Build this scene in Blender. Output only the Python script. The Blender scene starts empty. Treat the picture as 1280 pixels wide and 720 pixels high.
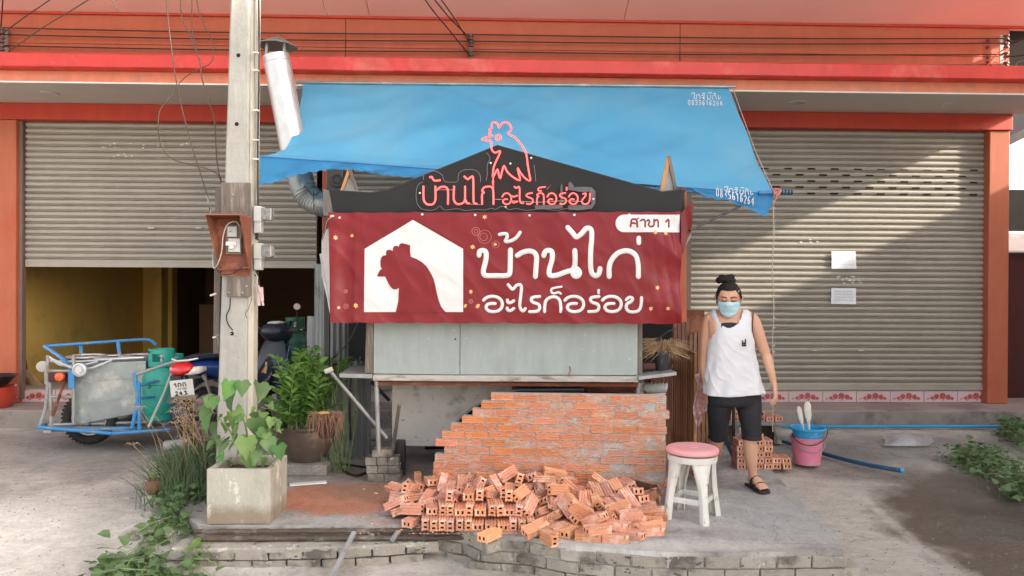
import bpy, bmesh, math, random
from mathutils import Vector, Matrix, noise, Euler
from math import sin, cos, pi, radians, sqrt, atan2, exp
random.seed(7)
S = bpy.context.scene
COL = S.collection

# ------------------------------------------------------------------ camera
CAM = Vector((0.0, 0.0, 1.5))
YAW, PITCH, ROLL = -1.7, -0.30, 0.28
CROT = Matrix.Rotation(radians(YAW), 3, 'Z') @ Matrix.Rotation(radians(90 + PITCH), 3, 'X') @ Matrix.Rotation(radians(ROLL), 3, 'Z')
cd = bpy.data.cameras.new('camera')
cd.sensor_width = 36; cd.lens = 27.0; cd.clip_start = 0.05; cd.clip_end = 400
cam = bpy.data.objects.new('camera', cd); COL.objects.link(cam)
cam.matrix_world = Matrix.Translation(CAM) @ CROT.to_4x4()
S.camera = cam

# ------------------------------------------------------------------ light
SUN_TO = Vector((3.1, -1.0, 1.52)).normalized()         # towards the sun: low, from the right, a little in front of the facade
SUN_EL = math.asin(SUN_TO.z)
SUN_AZ = atan2(SUN_TO.x, SUN_TO.y)
W = bpy.data.worlds.new('World'); S.world = W; W.use_nodes = True
nt = W.node_tree; nt.nodes.clear()
sky = nt.nodes.new('ShaderNodeTexSky'); sky.sky_type = 'NISHITA'; sky.sun_disc = False
sky.sun_elevation = SUN_EL; sky.sun_rotation = SUN_AZ; sky.air_density = 1.0; sky.dust_density = 3.5; sky.ozone_density = 0.6
bg = nt.nodes.new('ShaderNodeBackground'); bg.inputs[1].default_value = 0.15
wo = nt.nodes.new('ShaderNodeOutputWorld')
hs = nt.nodes.new('ShaderNodeHueSaturation'); hs.inputs['Saturation'].default_value = .42      # thin white cloud in front of the blue
nt.links.new(sky.outputs[0], hs.inputs['Color'])
tint = nt.nodes.new('ShaderNodeMix'); tint.data_type = 'RGBA'; tint.blend_type = 'MULTIPLY'; tint.inputs[0].default_value = 1; tint.inputs[7].default_value = (1.0, .955, .90, 1)
nt.links.new(hs.outputs[0], tint.inputs[6]); nt.links.new(tint.outputs[2], bg.inputs[0]); nt.links.new(bg.outputs[0], wo.inputs[0])
sd = bpy.data.lights.new('sun', 'SUN'); sd.energy = 2.3; sd.angle = radians(1.2); sd.color = (1.0, 0.91, 0.77)
sun = bpy.data.objects.new('sun', sd); COL.objects.link(sun)
sun.rotation_euler = SUN_TO.to_track_quat('Z', 'Y').to_euler()
S.view_settings.view_transform = 'Standard'; S.view_settings.look = 'None'
S.view_settings.exposure = 2.14; S.view_settings.gamma = 1.0
S.cycles.max_bounces = 8; S.cycles.diffuse_bounces = 5

# ------------------------------------------------------------------ calculators
def ray(px, py):
    return CROT @ Vector(((px - 640) / 960.0, (360 - py) / 960.0, -1.0))
def P(px, py, Y):
    d = ray(px, py); t = (Y - CAM.y) / d.y
    return CAM + d * t
def G(px, py, z=0.0):
    d = ray(px, py); t = (z - CAM.z) / d.z
    return CAM + d * t
STK = 0.085
def PS(px, py, y0):                       # a plane parallel to the stall front (stall is turned about 5 degrees)
    d = ray(px, py); t = (y0 - CAM.y + STK * 0 - STK * CAM.x) / (d.y + STK * d.x)
    return CAM + d * t
def V(*a): return Vector(a)
def lerp(a, b, t): return a + (b - a) * t
def srgb(r, g, b):
    f = lambda c: (c / 255 / 12.92) if c / 255 <= 0.04045 else ((c / 255 + 0.055) / 1.055) ** 2.4
    return (f(r), f(g), f(b), 1)
def catmull(pts, n=6, closed=False):
    pts = [Vector(p) for p in pts]
    if len(pts) < 3 and not closed:
        return [pts[0].lerp(pts[-1], i / n) for i in range(n + 1)]
    out = []; m = len(pts)
    for i in range(m if closed else m - 1):
        if closed: p0, p1, p2, p3 = pts[(i-1) % m], pts[i], pts[(i+1) % m], pts[(i+2) % m]
        else: p0, p1, p2, p3 = pts[max(i-1, 0)], pts[i], pts[i+1], pts[min(i+2, m-1)]
        for k in range(n):
            t = k / n
            out.append(0.5 * ((2*p1) + (p2-p0)*t + (2*p0-5*p1+4*p2-p3)*t*t + (3*p1-p0-3*p2+p3)*t*t*t))
    if not closed: out.append(pts[-1])
    return out

# ------------------------------------------------------------------ object helpers
def wloc(o):
    v = Vector((0, 0, 0))
    while o is not None:
        v = v + o.location; o = o.parent
    return v
def tag(o, label=None, cat=None, group=None, kind=None):
    if label: o['label'] = label
    if cat: o['category'] = cat
    if group: o['group'] = group
    if kind: o['kind'] = kind
    return o
def T(name, label, cat, loc, group=None):
    o = bpy.data.objects.new(name, None); COL.objects.link(o)
    o.empty_display_size = 0.1; o.location = loc
    return tag(o, label, cat, group)

class MB:
    def __init__(s): s.v = []; s.f = []; s.m = []; s.cm = 0
    def add(s, vs, fs):
        b = len(s.v); s.v += [tuple(v) for v in vs]
        for f in fs: s.f.append(tuple(b + i for i in f)); s.m.append(s.cm)
        return s
    def box(s, c, size, R=None, taper=1.0):
        c = Vector(c); hx, hy, hz = size[0]/2, size[1]/2, size[2]/2
        vs = []
        for z, k in ((-hz, 1.0), (hz, taper)):
            for x, y in ((-hx, -hy), (hx, -hy), (hx, hy), (-hx, hy)):
                p = Vector((x*k, y*k, z))
                vs.append(c + (R @ p if R is not None else p))
        return s.add(vs, [(3,2,1,0), (4,5,6,7), (0,1,5,4), (1,2,6,5), (2,3,7,6), (3,0,4,7)])
    def span(s, a, b):                    # axis-aligned box between two corners
        a = Vector(a); b = Vector(b); return s.box((a+b)/2, (abs(b.x-a.x), abs(b.y-a.y), abs(b.z-a.z)))
    def bar(s, a, b, w, h=None, up=(0, 0, 1)):
        a = Vector(a); b = Vector(b); h = h or w
        d = b - a; L = d.length; d.normalize(); up = Vector(up)
        if abs(d.dot(up)) > .98: up = Vector((0, 1, 0))
        x = d.cross(up).normalized(); u = x.cross(d)
        R = Matrix((x, d, u)).transposed()
        return s.box((a+b)/2, (w, L, h), R)
    def tube(s, pts, r, n=8, closed=False, cap=True):
        pts = [Vector(p) for p in pts]; m = len(pts)
        rs = r if isinstance(r, (list, tuple)) else [r]*m
        vs = []; prev = None
        for i, p in enumerate(pts):
            if closed: d = pts[(i+1) % m] - pts[i-1]
            else: d = pts[min(i+1, m-1)] - pts[max(i-1, 0)]
            if d.length < 1e-9: d = Vector((0, 0, 1))
            d.normalize()
            if prev is None:
                a = Vector((0, 0, 1)) if abs(d.z) < .9 else Vector((1, 0, 0))
                prev = (a - d*a.dot(d)).normalized()
            else:
                q = prev - d*prev.dot(d)
                if q.length > 1e-6: prev = q.normalized()
            b = d.cross(prev)
            for k in range(n):
                an = 2*pi*k/n
                vs.append(p + (prev*cos(an) + b*sin(an))*rs[i])
        fs = []
        for i in range(m if closed else m-1):
            j = (i+1) % m
            for k in range(n):
                l = (k+1) % n
                fs.append((i*n+k, i*n+l, j*n+l, j*n+k))
        if cap and not closed:
            fs.append(tuple(range(n-1, -1, -1))); fs.append(tuple((m-1)*n+k for k in range(n)))
        return s.add(vs, fs)
    def lathe(s, c, prof, n=24, R=None, cap=True, arc=None):
        c = Vector(c); vs = []
        for r, z in prof:
            for k in range(n):
                a = 2*pi*k/n; p = Vector((r*cos(a), r*sin(a), z)); vs.append(c + (R @ p if R is not None else p))
        fs = []
        for i in range(len(prof)-1):
            for k in range(n):
                l = (k+1) % n; fs.append((i*n+k, i*n+l, (i+1)*n+l, (i+1)*n+k))
        if cap:
            if prof[0][0] > 1e-4: fs.append(tuple(range(n-1, -1, -1)))
            if prof[-1][0] > 1e-4: fs.append(tuple((len(prof)-1)*n+k for k in range(n)))
        return s.add(vs, fs)
    def loft(s, rings, cap=True):
        n = len(rings[0]); vs = [p for r in rings for p in r]; fs = []
        for i in range(len(rings)-1):
            for k in range(n):
                l = (k+1) % n; fs.append((i*n+k, i*n+l, (i+1)*n+l, (i+1)*n+k))
        if cap: fs.append(tuple(range(n-1, -1, -1))); fs.append(tuple((len(rings)-1)*n+k for k in range(n)))
        return s.add(vs, fs)
    def grid(s, fn, nu, nv):
        vs = [fn(i/nu, j/nv) for j in range(nv+1) for i in range(nu+1)]
        fs = [(j*(nu+1)+i, j*(nu+1)+i+1, (j+1)*(nu+1)+i+1, (j+1)*(nu+1)+i) for j in range(nv) for i in range(nu)]
        return s.add(vs, fs)
    def prism(s, poly, off):              # polygon (3D points) extruded by vector off
        poly = [Vector(p) for p in poly]; off = Vector(off); n = len(poly)
        vs = poly + [p + off for p in poly]
        fs = [tuple(range(n)), tuple(range(2*n-1, n-1, -1))] + [(k, k+n, (k+1) % n + n, (k+1) % n) for k in range(n)]
        return s.add(vs, fs)
    def sphere(s, c, r, n=12, m=8, sc=(1, 1, 1), R=None):
        prof = [(max(r*sin(pi*i/m), 0), -r*cos(pi*i/m)) for i in range(m+1)]
        b = len(s.v); s.lathe((0, 0, 0), prof, n, cap=False)
        for i in range(b, len(s.v)):
            p = Vector(s.v[i]); p = Vector((p.x*sc[0], p.y*sc[1], p.z*sc[2]))
            if R is not None: p = R @ p
            s.v[i] = tuple(p + Vector(c))
        return s
    def mesh(s, name, mats, smooth=False, off=Vector((0, 0, 0)), merge=False):
        me = bpy.data.meshes.new(name)
        me.from_pydata([(v[0]-off.x, v[1]-off.y, v[2]-off.z) for v in s.v], [], s.f)
        for m in (mats if isinstance(mats, (list, tuple)) else [mats]): me.materials.append(m)
        me.polygons.foreach_set('material_index', s.m)
        if smooth is True: me.polygons.foreach_set('use_smooth', [True]*len(s.f))
        bm = bmesh.new(); bm.from_mesh(me)
        if merge: bmesh.ops.remove_doubles(bm, verts=bm.verts, dist=1e-5)
        bmesh.ops.recalc_face_normals(bm, faces=bm.faces)
        bm.to_mesh(me); bm.free()
        if smooth == 'auto':
            me.polygons.foreach_set('use_smooth', [True]*len(me.polygons)); me.set_sharp_from_angle(angle=radians(38))
        me.update(); return me
    def build(s, name, mats, parent=None, smooth=False, loc=None, bevel=0, merge=False, subsurf=0):
        off = wloc(parent) if parent is not None else Vector((0, 0, 0))
        if loc is not None: off = off + Vector(loc) - (wloc(parent) if parent is not None else Vector((0,0,0)))
        me = s.mesh(name, mats, smooth, off, merge)
        o = bpy.data.objects.new(name, me); COL.objects.link(o)
        if parent is not None:
            o.parent = parent
            if loc is not None: o.location = Vector(loc) - wloc(parent)
        elif loc is not None: o.location = loc
        if bevel:
            md = o.modifiers.new('bevel', 'BEVEL'); md.width = bevel; md.segments = 2; md.limit_method = 'ANGLE'; md.angle_limit = radians(40)
            md.harden_normals = False
        if subsurf:
            md = o.modifiers.new('sub', 'SUBSURF'); md.levels = subsurf; md.render_levels = subsurf
        return o
def inst(o, name=None, parent=None):
    c = o.copy(); COL.objects.link(c)
    if name: c.name = name
    if parent is not None: c.parent = parent
    return c
def center_build(mb, name, mats, **k):    # single-mesh thing with its origin at its base
    xs = [v[0] for v in mb.v]; ys = [v[1] for v in mb.v]; zs = [v[2] for v in mb.v]
    return mb.build(name, mats, loc=((min(xs)+max(xs))/2, (min(ys)+max(ys))/2, min(zs)), **k)

# ------------------------------------------------------------------ materials
def M(name, c1, c2=None, scale=8, rough=.7, metal=0, bump=0, bscale=None, c3=None, s3=3, t3=.6, w3=.06, rnd=0, coat=0, spec=.5,
      stretch=None, wave=None, emit=None, estr=0, trans=0, detail=6, alpha=None, rrough=0, transl=0, ior=None, c4=None, s4=20, t4=.62, gen=False):
    m = bpy.data.materials.new(name); m.use_nodes = True
    n = m.node_tree; N = n.nodes; L = n.links; N.clear()
    out = N.new('ShaderNodeOutputMaterial'); b = N.new('ShaderNodeBsdfPrincipled')
    L.new(b.outputs[0], out.inputs[0])
    geo = N.new('ShaderNodeNewGeometry'); tc = N.new('ShaderNodeTexCoord')
    mp = N.new('ShaderNodeMapping')
    L.new(tc.outputs['Object'] if gen else geo.outputs['Position'], mp.inputs[0])
    if stretch: mp.inputs['Scale'].default_value = stretch
    def nz(sc, det=detail, rg=.6, dis=0):
        t = N.new('ShaderNodeTexNoise'); t.inputs['Scale'].default_value = sc; t.inputs['Detail'].default_value = det
        t.inputs['Roughness'].default_value = rg; t.inputs['Distortion'].default_value = dis
        L.new(mp.outputs[0], t.inputs['Vector']); return t.outputs[0]
    def mr(src, a, bb, c=0, d=1):
        t = N.new('ShaderNodeMapRange'); L.new(src, t.inputs[0])
        for i, x in enumerate((a, bb, c, d)): t.inputs[i+1].default_value = x
        return t.outputs[0]
    def mix(f, a, bb, mode='MIX'):
        t = N.new('ShaderNodeMix'); t.data_type = 'RGBA'; t.blend_type = mode
        if isinstance(f, (int, float)): t.inputs[0].default_value = f
        else: L.new(f, t.inputs[0])
        for sk, x in ((6, a), (7, bb)):
            if isinstance(x, tuple): t.inputs[sk].default_value = x
            else: L.new(x, t.inputs[sk])
        return t.outputs[2]
    c2 = c2 or tuple(min(1, c*0.82) for c in c1[:3]) + (1,)
    col = mix(mr(nz(scale), .3, .7), c1, c2)
    if c3: col = mix(mr(nz(s3, 8, .65), t3-w3, t3+w3), col, c3)
    if c4: col = mix(mr(nz(s4, 4, .7), t4-.03, t4+.03), col, c4)
    if rnd:
        oi = N.new('ShaderNodeObjectInfo'); h = N.new('ShaderNodeHueSaturation')
        L.new(mr(oi.outputs['Random'], 0, 1, 1-rnd, 1+rnd), h.inputs['Value'])
        a = N.new('ShaderNodeMath'); a.operation = 'MULTIPLY'; L.new(oi.outputs['Random'], a.inputs[0]); a.inputs[1].default_value = 7.31
        fr = N.new('ShaderNodeMath'); fr.operation = 'FRACT'; L.new(a.outputs[0], fr.inputs[0])
        L.new(mr(fr.outputs[0], 0, 1, .5-rnd*.035, .5+rnd*.05), h.inputs['Hue'])
        L.new(mr(fr.outputs[0], 0, 1, 1-rnd*.8, 1+rnd*.2), h.inputs['Saturation'])
        L.new(col, h.inputs['Color']); col = h.outputs[0]
    L.new(col, b.inputs['Base Color'])
    b.inputs['Roughness'].default_value = rough; b.inputs['Metallic'].default_value = metal
    if rrough: L.new(mr(nz(scale*1.7), .3, .7, max(rough-rrough, .02), min(rough+rrough, 1)), b.inputs['Roughness'])
    b.inputs['Coat Weight'].default_value = coat; b.inputs['Specular IOR Level'].default_value = spec
    if trans: b.inputs['Transmission Weight'].default_value = trans
    if ior: b.inputs['IOR'].default_value = ior
    if alpha is not None: b.inputs['Alpha'].default_value = alpha
    if emit: b.inputs['Emission Color'].default_value = emit; b.inputs['Emission Strength'].default_value = estr
    if bump or wave:
        bp = N.new('ShaderNodeBump'); bp.inputs['Strength'].default_value = bump if not wave else wave[2]; bp.inputs['Distance'].default_value = .02
        if wave:
            w = N.new('ShaderNodeTexWave'); w.bands_direction = wave[0]; w.inputs['Scale'].default_value = wave[1]; w.inputs['Distortion'].default_value = wave[3] if len(wave) > 3 else 0
            L.new(tc.outputs['Object'] if gen else geo.outputs['Position'], w.inputs['Vector']); L.new(w.outputs['Fac'], bp.inputs['Height'])
        else: L.new(nz(bscale or scale*4, 8, .7), bp.inputs['Height'])
        L.new(bp.outputs[0], b.inputs['Normal'])
    if transl:
        tr = N.new('ShaderNodeBsdfTranslucent'); L.new(col, tr.inputs[0]); ms = N.new('ShaderNodeMixShader'); ms.inputs[0].default_value = transl
        L.new(b.outputs[0], ms.inputs[1]); L.new(tr.outputs[0], ms.inputs[2]); L.new(ms.outputs[0], out.inputs[0])
    m['col_socket'] = 0
    return m
def nodes_of(m): return m.node_tree.nodes, m.node_tree.links
def basecol_in(m):
    b = next(n for n in m.node_tree.nodes if n.type == 'BSDF_PRINCIPLED'); return b
def blotch(m, cx, cy, rx, ry, color, soft=.35, nscale=2.5, namp=.5, strength=1, rough=None, axes='XY', ang=0):
    """a stain with its own outline, at a place on the surface (world coordinates)"""
    N, L = nodes_of(m); b = basecol_in(m)
    geo = N.new('ShaderNodeNewGeometry'); mp = N.new('ShaderNodeMapping'); mp.vector_type = 'TEXTURE'
    if axes == 'XY':
        mp.inputs['Location'].default_value = (cx, cy, 0); mp.inputs['Rotation'].default_value = (0, 0, ang); mp.inputs['Scale'].default_value = (rx, ry, 1e5)
    else:
        mp.inputs['Location'].default_value = (cx, 0, cy); mp.inputs['Rotation'].default_value = (0, ang, 0); mp.inputs['Scale'].default_value = (rx, 1e5, ry)
    L.new(geo.outputs['Position'], mp.inputs[0])
    ln = N.new('ShaderNodeVectorMath'); ln.operation = 'LENGTH'; L.new(mp.outputs[0], ln.inputs[0])
    nz = N.new('ShaderNodeTexNoise'); nz.inputs['Scale'].default_value = nscale; nz.inputs['Detail'].default_value = 8; nz.inputs['Roughness'].default_value = .62
    L.new(geo.outputs['Position'], nz.inputs['Vector'])
    mm = N.new('ShaderNodeMath'); mm.operation = 'MULTIPLY_ADD'; L.new(nz.outputs[0], mm.inputs[0]); mm.inputs[1].default_value = namp*2; mm.inputs[2].default_value = -namp
    ad = N.new('ShaderNodeMath'); ad.operation = 'ADD'; L.new(ln.outputs['Value'], ad.inputs[0]); L.new(mm.outputs[0], ad.inputs[1])
    r = N.new('ShaderNodeMapRange'); L.new(ad.outputs[0], r.inputs[0]); r.inputs[1].default_value = 1+soft/2; r.inputs[2].default_value = 1-soft/2; r.inputs[3].default_value = 0; r.inputs[4].default_value = strength
    src = b.inputs['Base Color'].links[0].from_socket
    t = N.new('ShaderNodeMix'); t.data_type = 'RGBA'; L.new(r.outputs[0], t.inputs[0]); L.new(src, t.inputs[6]); t.inputs[7].default_value = color
    L.new(t.outputs[2], b.inputs['Base Color'])
    if rough is not None:
        rr = N.new('ShaderNodeMix'); rr.data_type = 'FLOAT'; L.new(r.outputs[0], rr.inputs[0])
        if b.inputs['Roughness'].links: L.new(b.inputs['Roughness'].links[0].from_socket, rr.inputs[2])
        else: rr.inputs[2].default_value = b.inputs['Roughness'].default_value
        rr.inputs[3].default_value = rough; L.new(rr.outputs[0], b.inputs['Roughness'])
def mottle(m, scale, st, lo, hi, det=8):
    N, L = nodes_of(m); b = basecol_in(m)
    geo = N.new('ShaderNodeNewGeometry'); mp = N.new('ShaderNodeMapping'); mp.inputs['Scale'].default_value = st; L.new(geo.outputs['Position'], mp.inputs[0])
    nz = N.new('ShaderNodeTexNoise'); nz.inputs['Scale'].default_value = scale; nz.inputs['Detail'].default_value = det; nz.inputs['Roughness'].default_value = .7; L.new(mp.outputs[0], nz.inputs['Vector'])
    r = N.new('ShaderNodeMapRange'); L.new(nz.outputs[0], r.inputs[0]); r.inputs[1].default_value = .3; r.inputs[2].default_value = .7; r.inputs[3].default_value = lo; r.inputs[4].default_value = hi
    src = b.inputs['Base Color'].links[0].from_socket
    t = N.new('ShaderNodeMix'); t.data_type = 'RGBA'; t.blend_type = 'MULTIPLY'; t.inputs[0].default_value = 1; L.new(src, t.inputs[6]); L.new(r.outputs[0], t.inputs[7]); L.new(t.outputs[2], b.inputs['Base Color'])
def cracks(m, scale=1.2, width=.012, color=(.05, .045, .04, 1), warp=.35, mask=.5, strength=.8):
    N, L = nodes_of(m); b = basecol_in(m)
    geo = N.new('ShaderNodeNewGeometry')
    nz = N.new('ShaderNodeTexNoise'); nz.inputs['Scale'].default_value = 1.6; nz.inputs['Detail'].default_value = 6; L.new(geo.outputs['Position'], nz.inputs['Vector'])
    mxv = N.new('ShaderNodeMix'); mxv.data_type = 'VECTOR'; mxv.inputs[0].default_value = warp; L.new(geo.outputs['Position'], mxv.inputs[4]); L.new(nz.outputs[1], mxv.inputs[5])
    vo = N.new('ShaderNodeTexVoronoi'); vo.feature = 'DISTANCE_TO_EDGE'; vo.inputs['Scale'].default_value = scale; L.new(mxv.outputs[1], vo.inputs['Vector'])
    r = N.new('ShaderNodeMapRange'); L.new(vo.outputs['Distance'], r.inputs[0]); r.inputs[1].default_value = width; r.inputs[2].default_value = 0; r.inputs[3].default_value = 0; r.inputs[4].default_value = 1
    n2 = N.new('ShaderNodeTexNoise'); n2.inputs['Scale'].default_value = .9; L.new(geo.outputs['Position'], n2.inputs['Vector'])
    r2 = N.new('ShaderNodeMapRange'); L.new(n2.outputs[0], r2.inputs[0]); r2.inputs[1].default_value = mask-.03; r2.inputs[2].default_value = mask+.05; r2.inputs[4].default_value = strength
    mu = N.new('ShaderNodeMath'); mu.operation = 'MULTIPLY'; L.new(r.outputs[0], mu.inputs[0]); L.new(r2.outputs[0], mu.inputs[1])
    src = b.inputs['Base Color'].links[0].from_socket
    t = N.new('ShaderNodeMix'); t.data_type = 'RGBA'; L.new(mu.outputs[0], t.inputs[0]); L.new(src, t.inputs[6]); t.inputs[7].default_value = color
    L.new(t.outputs[2], b.inputs['Base Color'])
# ------------------------------------------------------------------ material library
g = lambda v, k=1.0: (v*k, v*k, v*k, 1)
m_drive = M('drive_concrete', (.58, .54, .485, 1), (.42, .385, .345, 1), 2.6, .9, bump=.7, bscale=22, c3=(.25, .22, .195, 1), s3=1.7, t3=.57, w3=.14, c4=(.22, .195, .17, 1), s4=34, t4=.64, detail=10)
m_slab = M('slab_concrete', (.46, .445, .42, 1), (.32, .305, .285, 1), 3.2, .88, bump=.7, bscale=26, c3=(.22, .205, .19, 1), s3=2.2, t3=.57, w3=.08, c4=(.17, .155, .14, 1), s4=32, t4=.64, detail=10)
m_road = M('road_concrete', (.40, .37, .33, 1), (.30, .27, .24, 1), .7, .9, bump=.3, bscale=20)
m_step = M('step_concrete', (.30, .265, .24, 1), (.21, .185, .17, 1), 3, .85, bump=.3, bscale=30, c3=(.14, .12, .11, 1), s3=2.2, t3=.58)
m_steptop = M('step_top_screed', (.40, .31, .28, 1), (.31, .24, .22, 1), 2, .8, bump=.15, c3=(.22, .17, .16, 1), s3=1.5, t3=.6)
m_oldcon = M('old_concrete', (.40, .38, .33, 1), (.30, .28, .24, 1), 5, .92, bump=.6, bscale=40, c3=(.15, .135, .11, 1), s3=4, t3=.56, w3=.08, c4=(.55, .52, .46, 1), s4=14, t4=.60)
m_block = M('cement_block', (.42, .38, .32, 1), (.32, .29, .245, 1), 9, .95, bump=.9, bscale=60, c3=(.13, .115, .095, 1), s3=3, t3=.57, rnd=.14, c4=(.46, .44, .40, 1), s4=18, t4=.64)
m_joint = M('dark_joint', (.075, .065, .055, 1), (.13, .12, .10, 1), 12, 1, bump=.8, bscale=50)
m_mortar = M('grey_mortar', (.54, .50, .475, 1), (.42, .39, .37, 1), 14, .95, bump=1.0, bscale=70)
m_brick = M('orange_brick', (.70, .31, .185, 1), (.60, .24, .14, 1), 14, .88, bump=.5, bscale=60, c3=(.78, .50, .37, 1), s3=11, t3=.56, rnd=.17, gen=True, c4=(.42, .15, .09, 1), s4=26, t4=.63)
m_brickw = M('laid_brick', (.68, .255, .115, 1), (.58, .20, .09, 1), 14, .88, bump=.6, bscale=60, c3=(.66, .38, .26, 1), s3=22, t3=.62, w3=.03, rnd=.11, stretch=(.5, 1, 2.2))
m_hole = M('brick_hole', (.12, .03, .015, 1), rough=1)
m_orangewall = M('orange_wall_paint', (.46, .115, .055, 1), (.42, .10, .047, 1), 1.2, .62, bump=.08, bscale=60)
m_orangecol = M('orange_column_paint', (.45, .125, .062, 1), (.40, .105, .05, 1), 2, .7, bump=.1, bscale=50, c3=(.42, .09, .04, 1), s3=2, t3=.62)
m_redbeam = M('red_beam_paint', (.50, .045, .018, 1), (.43, .035, .014, 1), 2, .55)
m_redcap = M('red_metal_cap', (.66, .050, .040, 1), (.58, .042, .033, 1), 2.5, .42, bump=.10, bscale=9, c3=(.70, .13, .10, 1), s3=1.4, t3=.62)
m_peach = M('peach_fascia_paint', (.72, .25, .14, 1), (.64, .20, .11, 1), 2, .6, bump=.05, c3=(.55, .22, .15, 1), s3=3, t3=.62)
m_soffit = M('grey_soffit', (.50, .46, .42, 1), (.44, .41, .37, 1), 1.5, .8)
m_pinksoffit = M('pink_soffit_paint', (.80, .52, .46, 1), (.74, .47, .415, 1), .7, .75)
m_shutter = M('beige_shutter', (.375, .34, .29, 1), (.325, .295, .25, 1), 1.5, .5, metal=.15, c3=(.29, .26, .215, 1), s3=1.0, t3=.62, w3=.1, stretch=(1, 1, 5), rrough=.08)
m_rail = M('brown_shutter_rail', (.22, .15, .12, 1), (.17, .11, .09, 1), 5, .5)
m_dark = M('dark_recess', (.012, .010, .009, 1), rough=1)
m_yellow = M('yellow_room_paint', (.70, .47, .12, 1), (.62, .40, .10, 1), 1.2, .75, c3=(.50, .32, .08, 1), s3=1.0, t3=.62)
m_roomdark = M('room_shade_brown', (.14, .07, .03, 1), (.10, .05, .02, 1), 2, .8)  # dark brown puts the room's unlit depth into the colour
m_floor = M('room_floor', (.40, .34, .28, 1), (.33, .28, .23, 1), 2, .6)
m_grout = M('white_grout', (.55, .48, .47, 1), rough=.7)
m_white = M('white_paint', (.74, .74, .72, 1), (.64, .64, .62, 1), 6, .6, c3=(.45, .42, .38, 1), s3=5, t3=.66)
m_offwhite = M('worn_white_board', (.52, .50, .47, 1), (.43, .41, .385, 1), 5, .8, bump=.25, bscale=40, c3=(.28, .26, .24, 1), s3=4, t3=.62, c4=(.12, .11, .10, 1), s4=30, t4=.66)
m_greyboard = M('grey_green_board', (.33, .37, .36, 1), (.29, .33, .32, 1), 3, .6, bump=.06, c3=(.27, .30, .29, 1), s3=2.2, t3=.64, w3=.1, c4=(.5, .5, .47, 1), s4=22, t4=.68)
m_edge = M('worn_counter_edge', (.50, .465, .43, 1), (.38, .34, .31, 1), 7, .7, bump=.3, c3=(.22, .16, .12, 1), s3=6, t3=.60, stretch=(1, 1, 4))
m_black = M('black_board', (.013, .0125, .014, 1), (.019, .018, .020, 1), 3, .62, spec=.3, bump=.04)
m_blackp = M('black_plastic', (.016, .016, .018, 1), (.024, .024, .026, 1), 5, .38)
m_banner = M('red_vinyl', (.20, .008, .014, 1), (.175, .006, .011, 1), 2, .36, spec=.35, c3=(.24, .02, .025, 1), s3=3, t3=.62)
m_vwhite = M('white_vinyl_print', (.66, .66, .66, 1), (.61, .61, .61, 1), 3, .38)
m_gold = M('gold_print', (.80, .36, .10, 1), (.70, .45, .22, 1), 60, .4)
m_goldpale = M('pale_print', (.62, .22, .19, 1), rough=.4)
m_tarp = M('blue_tarpaulin', (.14, .54, .88, 1), (.11, .49, .85, 1), .9, .5, bump=.12, bscale=150, transl=.36, c3=(.22, .58, .84, 1), s3=.8, t3=.60, w3=.15)
m_tarptxt = M('white_tarp_print', (.80, .84, .86, 1), rough=.6)
m_neon = M('lit_neon_tube', (.9, .12, .12, 1), rough=.3, emit=(1.0, .085, .075, 1), estr=.52)
m_acryl = M('clear_acrylic', (.55, .55, .56, 1), rough=.15, alpha=.30, spec=.6)
m_galv = M('galvanised_steel', (.66, .67, .68, 1), (.56, .57, .58, 1), 9, .42, metal=.75, rrough=.08, bump=.06, bscale=18)
m_mirror = M('mirror_reflection_tint', (.30, .33, .36, 1), (.42, .25, .18, 1), 18, .3)  # grey and orange reflection put into the mirror colour
m_galvdull = M('dull_galvanised', (.33, .36, .36, 1), (.25, .28, .28, 1), 7, .42, metal=.6, bump=.15, bscale=14, c3=(.45, .45, .43, 1), s3=4, t3=.60, rrough=.1)
m_zinc = M('weathered_zinc_sheet', (.30, .31, .31, 1), (.20, .21, .215, 1), 5, .55, metal=.35, bump=.3, c3=(.12, .12, .12, 1), s3=7, t3=.58, stretch=(1, 1, .35))
m_steelgrey = M('grey_painted_steel', (.36, .36, .355, 1), (.27, .27, .265, 1), 10, .5, metal=.3, c3=(.20, .13, .09, 1), s3=9, t3=.62)
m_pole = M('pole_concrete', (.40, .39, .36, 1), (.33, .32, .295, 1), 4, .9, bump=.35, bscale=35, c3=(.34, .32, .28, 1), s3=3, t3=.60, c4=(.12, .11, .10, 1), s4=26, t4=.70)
m_polelit = M('pole_lit_side', (.50, .47, .40, 1), (.42, .39, .335, 1), 4, .9, bump=.3, bscale=35, c3=(.36, .33, .28, 1), s3=3, t3=.6)
m_oldwood = M('weathered_wood', (.20, .165, .14, 1), (.12, .095, .08, 1), 6, .9, bump=.7, bscale=12, stretch=(6, 6, .8), c3=(.30, .26, .23, 1), s3=3, t3=.6)
m_rust = M('rusty_brown_metal', (.22, .068, .036, 1), (.15, .045, .026, 1), 9, .75, bump=.2, c3=(.33, .13, .07, 1), s3=5, t3=.58)
m_slatwood = M('varnished_slat', (.27, .105, .045, 1), (.17, .06, .026, 1), 5, .5, bump=.2, stretch=(8, 8, .6), rnd=.25)
m_slatpale = M('pale_slat_edge', (.55, .28, .13, 1), (.42, .2, .09, 1), 6, .6, stretch=(8, 8, .6))
m_cable = M('black_cable', (.02, .018, .016, 1), rough=.6)
m_wire = M('brown_wire', (.10, .07, .05, 1), rough=.7)
m_greywire = M('pale_wire', (.42, .40, .36, 1), rough=.6)
m_rope = M('pale_rope', (.55, .44, .36, 1), (.42, .33, .27, 1), 40, .9)
m_redrope = M('red_rope', (.55, .07, .06, 1), (.6, .45, .4, 1), 50, .9)
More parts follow.
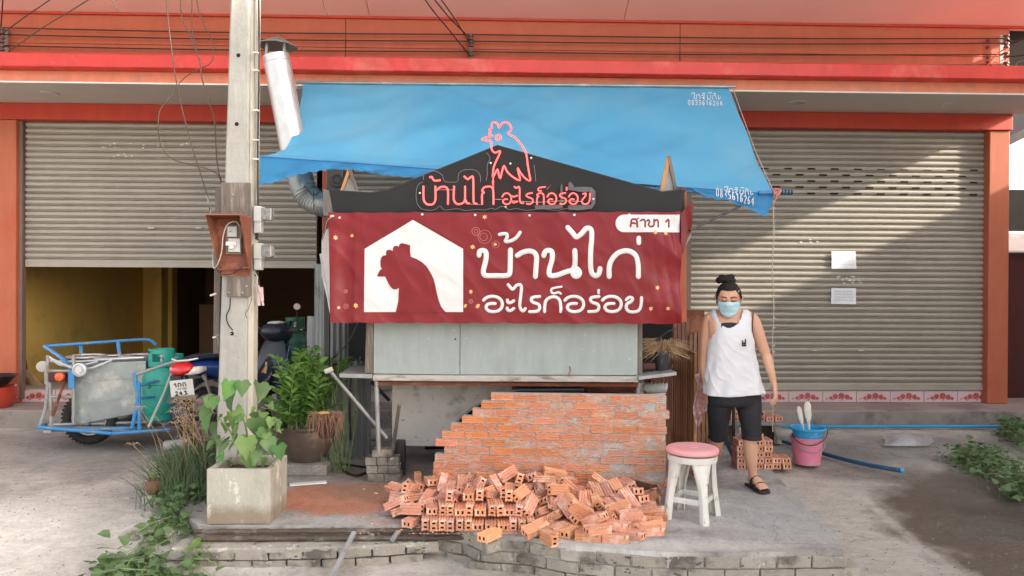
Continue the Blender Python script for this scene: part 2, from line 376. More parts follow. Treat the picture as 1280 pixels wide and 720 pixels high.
m_glass = M('meter_glass', (.8, .82, .82, 1), rough=.08, trans=.85, ior=1.4)
m_meter = M('meter_grey_plastic', (.50, .50, .48, 1), (.42, .42, .40, 1), 12, .55)
m_teal = M('teal_enamel', (.025, .33, .26, 1), (.02, .28, .22, 1), 6, .38, c3=(.012, .16, .13, 1), s3=6, t3=.66)
m_dkteal = M('dark_green_enamel', (.012, .09, .05, 1), (.010, .065, .04, 1), 6, .5)
m_bluepaint = M('blue_painted_tube', (.04, .24, .52, 1), (.035, .19, .42, 1), 9, .45, c3=(.22, .22, .22, 1), s3=9, t3=.60)
m_tyre = M('black_rubber', (.018, .017, .017, 1), (.03, .028, .027, 1), 20, .8, bump=.2)
m_bikeblue = M('blue_bike_plastic', (.012, .05, .22, 1), (.010, .04, .18, 1), 3, .2, coat=.6)
m_bikeblack = M('black_bike_plastic', (.012, .015, .030, 1), (.018, .021, .036, 1), 3, .30, coat=.15, spec=.3)
m_chrome = M('chrome', (.75, .75, .76, 1), rough=.12, metal=1)
m_redlens = M('red_lens', (.62, .012, .012, 1), rough=.15, coat=.5)
m_clearlens = M('clear_lens', (.75, .72, .68, 1), rough=.1, coat=.5)
m_orangelens = M('orange_lens', (.75, .13, .03, 1), rough=.25)
m_ink = M('black_print', (.02, .02, .025, 1), rough=.6)
m_ghost = M('faded_grey_print', (.42, .42, .43, 1), rough=.7)
m_stoolw = M('worn_white_plastic', (.68, .67, .63, 1), (.60, .59, .55, 1), 9, .45, c3=(.30, .27, .23, 1), s3=8, t3=.62, w3=.05, c4=(.16, .14, .12, 1), s4=30, t4=.66)
m_stoolp = M('worn_pink_plastic', (.78, .30, .33, 1), (.70, .36, .37, 1), 8, .5, c3=(.60, .45, .42, 1), s3=7, t3=.60, c4=(.35, .22, .22, 1), s4=28, t4=.67)
m_pink = M('pink_bucket_plastic', (.74, .22, .33, 1), (.66, .20, .30, 1), 9, .45, c3=(.55, .36, .38, 1), s3=8, t3=.62)
m_blue = M('blue_bucket_plastic', (.03, .36, .66, 1), (.03, .30, .58, 1), 9, .4, c3=(.20, .42, .56, 1), s3=9, t3=.62)
m_pipe = M('blue_pvc_pipe', (.03, .30, .58, 1), (.03, .25, .5, 1), 6, .4)
m_hose = M('dark_blue_hose', (.02, .085, .17, 1), (.015, .06, .12, 1), 6, .4)
m_trowel = M('pale_trowel_plastic', (.72, .70, .62, 1), (.62, .60, .52, 1), 9, .6, c3=(.45, .42, .36, 1), s3=12, t3=.6)
m_bag = M('thin_white_plastic', (.78, .79, .80, 1), rough=.3, transl=.3, alpha=.72)
m_clay = M('glazed_brown_clay', (.13, .095, .075, 1), (.08, .06, .05, 1), 7, .45, bump=.2, c3=(.26, .20, .16, 1), s3=5, t3=.60)
m_terra = M('terracotta_jar', (.24, .11, .065, 1), (.16, .075, .045, 1), 12, .8, bump=.3)
m_redpot = M('glossy_red_pot', (.42, .045, .02, 1), (.33, .03, .015, 1), 5, .25, coat=.5)
m_soil = M('dark_soil', (.05, .035, .025, 1), (.08, .06, .04, 1), 20, 1, bump=.6)
m_leafA = M('bright_green_leaf', (.20, .46, .04, 1), (.12, .33, .03, 1), 9, .42, transl=.25, rnd=.2)
m_leafB = M('vine_leaf', (.14, .27, .07, 1), (.09, .20, .05, 1), 6, .6, transl=.35, rnd=.3)
m_leafC = M('ground_vine_leaf', (.15, .24, .10, 1), (.09, .16, .065, 1), 5, .6, transl=.3)
m_leafpale = M('pale_vine_leaf', (.22, .34, .10, 1), (.16, .27, .07, 1), 6, .6, transl=.35)
m_grass = M('dull_grass_blade', (.10, .15, .065, 1), (.065, .105, .045, 1), 5, .7, transl=.2)
m_dry = M('dry_straw', (.42, .28, .16, 1), (.28, .18, .10, 1), 20, .9)
m_dryred = M('dry_brown_root', (.30, .17, .11, 1), (.19, .10, .065, 1), 20, .95)
m_stem = M('green_stem', (.17, .24, .08, 1), rough=.6)
m_cloth = M('pink_white_cloth', (.68, .38, .36, 1), (.55, .20, .20, 1), 22, .95, c3=(.75, .66, .62, 1), s3=18, t3=.52)
m_paper = M('white_paper', (.74, .76, .80, 1), (.69, .71, .75, 1), 4, .8)
m_redhouse = M('dark_red_board', (.075, .012, .012, 1), (.055, .009, .009, 1), 3, .6)
m_roofdark = M('dark_roof_tile', (.035, .03, .03, 1), (.05, .045, .04, 1), 9, .8)
m_blocker = M('blocker_render', (.52, .48, .42, 1), (.44, .40, .35, 1), 1, .9)
m_greenstrip = M('green_cloth_strip', (.02, .12, .06, 1), rough=.8)
m_reddust = None

# marks on the ground, each with its own outline
red = (.42, .16, .09, 1); dk = (.075, .050, .030, 1)
q = G(432, 622); blotch(m_slab, q.x, q.y, .55, .40, (.50, .17, .08, 1), .35, 4.2, .6, .8)
q = G(470, 600); blotch(m_slab, q.x, q.y, .45, .5, (.24, .15, .11, 1), .7, 3.2, .5, .6)
q = G(650, 640); blotch(m_slab, q.x, q.y, .95, .33, (.40, .24, .18, 1), .6, 4, .5, .45)
q = G(500, 560); blotch(m_slab, q.x, q.y, 1.0, .6, (.17, .15, .14, 1), .6, 2.2, .5, .7)
q = G(860, 640); blotch(m_slab, q.x, q.y, .55, .3, (.52, .52, .51, 1), .5, 3, .5, .7)
q = G(665, 683); blotch(m_slab, q.x, q.y, 1.3, .12, (.56, .55, .53, 1), .5, 3, .5, .75)
q = G(985, 650); blotch(m_slab, q.x, q.y, .45, .4, (.40, .395, .385, 1), .4, 3, .4, .8)
blotch(m_drive, 2.45, 5.25, .75, 1.0, (.46, .42, .37, 1), .6, 2.2, .5, .85)
blotch(m_drive, 3.78, 5.05, .98, 1.10, dk, .28, 2.6, .42, .90, rough=.42)
blotch(m_drive, 3.9, 5.35, .6, .5, (.055, .042, .032, 1), .6, 4, .7, .7, rough=.3)
blotch(m_drive, 2.80, 5.1, .035, .65, (.52, .48, .42, 1), 1.0, 9, 1.1, .5)
q = G(1275, 600); blotch(m_drive, q.x, q.y, .8, .5, (.13, .105, .085, 1), .5, 2.5, .5, .8, rough=.5)
blotch(m_drive, 3.1, 6.2, .5, .22, (.17, .14, .115, 1), .6, 3, .6, .7, rough=.6)
q = G(1230, 632); blotch(m_drive, q.x, q.y, .34, .16, (.12, .105, .09, 1), .9, 5, 1.3, .7, rough=.12)
q = G(1150, 560); blotch(m_drive, q.x, q.y, 2.6, .55, (.245, .235, .22, 1), .8, 1.5, .5, .75)
q = G(1215, 705); blotch(m_drive, q.x, q.y, .5, .13, (.34, .28, .22, 1), .5, 4, .5, .8)
q = G(1000, 560); blotch(m_drive, q.x, q.y, .7, .6, (.17, .16, .15, 1), .6, 2.5, .5, .6)
q = G(120, 560); blotch(m_drive, q.x, q.y, 2.2, .9, (.25, .23, .215, 1), .8, 1.5, .5, .7)
q = G(60, 640); blotch(m_drive, q.x, q.y, 1.3, .5, (.60, .57, .52, 1), .8, 2, .6, .6)
q = G(200, 620); blotch(m_drive, q.x, q.y, .5, .6, (.30, .285, .27, 1), .8, 2.5, .6, .6)
mottle(m_drive, 7, (1, 2.2, 1), .80, 1.16); mottle(m_drive, 38, (1, 1.5, 1), .84, 1.13); mottle(m_slab, 8, (1.4, 1, 1), .82, 1.14); mottle(m_slab, 42, (1, 1, 1), .84, 1.13); mottle(m_tarp, 60, (1, 1, 1), .96, 1.03)
mottle(m_shutter, 3, (1, 1, .3), .93, 1.05); mottle(m_pole, 12, (2, 2, .35), .86, 1.08); mottle(m_redbeam, 4, (3, 1, .4), .85, 1.08); mottle(m_redcap, 5, (1, 1, .5), .86, 1.08); mottle(m_orangecol, 7, (3, 3, .4), .88, 1.06); mottle(m_peach, 6, (1.5, 1, .6), .84, 1.06); mottle(m_greyboard, 9, (2, 1, .4), .90, 1.07); mottle(m_orangewall, 5, (1.2, 1, .5), .88, 1.08)
cracks(m_drive, .8, .007, mask=.58, strength=.5); cracks(m_slab, .9, .006, mask=.56, strength=.4)
for i, (px, py, sx, sz) in enumerate(((842, 520, .13, .20), (700, 500, .10, .05), (760, 560, .22, .12), (800, 590, .25, .12), (600, 560, .12, .04))):
    q = PS(px, py, 5.3); blotch(m_brickw, q.x, q.z, sx, sz, (.42, .40, .385, 1), .25, 16, 1.5, .22, axes='XZ')

# ------------------------------------------------------------------ ground
YF = 8.65                                     # shutter plane of the shop building
def gz(x, y):
    left = x < -1.0
    y0 = 5.25 if left else 6.6
    if y > y0: z = -.018
    else:
        t = min((y0-y)/(y0-4.2), 1); t = t*t*(3-2*t)
        z = -.018 - (.26 if left else .20)*t
    if y < 4.0: z = lerp(z, -.33, min((4.0-y)/1.0, 1))
    if abs(x) < 12 and y < 9: z += .012*noise.noise(Vector((x*.7, y*.7, 0)))
    return z
def lin(a, b, n): return [a+(b-a)*i/n for i in range(n+1)]
xs = [-200, -60, -25, -14] + lin(-10, 10, 80) + [14, 25, 60, 200]
ys = [-200, -60, -25, -10, -4, 0, 2] + lin(3, 9.2, 50) + [10, 14, 20, 30, 60, 200]
mb = MB(); nx = len(xs)
for y in ys:
    for x in xs: mb.v.append((x, y, gz(x, y) if y <= 9.2 else -.03))
for j in range(len(ys)-1):
    for i in range(nx-1):
        mb.f.append((j*nx+i, j*nx+i+1, (j+1)*nx+i+1, (j+1)*nx+i)); mb.m.append(0)
o = mb.build('ground', m_drive, smooth=True); o['kind'] = 'structure'

# the raised concrete slab the stall stands on (outline in plan, metres)
def chain(*a): return [G(x, y) for x, y in a]
front = chain((248, 656), (330, 657), (430, 657), (520, 656), (560, 657), (588, 662), (600, 668), (660, 672), (720, 682), (800, 689), (900, 691), (980, 690), (1054, 689))
outl = [v for v in front] + chain((1046, 668), (1020, 645), (985, 610), (962, 585)) + [V(1.9, 8.0, 0), V(-3.2, 8.0, 0), V(-2.75, 6.6, 0), V(-2.2, 5.3, 0)]
bm = bmesh.new()
vs = [bm.verts.new((p.x, p.y, 0)) for p in outl]
f = bm.faces.new(vs); 
r = bmesh.ops.triangulate(bm, faces=[f])
for k in range(-14, 12): bmesh.ops.bisect_plane(bm, geom=bm.verts[:]+bm.edges[:]+bm.faces[:], plane_co=(k*.22, 0, 0), plane_no=(1, 0, 0))
for k in range(0, 18): bmesh.ops.bisect_plane(bm, geom=bm.verts[:]+bm.edges[:]+bm.faces[:], plane_co=(0, 4.35+k*.2, 0), plane_no=(0, 1, 0))
bed = [e for e in bm.edges if len(e.link_faces) == 1]
rr = bmesh.ops.extrude_edge_only(bm, edges=bed)
for v in [x for x in rr['geom'] if isinstance(x, bmesh.types.BMVert)]: v.co.z -= .05
rr = bmesh.ops.extrude_edge_only(bm, edges=[x for x in rr['geom'] if isinstance(x, bmesh.types.BMEdge) and len(x.link_faces) == 1])
for v in [x for x in rr['geom'] if isinstance(x, bmesh.types.BMVert)]:
    v.co.z -= .33
    if v.co.y < 5.0: v.co.y += .06
for v in bm.verts:
    if v.co.z > -.04: v.co.z += .004*noise.noise(v.co*2.5)
    if v.co.y < 4.85: v.co.y += .018*noise.noise(v.co*9)
bmesh.ops.recalc_face_normals(bm, faces=bm.faces)
me = bpy.data.meshes.new('slab'); bm.to_mesh(me); bm.free(); me.materials.append(m_slab)
o = bpy.data.objects.new('pavement_slab', me); COL.objects.link(o); o['kind'] = 'structure'

# ------------------------------------------------------------------ shop building (steps, walls, canopy, shutters)
XL, XR = -11.0, 5.78
shop = T('shop_building', 'orange and red shop house with a wide canopy over roller shutter bays', 'building', (0, YF, 0))
# step along the facade
zs = .165
stp = MB(); stp.span((-12, 8.08, -.1), (6.6, 9.0, zs-.012)); st = stp.build('front_step', m_step, shop, bevel=.012)
mb = MB(); mb.span((-12, 8.10, zs-.0118), (6.58, 9.0, zs)); mb.build('step_screed', m_steptop, shop)
zt = .305
mb = MB(); mb.span((-12, YF+.03, zs), (XR+.02, YF+.14, zt-.006)); mb.build('tile_backing', m_grout, shop)
# tiles with a printed red rose spray (petals lie flat on the tile as print)
m_tile = M('white_pink_tile', (.66, .50, .50, 1), (.60, .43, .44, 1), 3, .25, coat=.3)
m_tilered = M('red_rose_print', (.36, .035, .04, 1), (.50, .12, .12, 1), 40, .3)
def tile_proto():
    mb = MB(); w, h = .385, zt-zs-.014
    mb.box((0, 0, h/2), (w, .012, h))
    mb.cm = 1
    for (cx, cz, r) in ((-.05, .5, .036), (.02, .56, .042), (.085, .46, .034), (-.10, .36, .022), (.13, .34, .02)):
        n = 9; c = V(cx, -.0075, cz*h)
        vs = [c] + [c + V(cos(2*pi*k/(2*n))*r*(1 if k % 2 else .72), 0, sin(2*pi*k/(2*n))*r*(1 if k % 2 else .72)) for k in range(2*n)]
        mb.add(vs, [(0, 1+k, 1+(k+1) % (2*n)) for k in range(2*n)])
    for a in range(9):
        x0 = -.15+.036*a; c = V(x0, -.0072, h*(.30+.10*sin(a*2.3)))
        mb.add([c+V(-.02, 0, -.006), c+V(0, 0, .006), c+V(.022, 0, .012), c+V(.002, 0, -.008)], [(0, 1, 2, 3)])
    return mb.mesh('tile', [m_tile, m_tilered])
tme = tile_proto()
x = 5.58; i = 0
while x > -11:
    vis = (x > 1.9) or (x < -4.6 and x > -6.8)
    if vis:
        t = bpy.data.objects.new('tile', tme); COL.objects.link(t); t.parent = shop
        t.location = V(x, .018-.002*(i % 2), zs+.004)
        i += 1
    x -= .392
# tiled riser at the left under the shutter side, pink
# floor of the room
mb = MB(); mb.span((-6.3, YF+.14, -.05), (-1.2, 15, zt-.01)); mb.build('room_floor', m_floor, shop)
# columns
def column(x0, x1, zt_, name='column', dp=.35):
    mb = MB(); mb.span((x0, YF-.10, zs), (x1, YF+dp, zt_)); return mb.build(name, m_orangecol, shop, bevel=.01)
zc = 3.27
c1 = P(1236, 300, YF-.1).x; c2 = P(1261.5, 300, YF-.1).x
column(c1, c2, zc-.002)
c3 = P(858, 300, YF-.1).x; column(c3-.26, c3, zc-.002)
c4 = P(20, 300, YF-.1).x
column(c4-.30, c4, zc-.002, dp=.05); column(-1.85, -1.60, zc-.002)
XR = c2
# side wall at the right end and back walls (the body of the building)
mb = MB(); mb.span((XR-.16, YF+.36, -.1), (XR, 15, 4.32)); mb.build('side_wall', m_orangecol, shop)
mb = MB(); mb.span((c3-3.3, YF+.36, -.1), (XR-.17, YF+.5, 3.2)); mb.build('bay_back', m_dark, shop)
# room: yellow back wall with pilaster, ceiling, left wall
xc4 = c4
mb = MB(); mb.span((xc4-.4, YF+.2, zt-.01), (xc4-.25, 13.0, 3.3)); mb.build('room_side_wall', m_yellow, shop)
pb = P(192, 400, 12.0).x; pc = P(200, 400, 12.0).x
mb = MB(); mb.span((xc4-.25, 12.2, zt-.01), (pb+.2, 12.4, 3.3)); mb.build('room_back_wall', m_yellow, shop)
mb = MB(); mb.span((pb, 11.95, zt-.01), (pb+.14, 12.2, 3.3)); mb.build('room_pilaster', m_yellow, shop)
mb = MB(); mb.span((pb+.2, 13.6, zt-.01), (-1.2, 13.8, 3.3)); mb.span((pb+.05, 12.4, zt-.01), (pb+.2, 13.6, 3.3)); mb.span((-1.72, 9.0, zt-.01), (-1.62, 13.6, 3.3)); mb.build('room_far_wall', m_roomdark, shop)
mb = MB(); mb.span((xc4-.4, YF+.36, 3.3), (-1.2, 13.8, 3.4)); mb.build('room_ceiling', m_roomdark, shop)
# beam, canopy soffit, fascia, metal cap, siding wall, upper overhang
XE = 5.98
mb = MB(); mb.span((XL-1, YF-.12, 3.27), (c2+.02, YF+.38, 3.447)); mb.build('beam', m_redbeam, shop, bevel=.006)
mb = MB(); mb.span((XL-1, 7.66, 3.45), (XE, YF+.36, 3.50)); mb.build('canopy_soffit', m_soffit, shop)
zf1 = 3.555
mb = MB(); mb.span((XL-1, 7.62, 3.44), (XE+.02, 7.659, zf1)); fa = mb.build('fascia', m_peach, shop, bevel=.004)
mb = MB(); mb.span((XL-1, 7.60, 3.432), (XE+.03, 7.619, 3.446)); mb.build('fascia_trim', m_white, shop)
# rounded red metal cap, slightly uneven
def cap_pt(u, v):
    x = lerp(XL-1, XE+.06, u)
    prof = [(7.66, 3.556), (7.50, 3.557), (7.489, 3.566), (7.492, 3.630), (7.489, 3.683), (7.50, 3.695), (7.9, 3.708), (8.3, 3.72)]
    k = v*(len(prof)-1); i = min(int(k), len(prof)-2); t = k-i
    y = lerp(prof[i][0], prof[i+1][0], t); z = lerp(prof[i][1], prof[i+1][1], t)
    d = .006*noise.noise(V(x*1.3, z*4, 0)) + .003*noise.noise(V(x*6, z*9, 3))
    return V(x, y+d*2, z+d)
mb = MB(); mb.grid(cap_pt, 300, 7); mb.build('metal_cap', m_redcap, shop, smooth='auto')
YS = 8.2
zsof = 4.32
jx = [XL-1, P(-330, 60, YS).x, P(32, 60, YS).x-.9, P(432, 60, YS).x, P(850, 60, YS).x, P(1262, 60, YS).x]
for a, b in zip(jx[:-1], jx[1:]):
    for z0, z1 in ((3.70, 3.995), (3.999, 4.318)):
        mb = MB(); mb.span((a+.003, YS, z0), (b-.003, YS+.06, z1)); pn = mb.build('panel', m_orangewall, shop, bevel=.003)
mb = MB(); mb.span((XL-1, YS+.0605, 3.5), (XR-.005, YF+.3, 4.31)); mb.build('upper_wall_core', m_dark, shop)
# narrow battens that read as lines on the siding
mb = MB(); mb.span((XL-1, YS-.03, 4.30), (XR+.04, YS-.002, 4.322)); mb.build('cornice_strip', m_redbeam, shop)
mb = MB()
for a, b in ((XL-1, P(450, 10, 7.6).x), (P(450, 10, 7.6).x+.006, P(792, 20, 7.6).x), (P(792, 20, 7.6).x+.006, 6.1)):
    mb = MB(); mb.prism([(a, 5.4, zsof+.98), (a, 8.26, zsof-.021), (b, 8.26, zsof-.021), (b, 5.4, zsof+.98)], (0, 0, .045)); mb.build('overhang_panel', m_pinksoffit, shop)
mb = MB(); mb.prism([(XL-1, 5.4, zsof+1.04), (XL-1, 8.2, zsof+.06), (XL-1, 15, zsof+.06), (XL-1, 15, zsof+1.3), (XL-1, 5.4, zsof+1.3)], (17.08, 0, 0)); mb.build('overhang_slab', m_orangewall, shop)
# recessed lamp covers in the soffit
for px, py in ((62, 125), (995, 136), (1187, 138)):
    q = P(px, py, 8.1); mb = MB(); mb.lathe((q.x, 8.1, 3.440), [(.09, 0), (.09, .012)], 18); mb.build('downlight', m_offwhite if px != 62 else m_soffit, shop)

# roller shutters: a real interlocking slat profile, each curtain one joined mesh
def shutter(x0, x1, z0, z1, name, ventx=None):
    r = T('roller_shutter', *name, (0.5*(x0+x1), YF, z0))
    pitch = .0665; n = int(round((z1-z0)/pitch)); pitch = (z1-z0)/n
    prof = [(.0, .018), (.10, .018), (.16, .004), (.28, -.004), (.5, -.007), (.72, -.004), (.84, .004), (.90, .014), (.95, .0), (.985, .014)]
    mb = MB(); xs_ = [lerp(x0, x1, i/10) for i in range(11)]
    rows = []
    for k in range(n):
        for t, y in prof: rows.append((z0+(k+t)*pitch, y))
    rows.append((z1, .018))
    for z, y in rows:
        for x in xs_: mb.v.append((x, YF+y+.004*noise.noise(V(x*.9, z*1.1, x0))+.0018*noise.noise(V(x*5, z*3, 1)), z+.0018*noise.noise(V(x*1.3, 0, z*.8))))
    w = len(xs_)
    for j in range(len(rows)-1):
        for i in range(w-1): mb.f.append((j*w+i, j*w+i+1, (j+1)*w+i+1, (j+1)*w+i)); mb.m.append(0)
    o = mb.build('slat_curtain', m_shutter, r); o['kind'] = 'stuff'
    mb = MB(); mb.span((x0, YF-.012, z0-.03), (x1, YF+.02, z0+.025)); mb.build('bottom_rail', m_shutter, r, bevel=.004)
    for a, b in ((x0-.075, x0-.012), (x1+.012, x1+.075)):
        if a < -1.5 and b > -1.95: continue
        mb = MB(); mb.span((a, YF-.045, zt-.1), (b, YF+.03, 3.268)); mb.build('guide_rail', m_rail, r)
    if ventx:
        for row in range(5):
            zc_ = z1 - (.44 + row*.068*1.03)
            cols = ventx[0]
            for c in range(cols):
                xx = ventx[1] + (c + (.5 if row % 2 else 0))*ventx[2]
                if xx > x1-.12 or xx < x0+.1: continue
                mb = MB(); mb.span((xx-.045, YF-.006, zc_-.010), (xx+.045, YF+.0, zc_+.008)); mb.build('vent_slot', m_dark, r)
    return r
xa = P(24, 300, YF).x+.07; xs2 = P(1229, 300, YF).x
s_left = shutter(xa, -1.93, P(200, 331, YF).z, 3.27, ('beige roller shutter pulled half up over the yellow room at the left', 'shutter', ))
s_mid = shutter(-1.52, c3-.34, zt+.03, 3.27, ('beige roller shutter mostly hidden behind the red banner and blue tarp', 'shutter', ))
v0 = P(985, 200, YF).x; vd = (P(1188, 200, YF).x-P(985, 200, YF).x)/7
s_right = shutter(c3+.08, xs2, zt+.03, 3.27, ('closed beige roller shutter with ventilation slots and two paper notices', 'shutter', ), (14, v0-4*vd, vd))
for s in (s_left, s_mid, s_right): s['group'] = 'roller shutters of the shop house'
# small lock plates and peeled tape scraps
for par, pts in ((s_right, ((1018, 438), (1076, 438))), (s_left, ((189, 285), (248, 285)))):
    for px, py in pts:
        q = P(px, py, YF-.012); mb = MB(); mb.box(q, (.085, .012, .016)); mb.build('lock_plate', m_steelgrey, par)
        mb = MB(); mb.box(q+V(0, -.008, .001), (.05, .006, .006)); mb.build('keyhole_strip', m_white, par)
random.seed(3)
mb = MB()
for px, py, n, w in ((1058, 348, 16, 22), (156, 182, 9, 30), (154, 195, 5, 12), (200, 182, 5, 10), (230, 182, 4, 6), (1065, 355, 6, 16), (1015, 300, 4, 14)):
    for k in range(n):
        q = P(px+random.uniform(-w, w), py+random.uniform(-3, 3), YF-.009); mb.box(q, (random.uniform(.008, .03), .002, random.uniform(.006, .014)))
o = mb.build('tape_scrap', m_white, s_right); o['kind'] = 'stuff'
# paper notices
def notice(px0, py0, px1, py1, lab, tilt):
    a = P(px0, py0, YF-.02); b = P(px1, py1, YF-.02)
    mb = MB(); mb.grid(lambda u, v: V(lerp(a.x, b.x, u)+tilt*v, YF-.022-.006*sin(u*5+v*3)-.010*(v > .9)*u, lerp(a.z, b.z, v)+tilt*u*.5), 8, 6)
    o = center_build(mb, 'paper_notice', m_paper, smooth=True)
    tag(o, lab, 'notice', 'paper notices taped to the right shutter')
    mb = MB(); random.seed(int(px0+py0))
    for r_ in range(4):
        u = .12
        while u < .86:
            w = random.uniform(.02, .07); z = lerp(a.z, b.z, .22+.18*r_)+tilt*u*.5
            x = lerp(a.x, b.x, u)+tilt*.4
            mb.add([(x, YF-.0305, z), (x+w*.28, YF-.0305, z), (x+w*.28, YF-.0305, z+.007), (x, YF-.0305, z+.007)], [(0, 1, 2, 3)]); u += w+.03
    mb.build('faint_writing', m_ghost, o)['kind'] = 'stuff'
notice(1039, 314, 1069.5, 336, 'upper white paper notice taped to the right roller shutter', .004)
notice(1039, 360, 1070, 380, 'lower white paper notice with a curled edge on the right roller shutter', -.006)

# ------------------------------------------------------------------ neighbouring house, and an added unseen sun blocker
nb = T('neighbouring_house', 'dark roofed house with red boards beyond the orange corner column', 'house', (7.5, 11, 0))
mb = MB(); mb.prism([(6.25, 10.2, 3.02), (13, 10.2, 6.4), (13, 10.2, 6.55), (6.25, 10.2, 3.14)], (0, 6, 0)); mb.build('roof', m_roofdark, nb)
mb = MB(); mb.span((6.02, 10.9, 0), (12, 11.1, 2.9)); mb.build('dark_wall', m_dark, nb)
mb = MB(); mb.span((6.02, 10.2, 2.02), (12, 10.3, 2.18)); mb.prism([(6.0, 9.5, 1.93), (6.0, 10.5, 2.25), (12, 10.5, 2.25), (12, 9.5, 1.93)], (0, 0, .02)); mb.build('white_awning', m_white, nb)
mb = MB()
mb.span((6.02, 9.6, 0), (12, 9.7, 1.92)); mb.build('red_board_wall', m_redhouse, nb)
tall = T('added_sun_blocker', 'added unseen mass off to the right that blocks sun from the stall', 'building', (9.5, 3, 0))
mb = MB(); mb.span((8.2, -1.2, -.4), (9.9, 6.2, 8.0)); mb.build('wall', m_blocker, tall)  # unseen mass added to keep direct sun off the stall and ground
mb = MB(); mb.span((8.1, -1.3, 8.0), (10.0, 6.3, 8.2)); mb.build('blocker_parapet', m_blocker, tall)
mb = MB(); mb.span((8.3, 6.31, -.3), (12, 9.4, 3.62)); mb.build('low_blocker_wall', m_blocker, tall)  # low part added to cut the lower edge of the sun band
mb = MB(); mb.span((8.12, 6.32, 3.62), (12, 9.4, 3.74)); mb.build('low_blocker_roof', m_roofdark, tall)
for yy in (0.5, 2.3, 4.3):
    for zz in (1.0, 4.6):
        mb = MB(); mb.span((8.17, yy, zz), (8.199, yy+1.1, zz+1.2)); mb.build('blocker_window', m_dark, tall)

# ------------------------------------------------------------------ aerial cables on wall racks
rackm = M('rack_steel', (.30, .27, .25, 1), (.22, .19, .17, 1), 12, .5, metal=.4)
m_insul = M('brown_insulator', (.12, .07, .055, 1), rough=.35)
m_insw = M('white_insulator', (.6, .56, .52, 1), rough=.35)
def rack(px, ys_, lab, white):
    q = P(px, ys_[0], YS-.12)
    r = T('cable_rack', lab, 'cable rack', (q.x, YS, P(px, ys_[-1], YS-.1).z), 'cable racks on the siding')
    zs_ = [P(px, y, YS-.12).z for y in ys_]
    mb = MB(); mb.span((q.x-.022, YS-.05, min(zs_)-.05), (q.x+.022, YS-.035, max(zs_)+.05))
    mb.span((q.x-.02, YS-.035, max(zs_)), (q.x+.02, YS-.002, max(zs_)+.02)); mb.span((q.x-.02, YS-.035, min(zs_)-.02), (q.x+.02, YS-.002, min(zs_)))
    mb.build('bracket', m_insw if white else rackm, r)
    for z in zs_:
        mb = MB(); mb.lathe((q.x, YS-.12, z-.03), [(.016, 0), (.03, .004), (.03, .018), (.019, .024), (.019, .036), (.03, .042), (.03, .056), (.016, .06)], 12); mb.build('insulator', m_insul, r, smooth='auto')
        mb = MB(); mb.tube([(q.x, YS-.05, z+.036), (q.x, YS-.12, z+.036)], .005, 6); mb.tube([(q.x, YS-.05, z-.036), (q.x, YS-.12, z-.036)], .005, 6); mb.build('pin_arm', rackm, r)
    return r
rack(588.5, (47, 55, 67, 79), 'cable rack with dark insulators above the middle of the blue tarp', False)
rack(1258, (47, 57, 69, 81), 'white cable rack at the right corner of the siding', True)
rack(2, (39, 50, 60, 72), 'cable rack at the far left edge of the siding', False)
for k, (y0, ym, y1) in enumerate(((33, 43, 48), (41.5, 51.5, 54), (55.5, 64.5, 68), (67, 77.5, 81))):
    Yk = YS-.055+.0*k
    a = P(-60, y0, Yk); b = P(588, ym, Yk); c = P(1255, y1, Yk)
    pts = [a.lerp(b, i/14)-V(0, 0, .018*sin(pi*i/14)) for i in range(15)] + [b.lerp(c, i/14)-V(0, 0, .018*sin(pi*i/14)) for i in range(1, 15)]
    mb = MB(); mb.tube(pts, .0068, 5)
    nm = ('topmost', 'second', 'third', 'lowest')[k]
    o = center_build(mb, 'aerial_cable', m_cable); tag(o, '%s of the four thin cables running along the orange siding' % nm, 'cable', 'cables strung along the siding')
def wire(name, pts, r, mat_, lab, Y=None, group=None, cat='cable', n=5, jit=0):
    p = [(P(a[0], a[1], a[2] if len(a) > 2 else Y)) for a in pts]
    p = catmull(p, 8)
    mb = MB(); mb.tube(p, r, n); o = center_build(mb, name, mat_, smooth=True); tag(o, lab, cat, group); return o
gw = 'drop wires at the building front'
wire('drop_wire', [(588, 48, 8.05), (560, 20, 6.9), (520, -30, 5.6)], .006, m_cable, 'left wire of the trio slanting up from the middle cable rack', group=gw)
wire('drop_wire', [(588, 55, 8.05), (566, 20, 6.9), (530, -30, 5.6)], .006, m_cable, 'middle wire of the trio slanting up from the middle cable rack', group=gw)
wire('drop_wire', [(586, 68, 8.05), (560, 36, 7.1), (535, 5, 6.2), (515, -30, 5.4)], .006, m_cable, 'lowest wire of the trio slanting up from the middle cable rack', group=gw)
wire('drop_wire', [(-10, 80, 8.0), (45, 40, 7), (110, 0, 6), (150, -30, 5.2)], .005, m_wire, 'long brown wire crossing the siding up from the far left', group=gw)
wire('drop_wire', [(-5, 48, 8.0), (30, 22, 7), (62, 0, 6.4), (90, -20, 6)], .005, m_cable, 'short dark wire rising from the far left cable rack', group=gw)
wire('drop_wire', [(1, 35, 8.0), (3, 10, 7), (4, -20, 6)], .006, m_cable, 'dark wire dropping straight to the far left cable rack', group=gw)
wire('drop_wire', [(1259, 50, 8.05), (1270, 52, 8.0), (1300, 40, 7.9)], .012, m_cable, 'thick upper cable leaving the right corner rack', group=gw)
wire('drop_wire', [(1259, 70, 8.05), (1270, 70, 8.0), (1300, 66, 7.9)], .009, m_cable, 'lower cable leaving the right corner rack', group=gw)
wire('drop_wire', [(1280, 76, 8.0), (1270, 80, 8.0), (1268, 97, 8.0)], .005, m_cable, 'small curved wire against the sky at the right corner', group=gw)
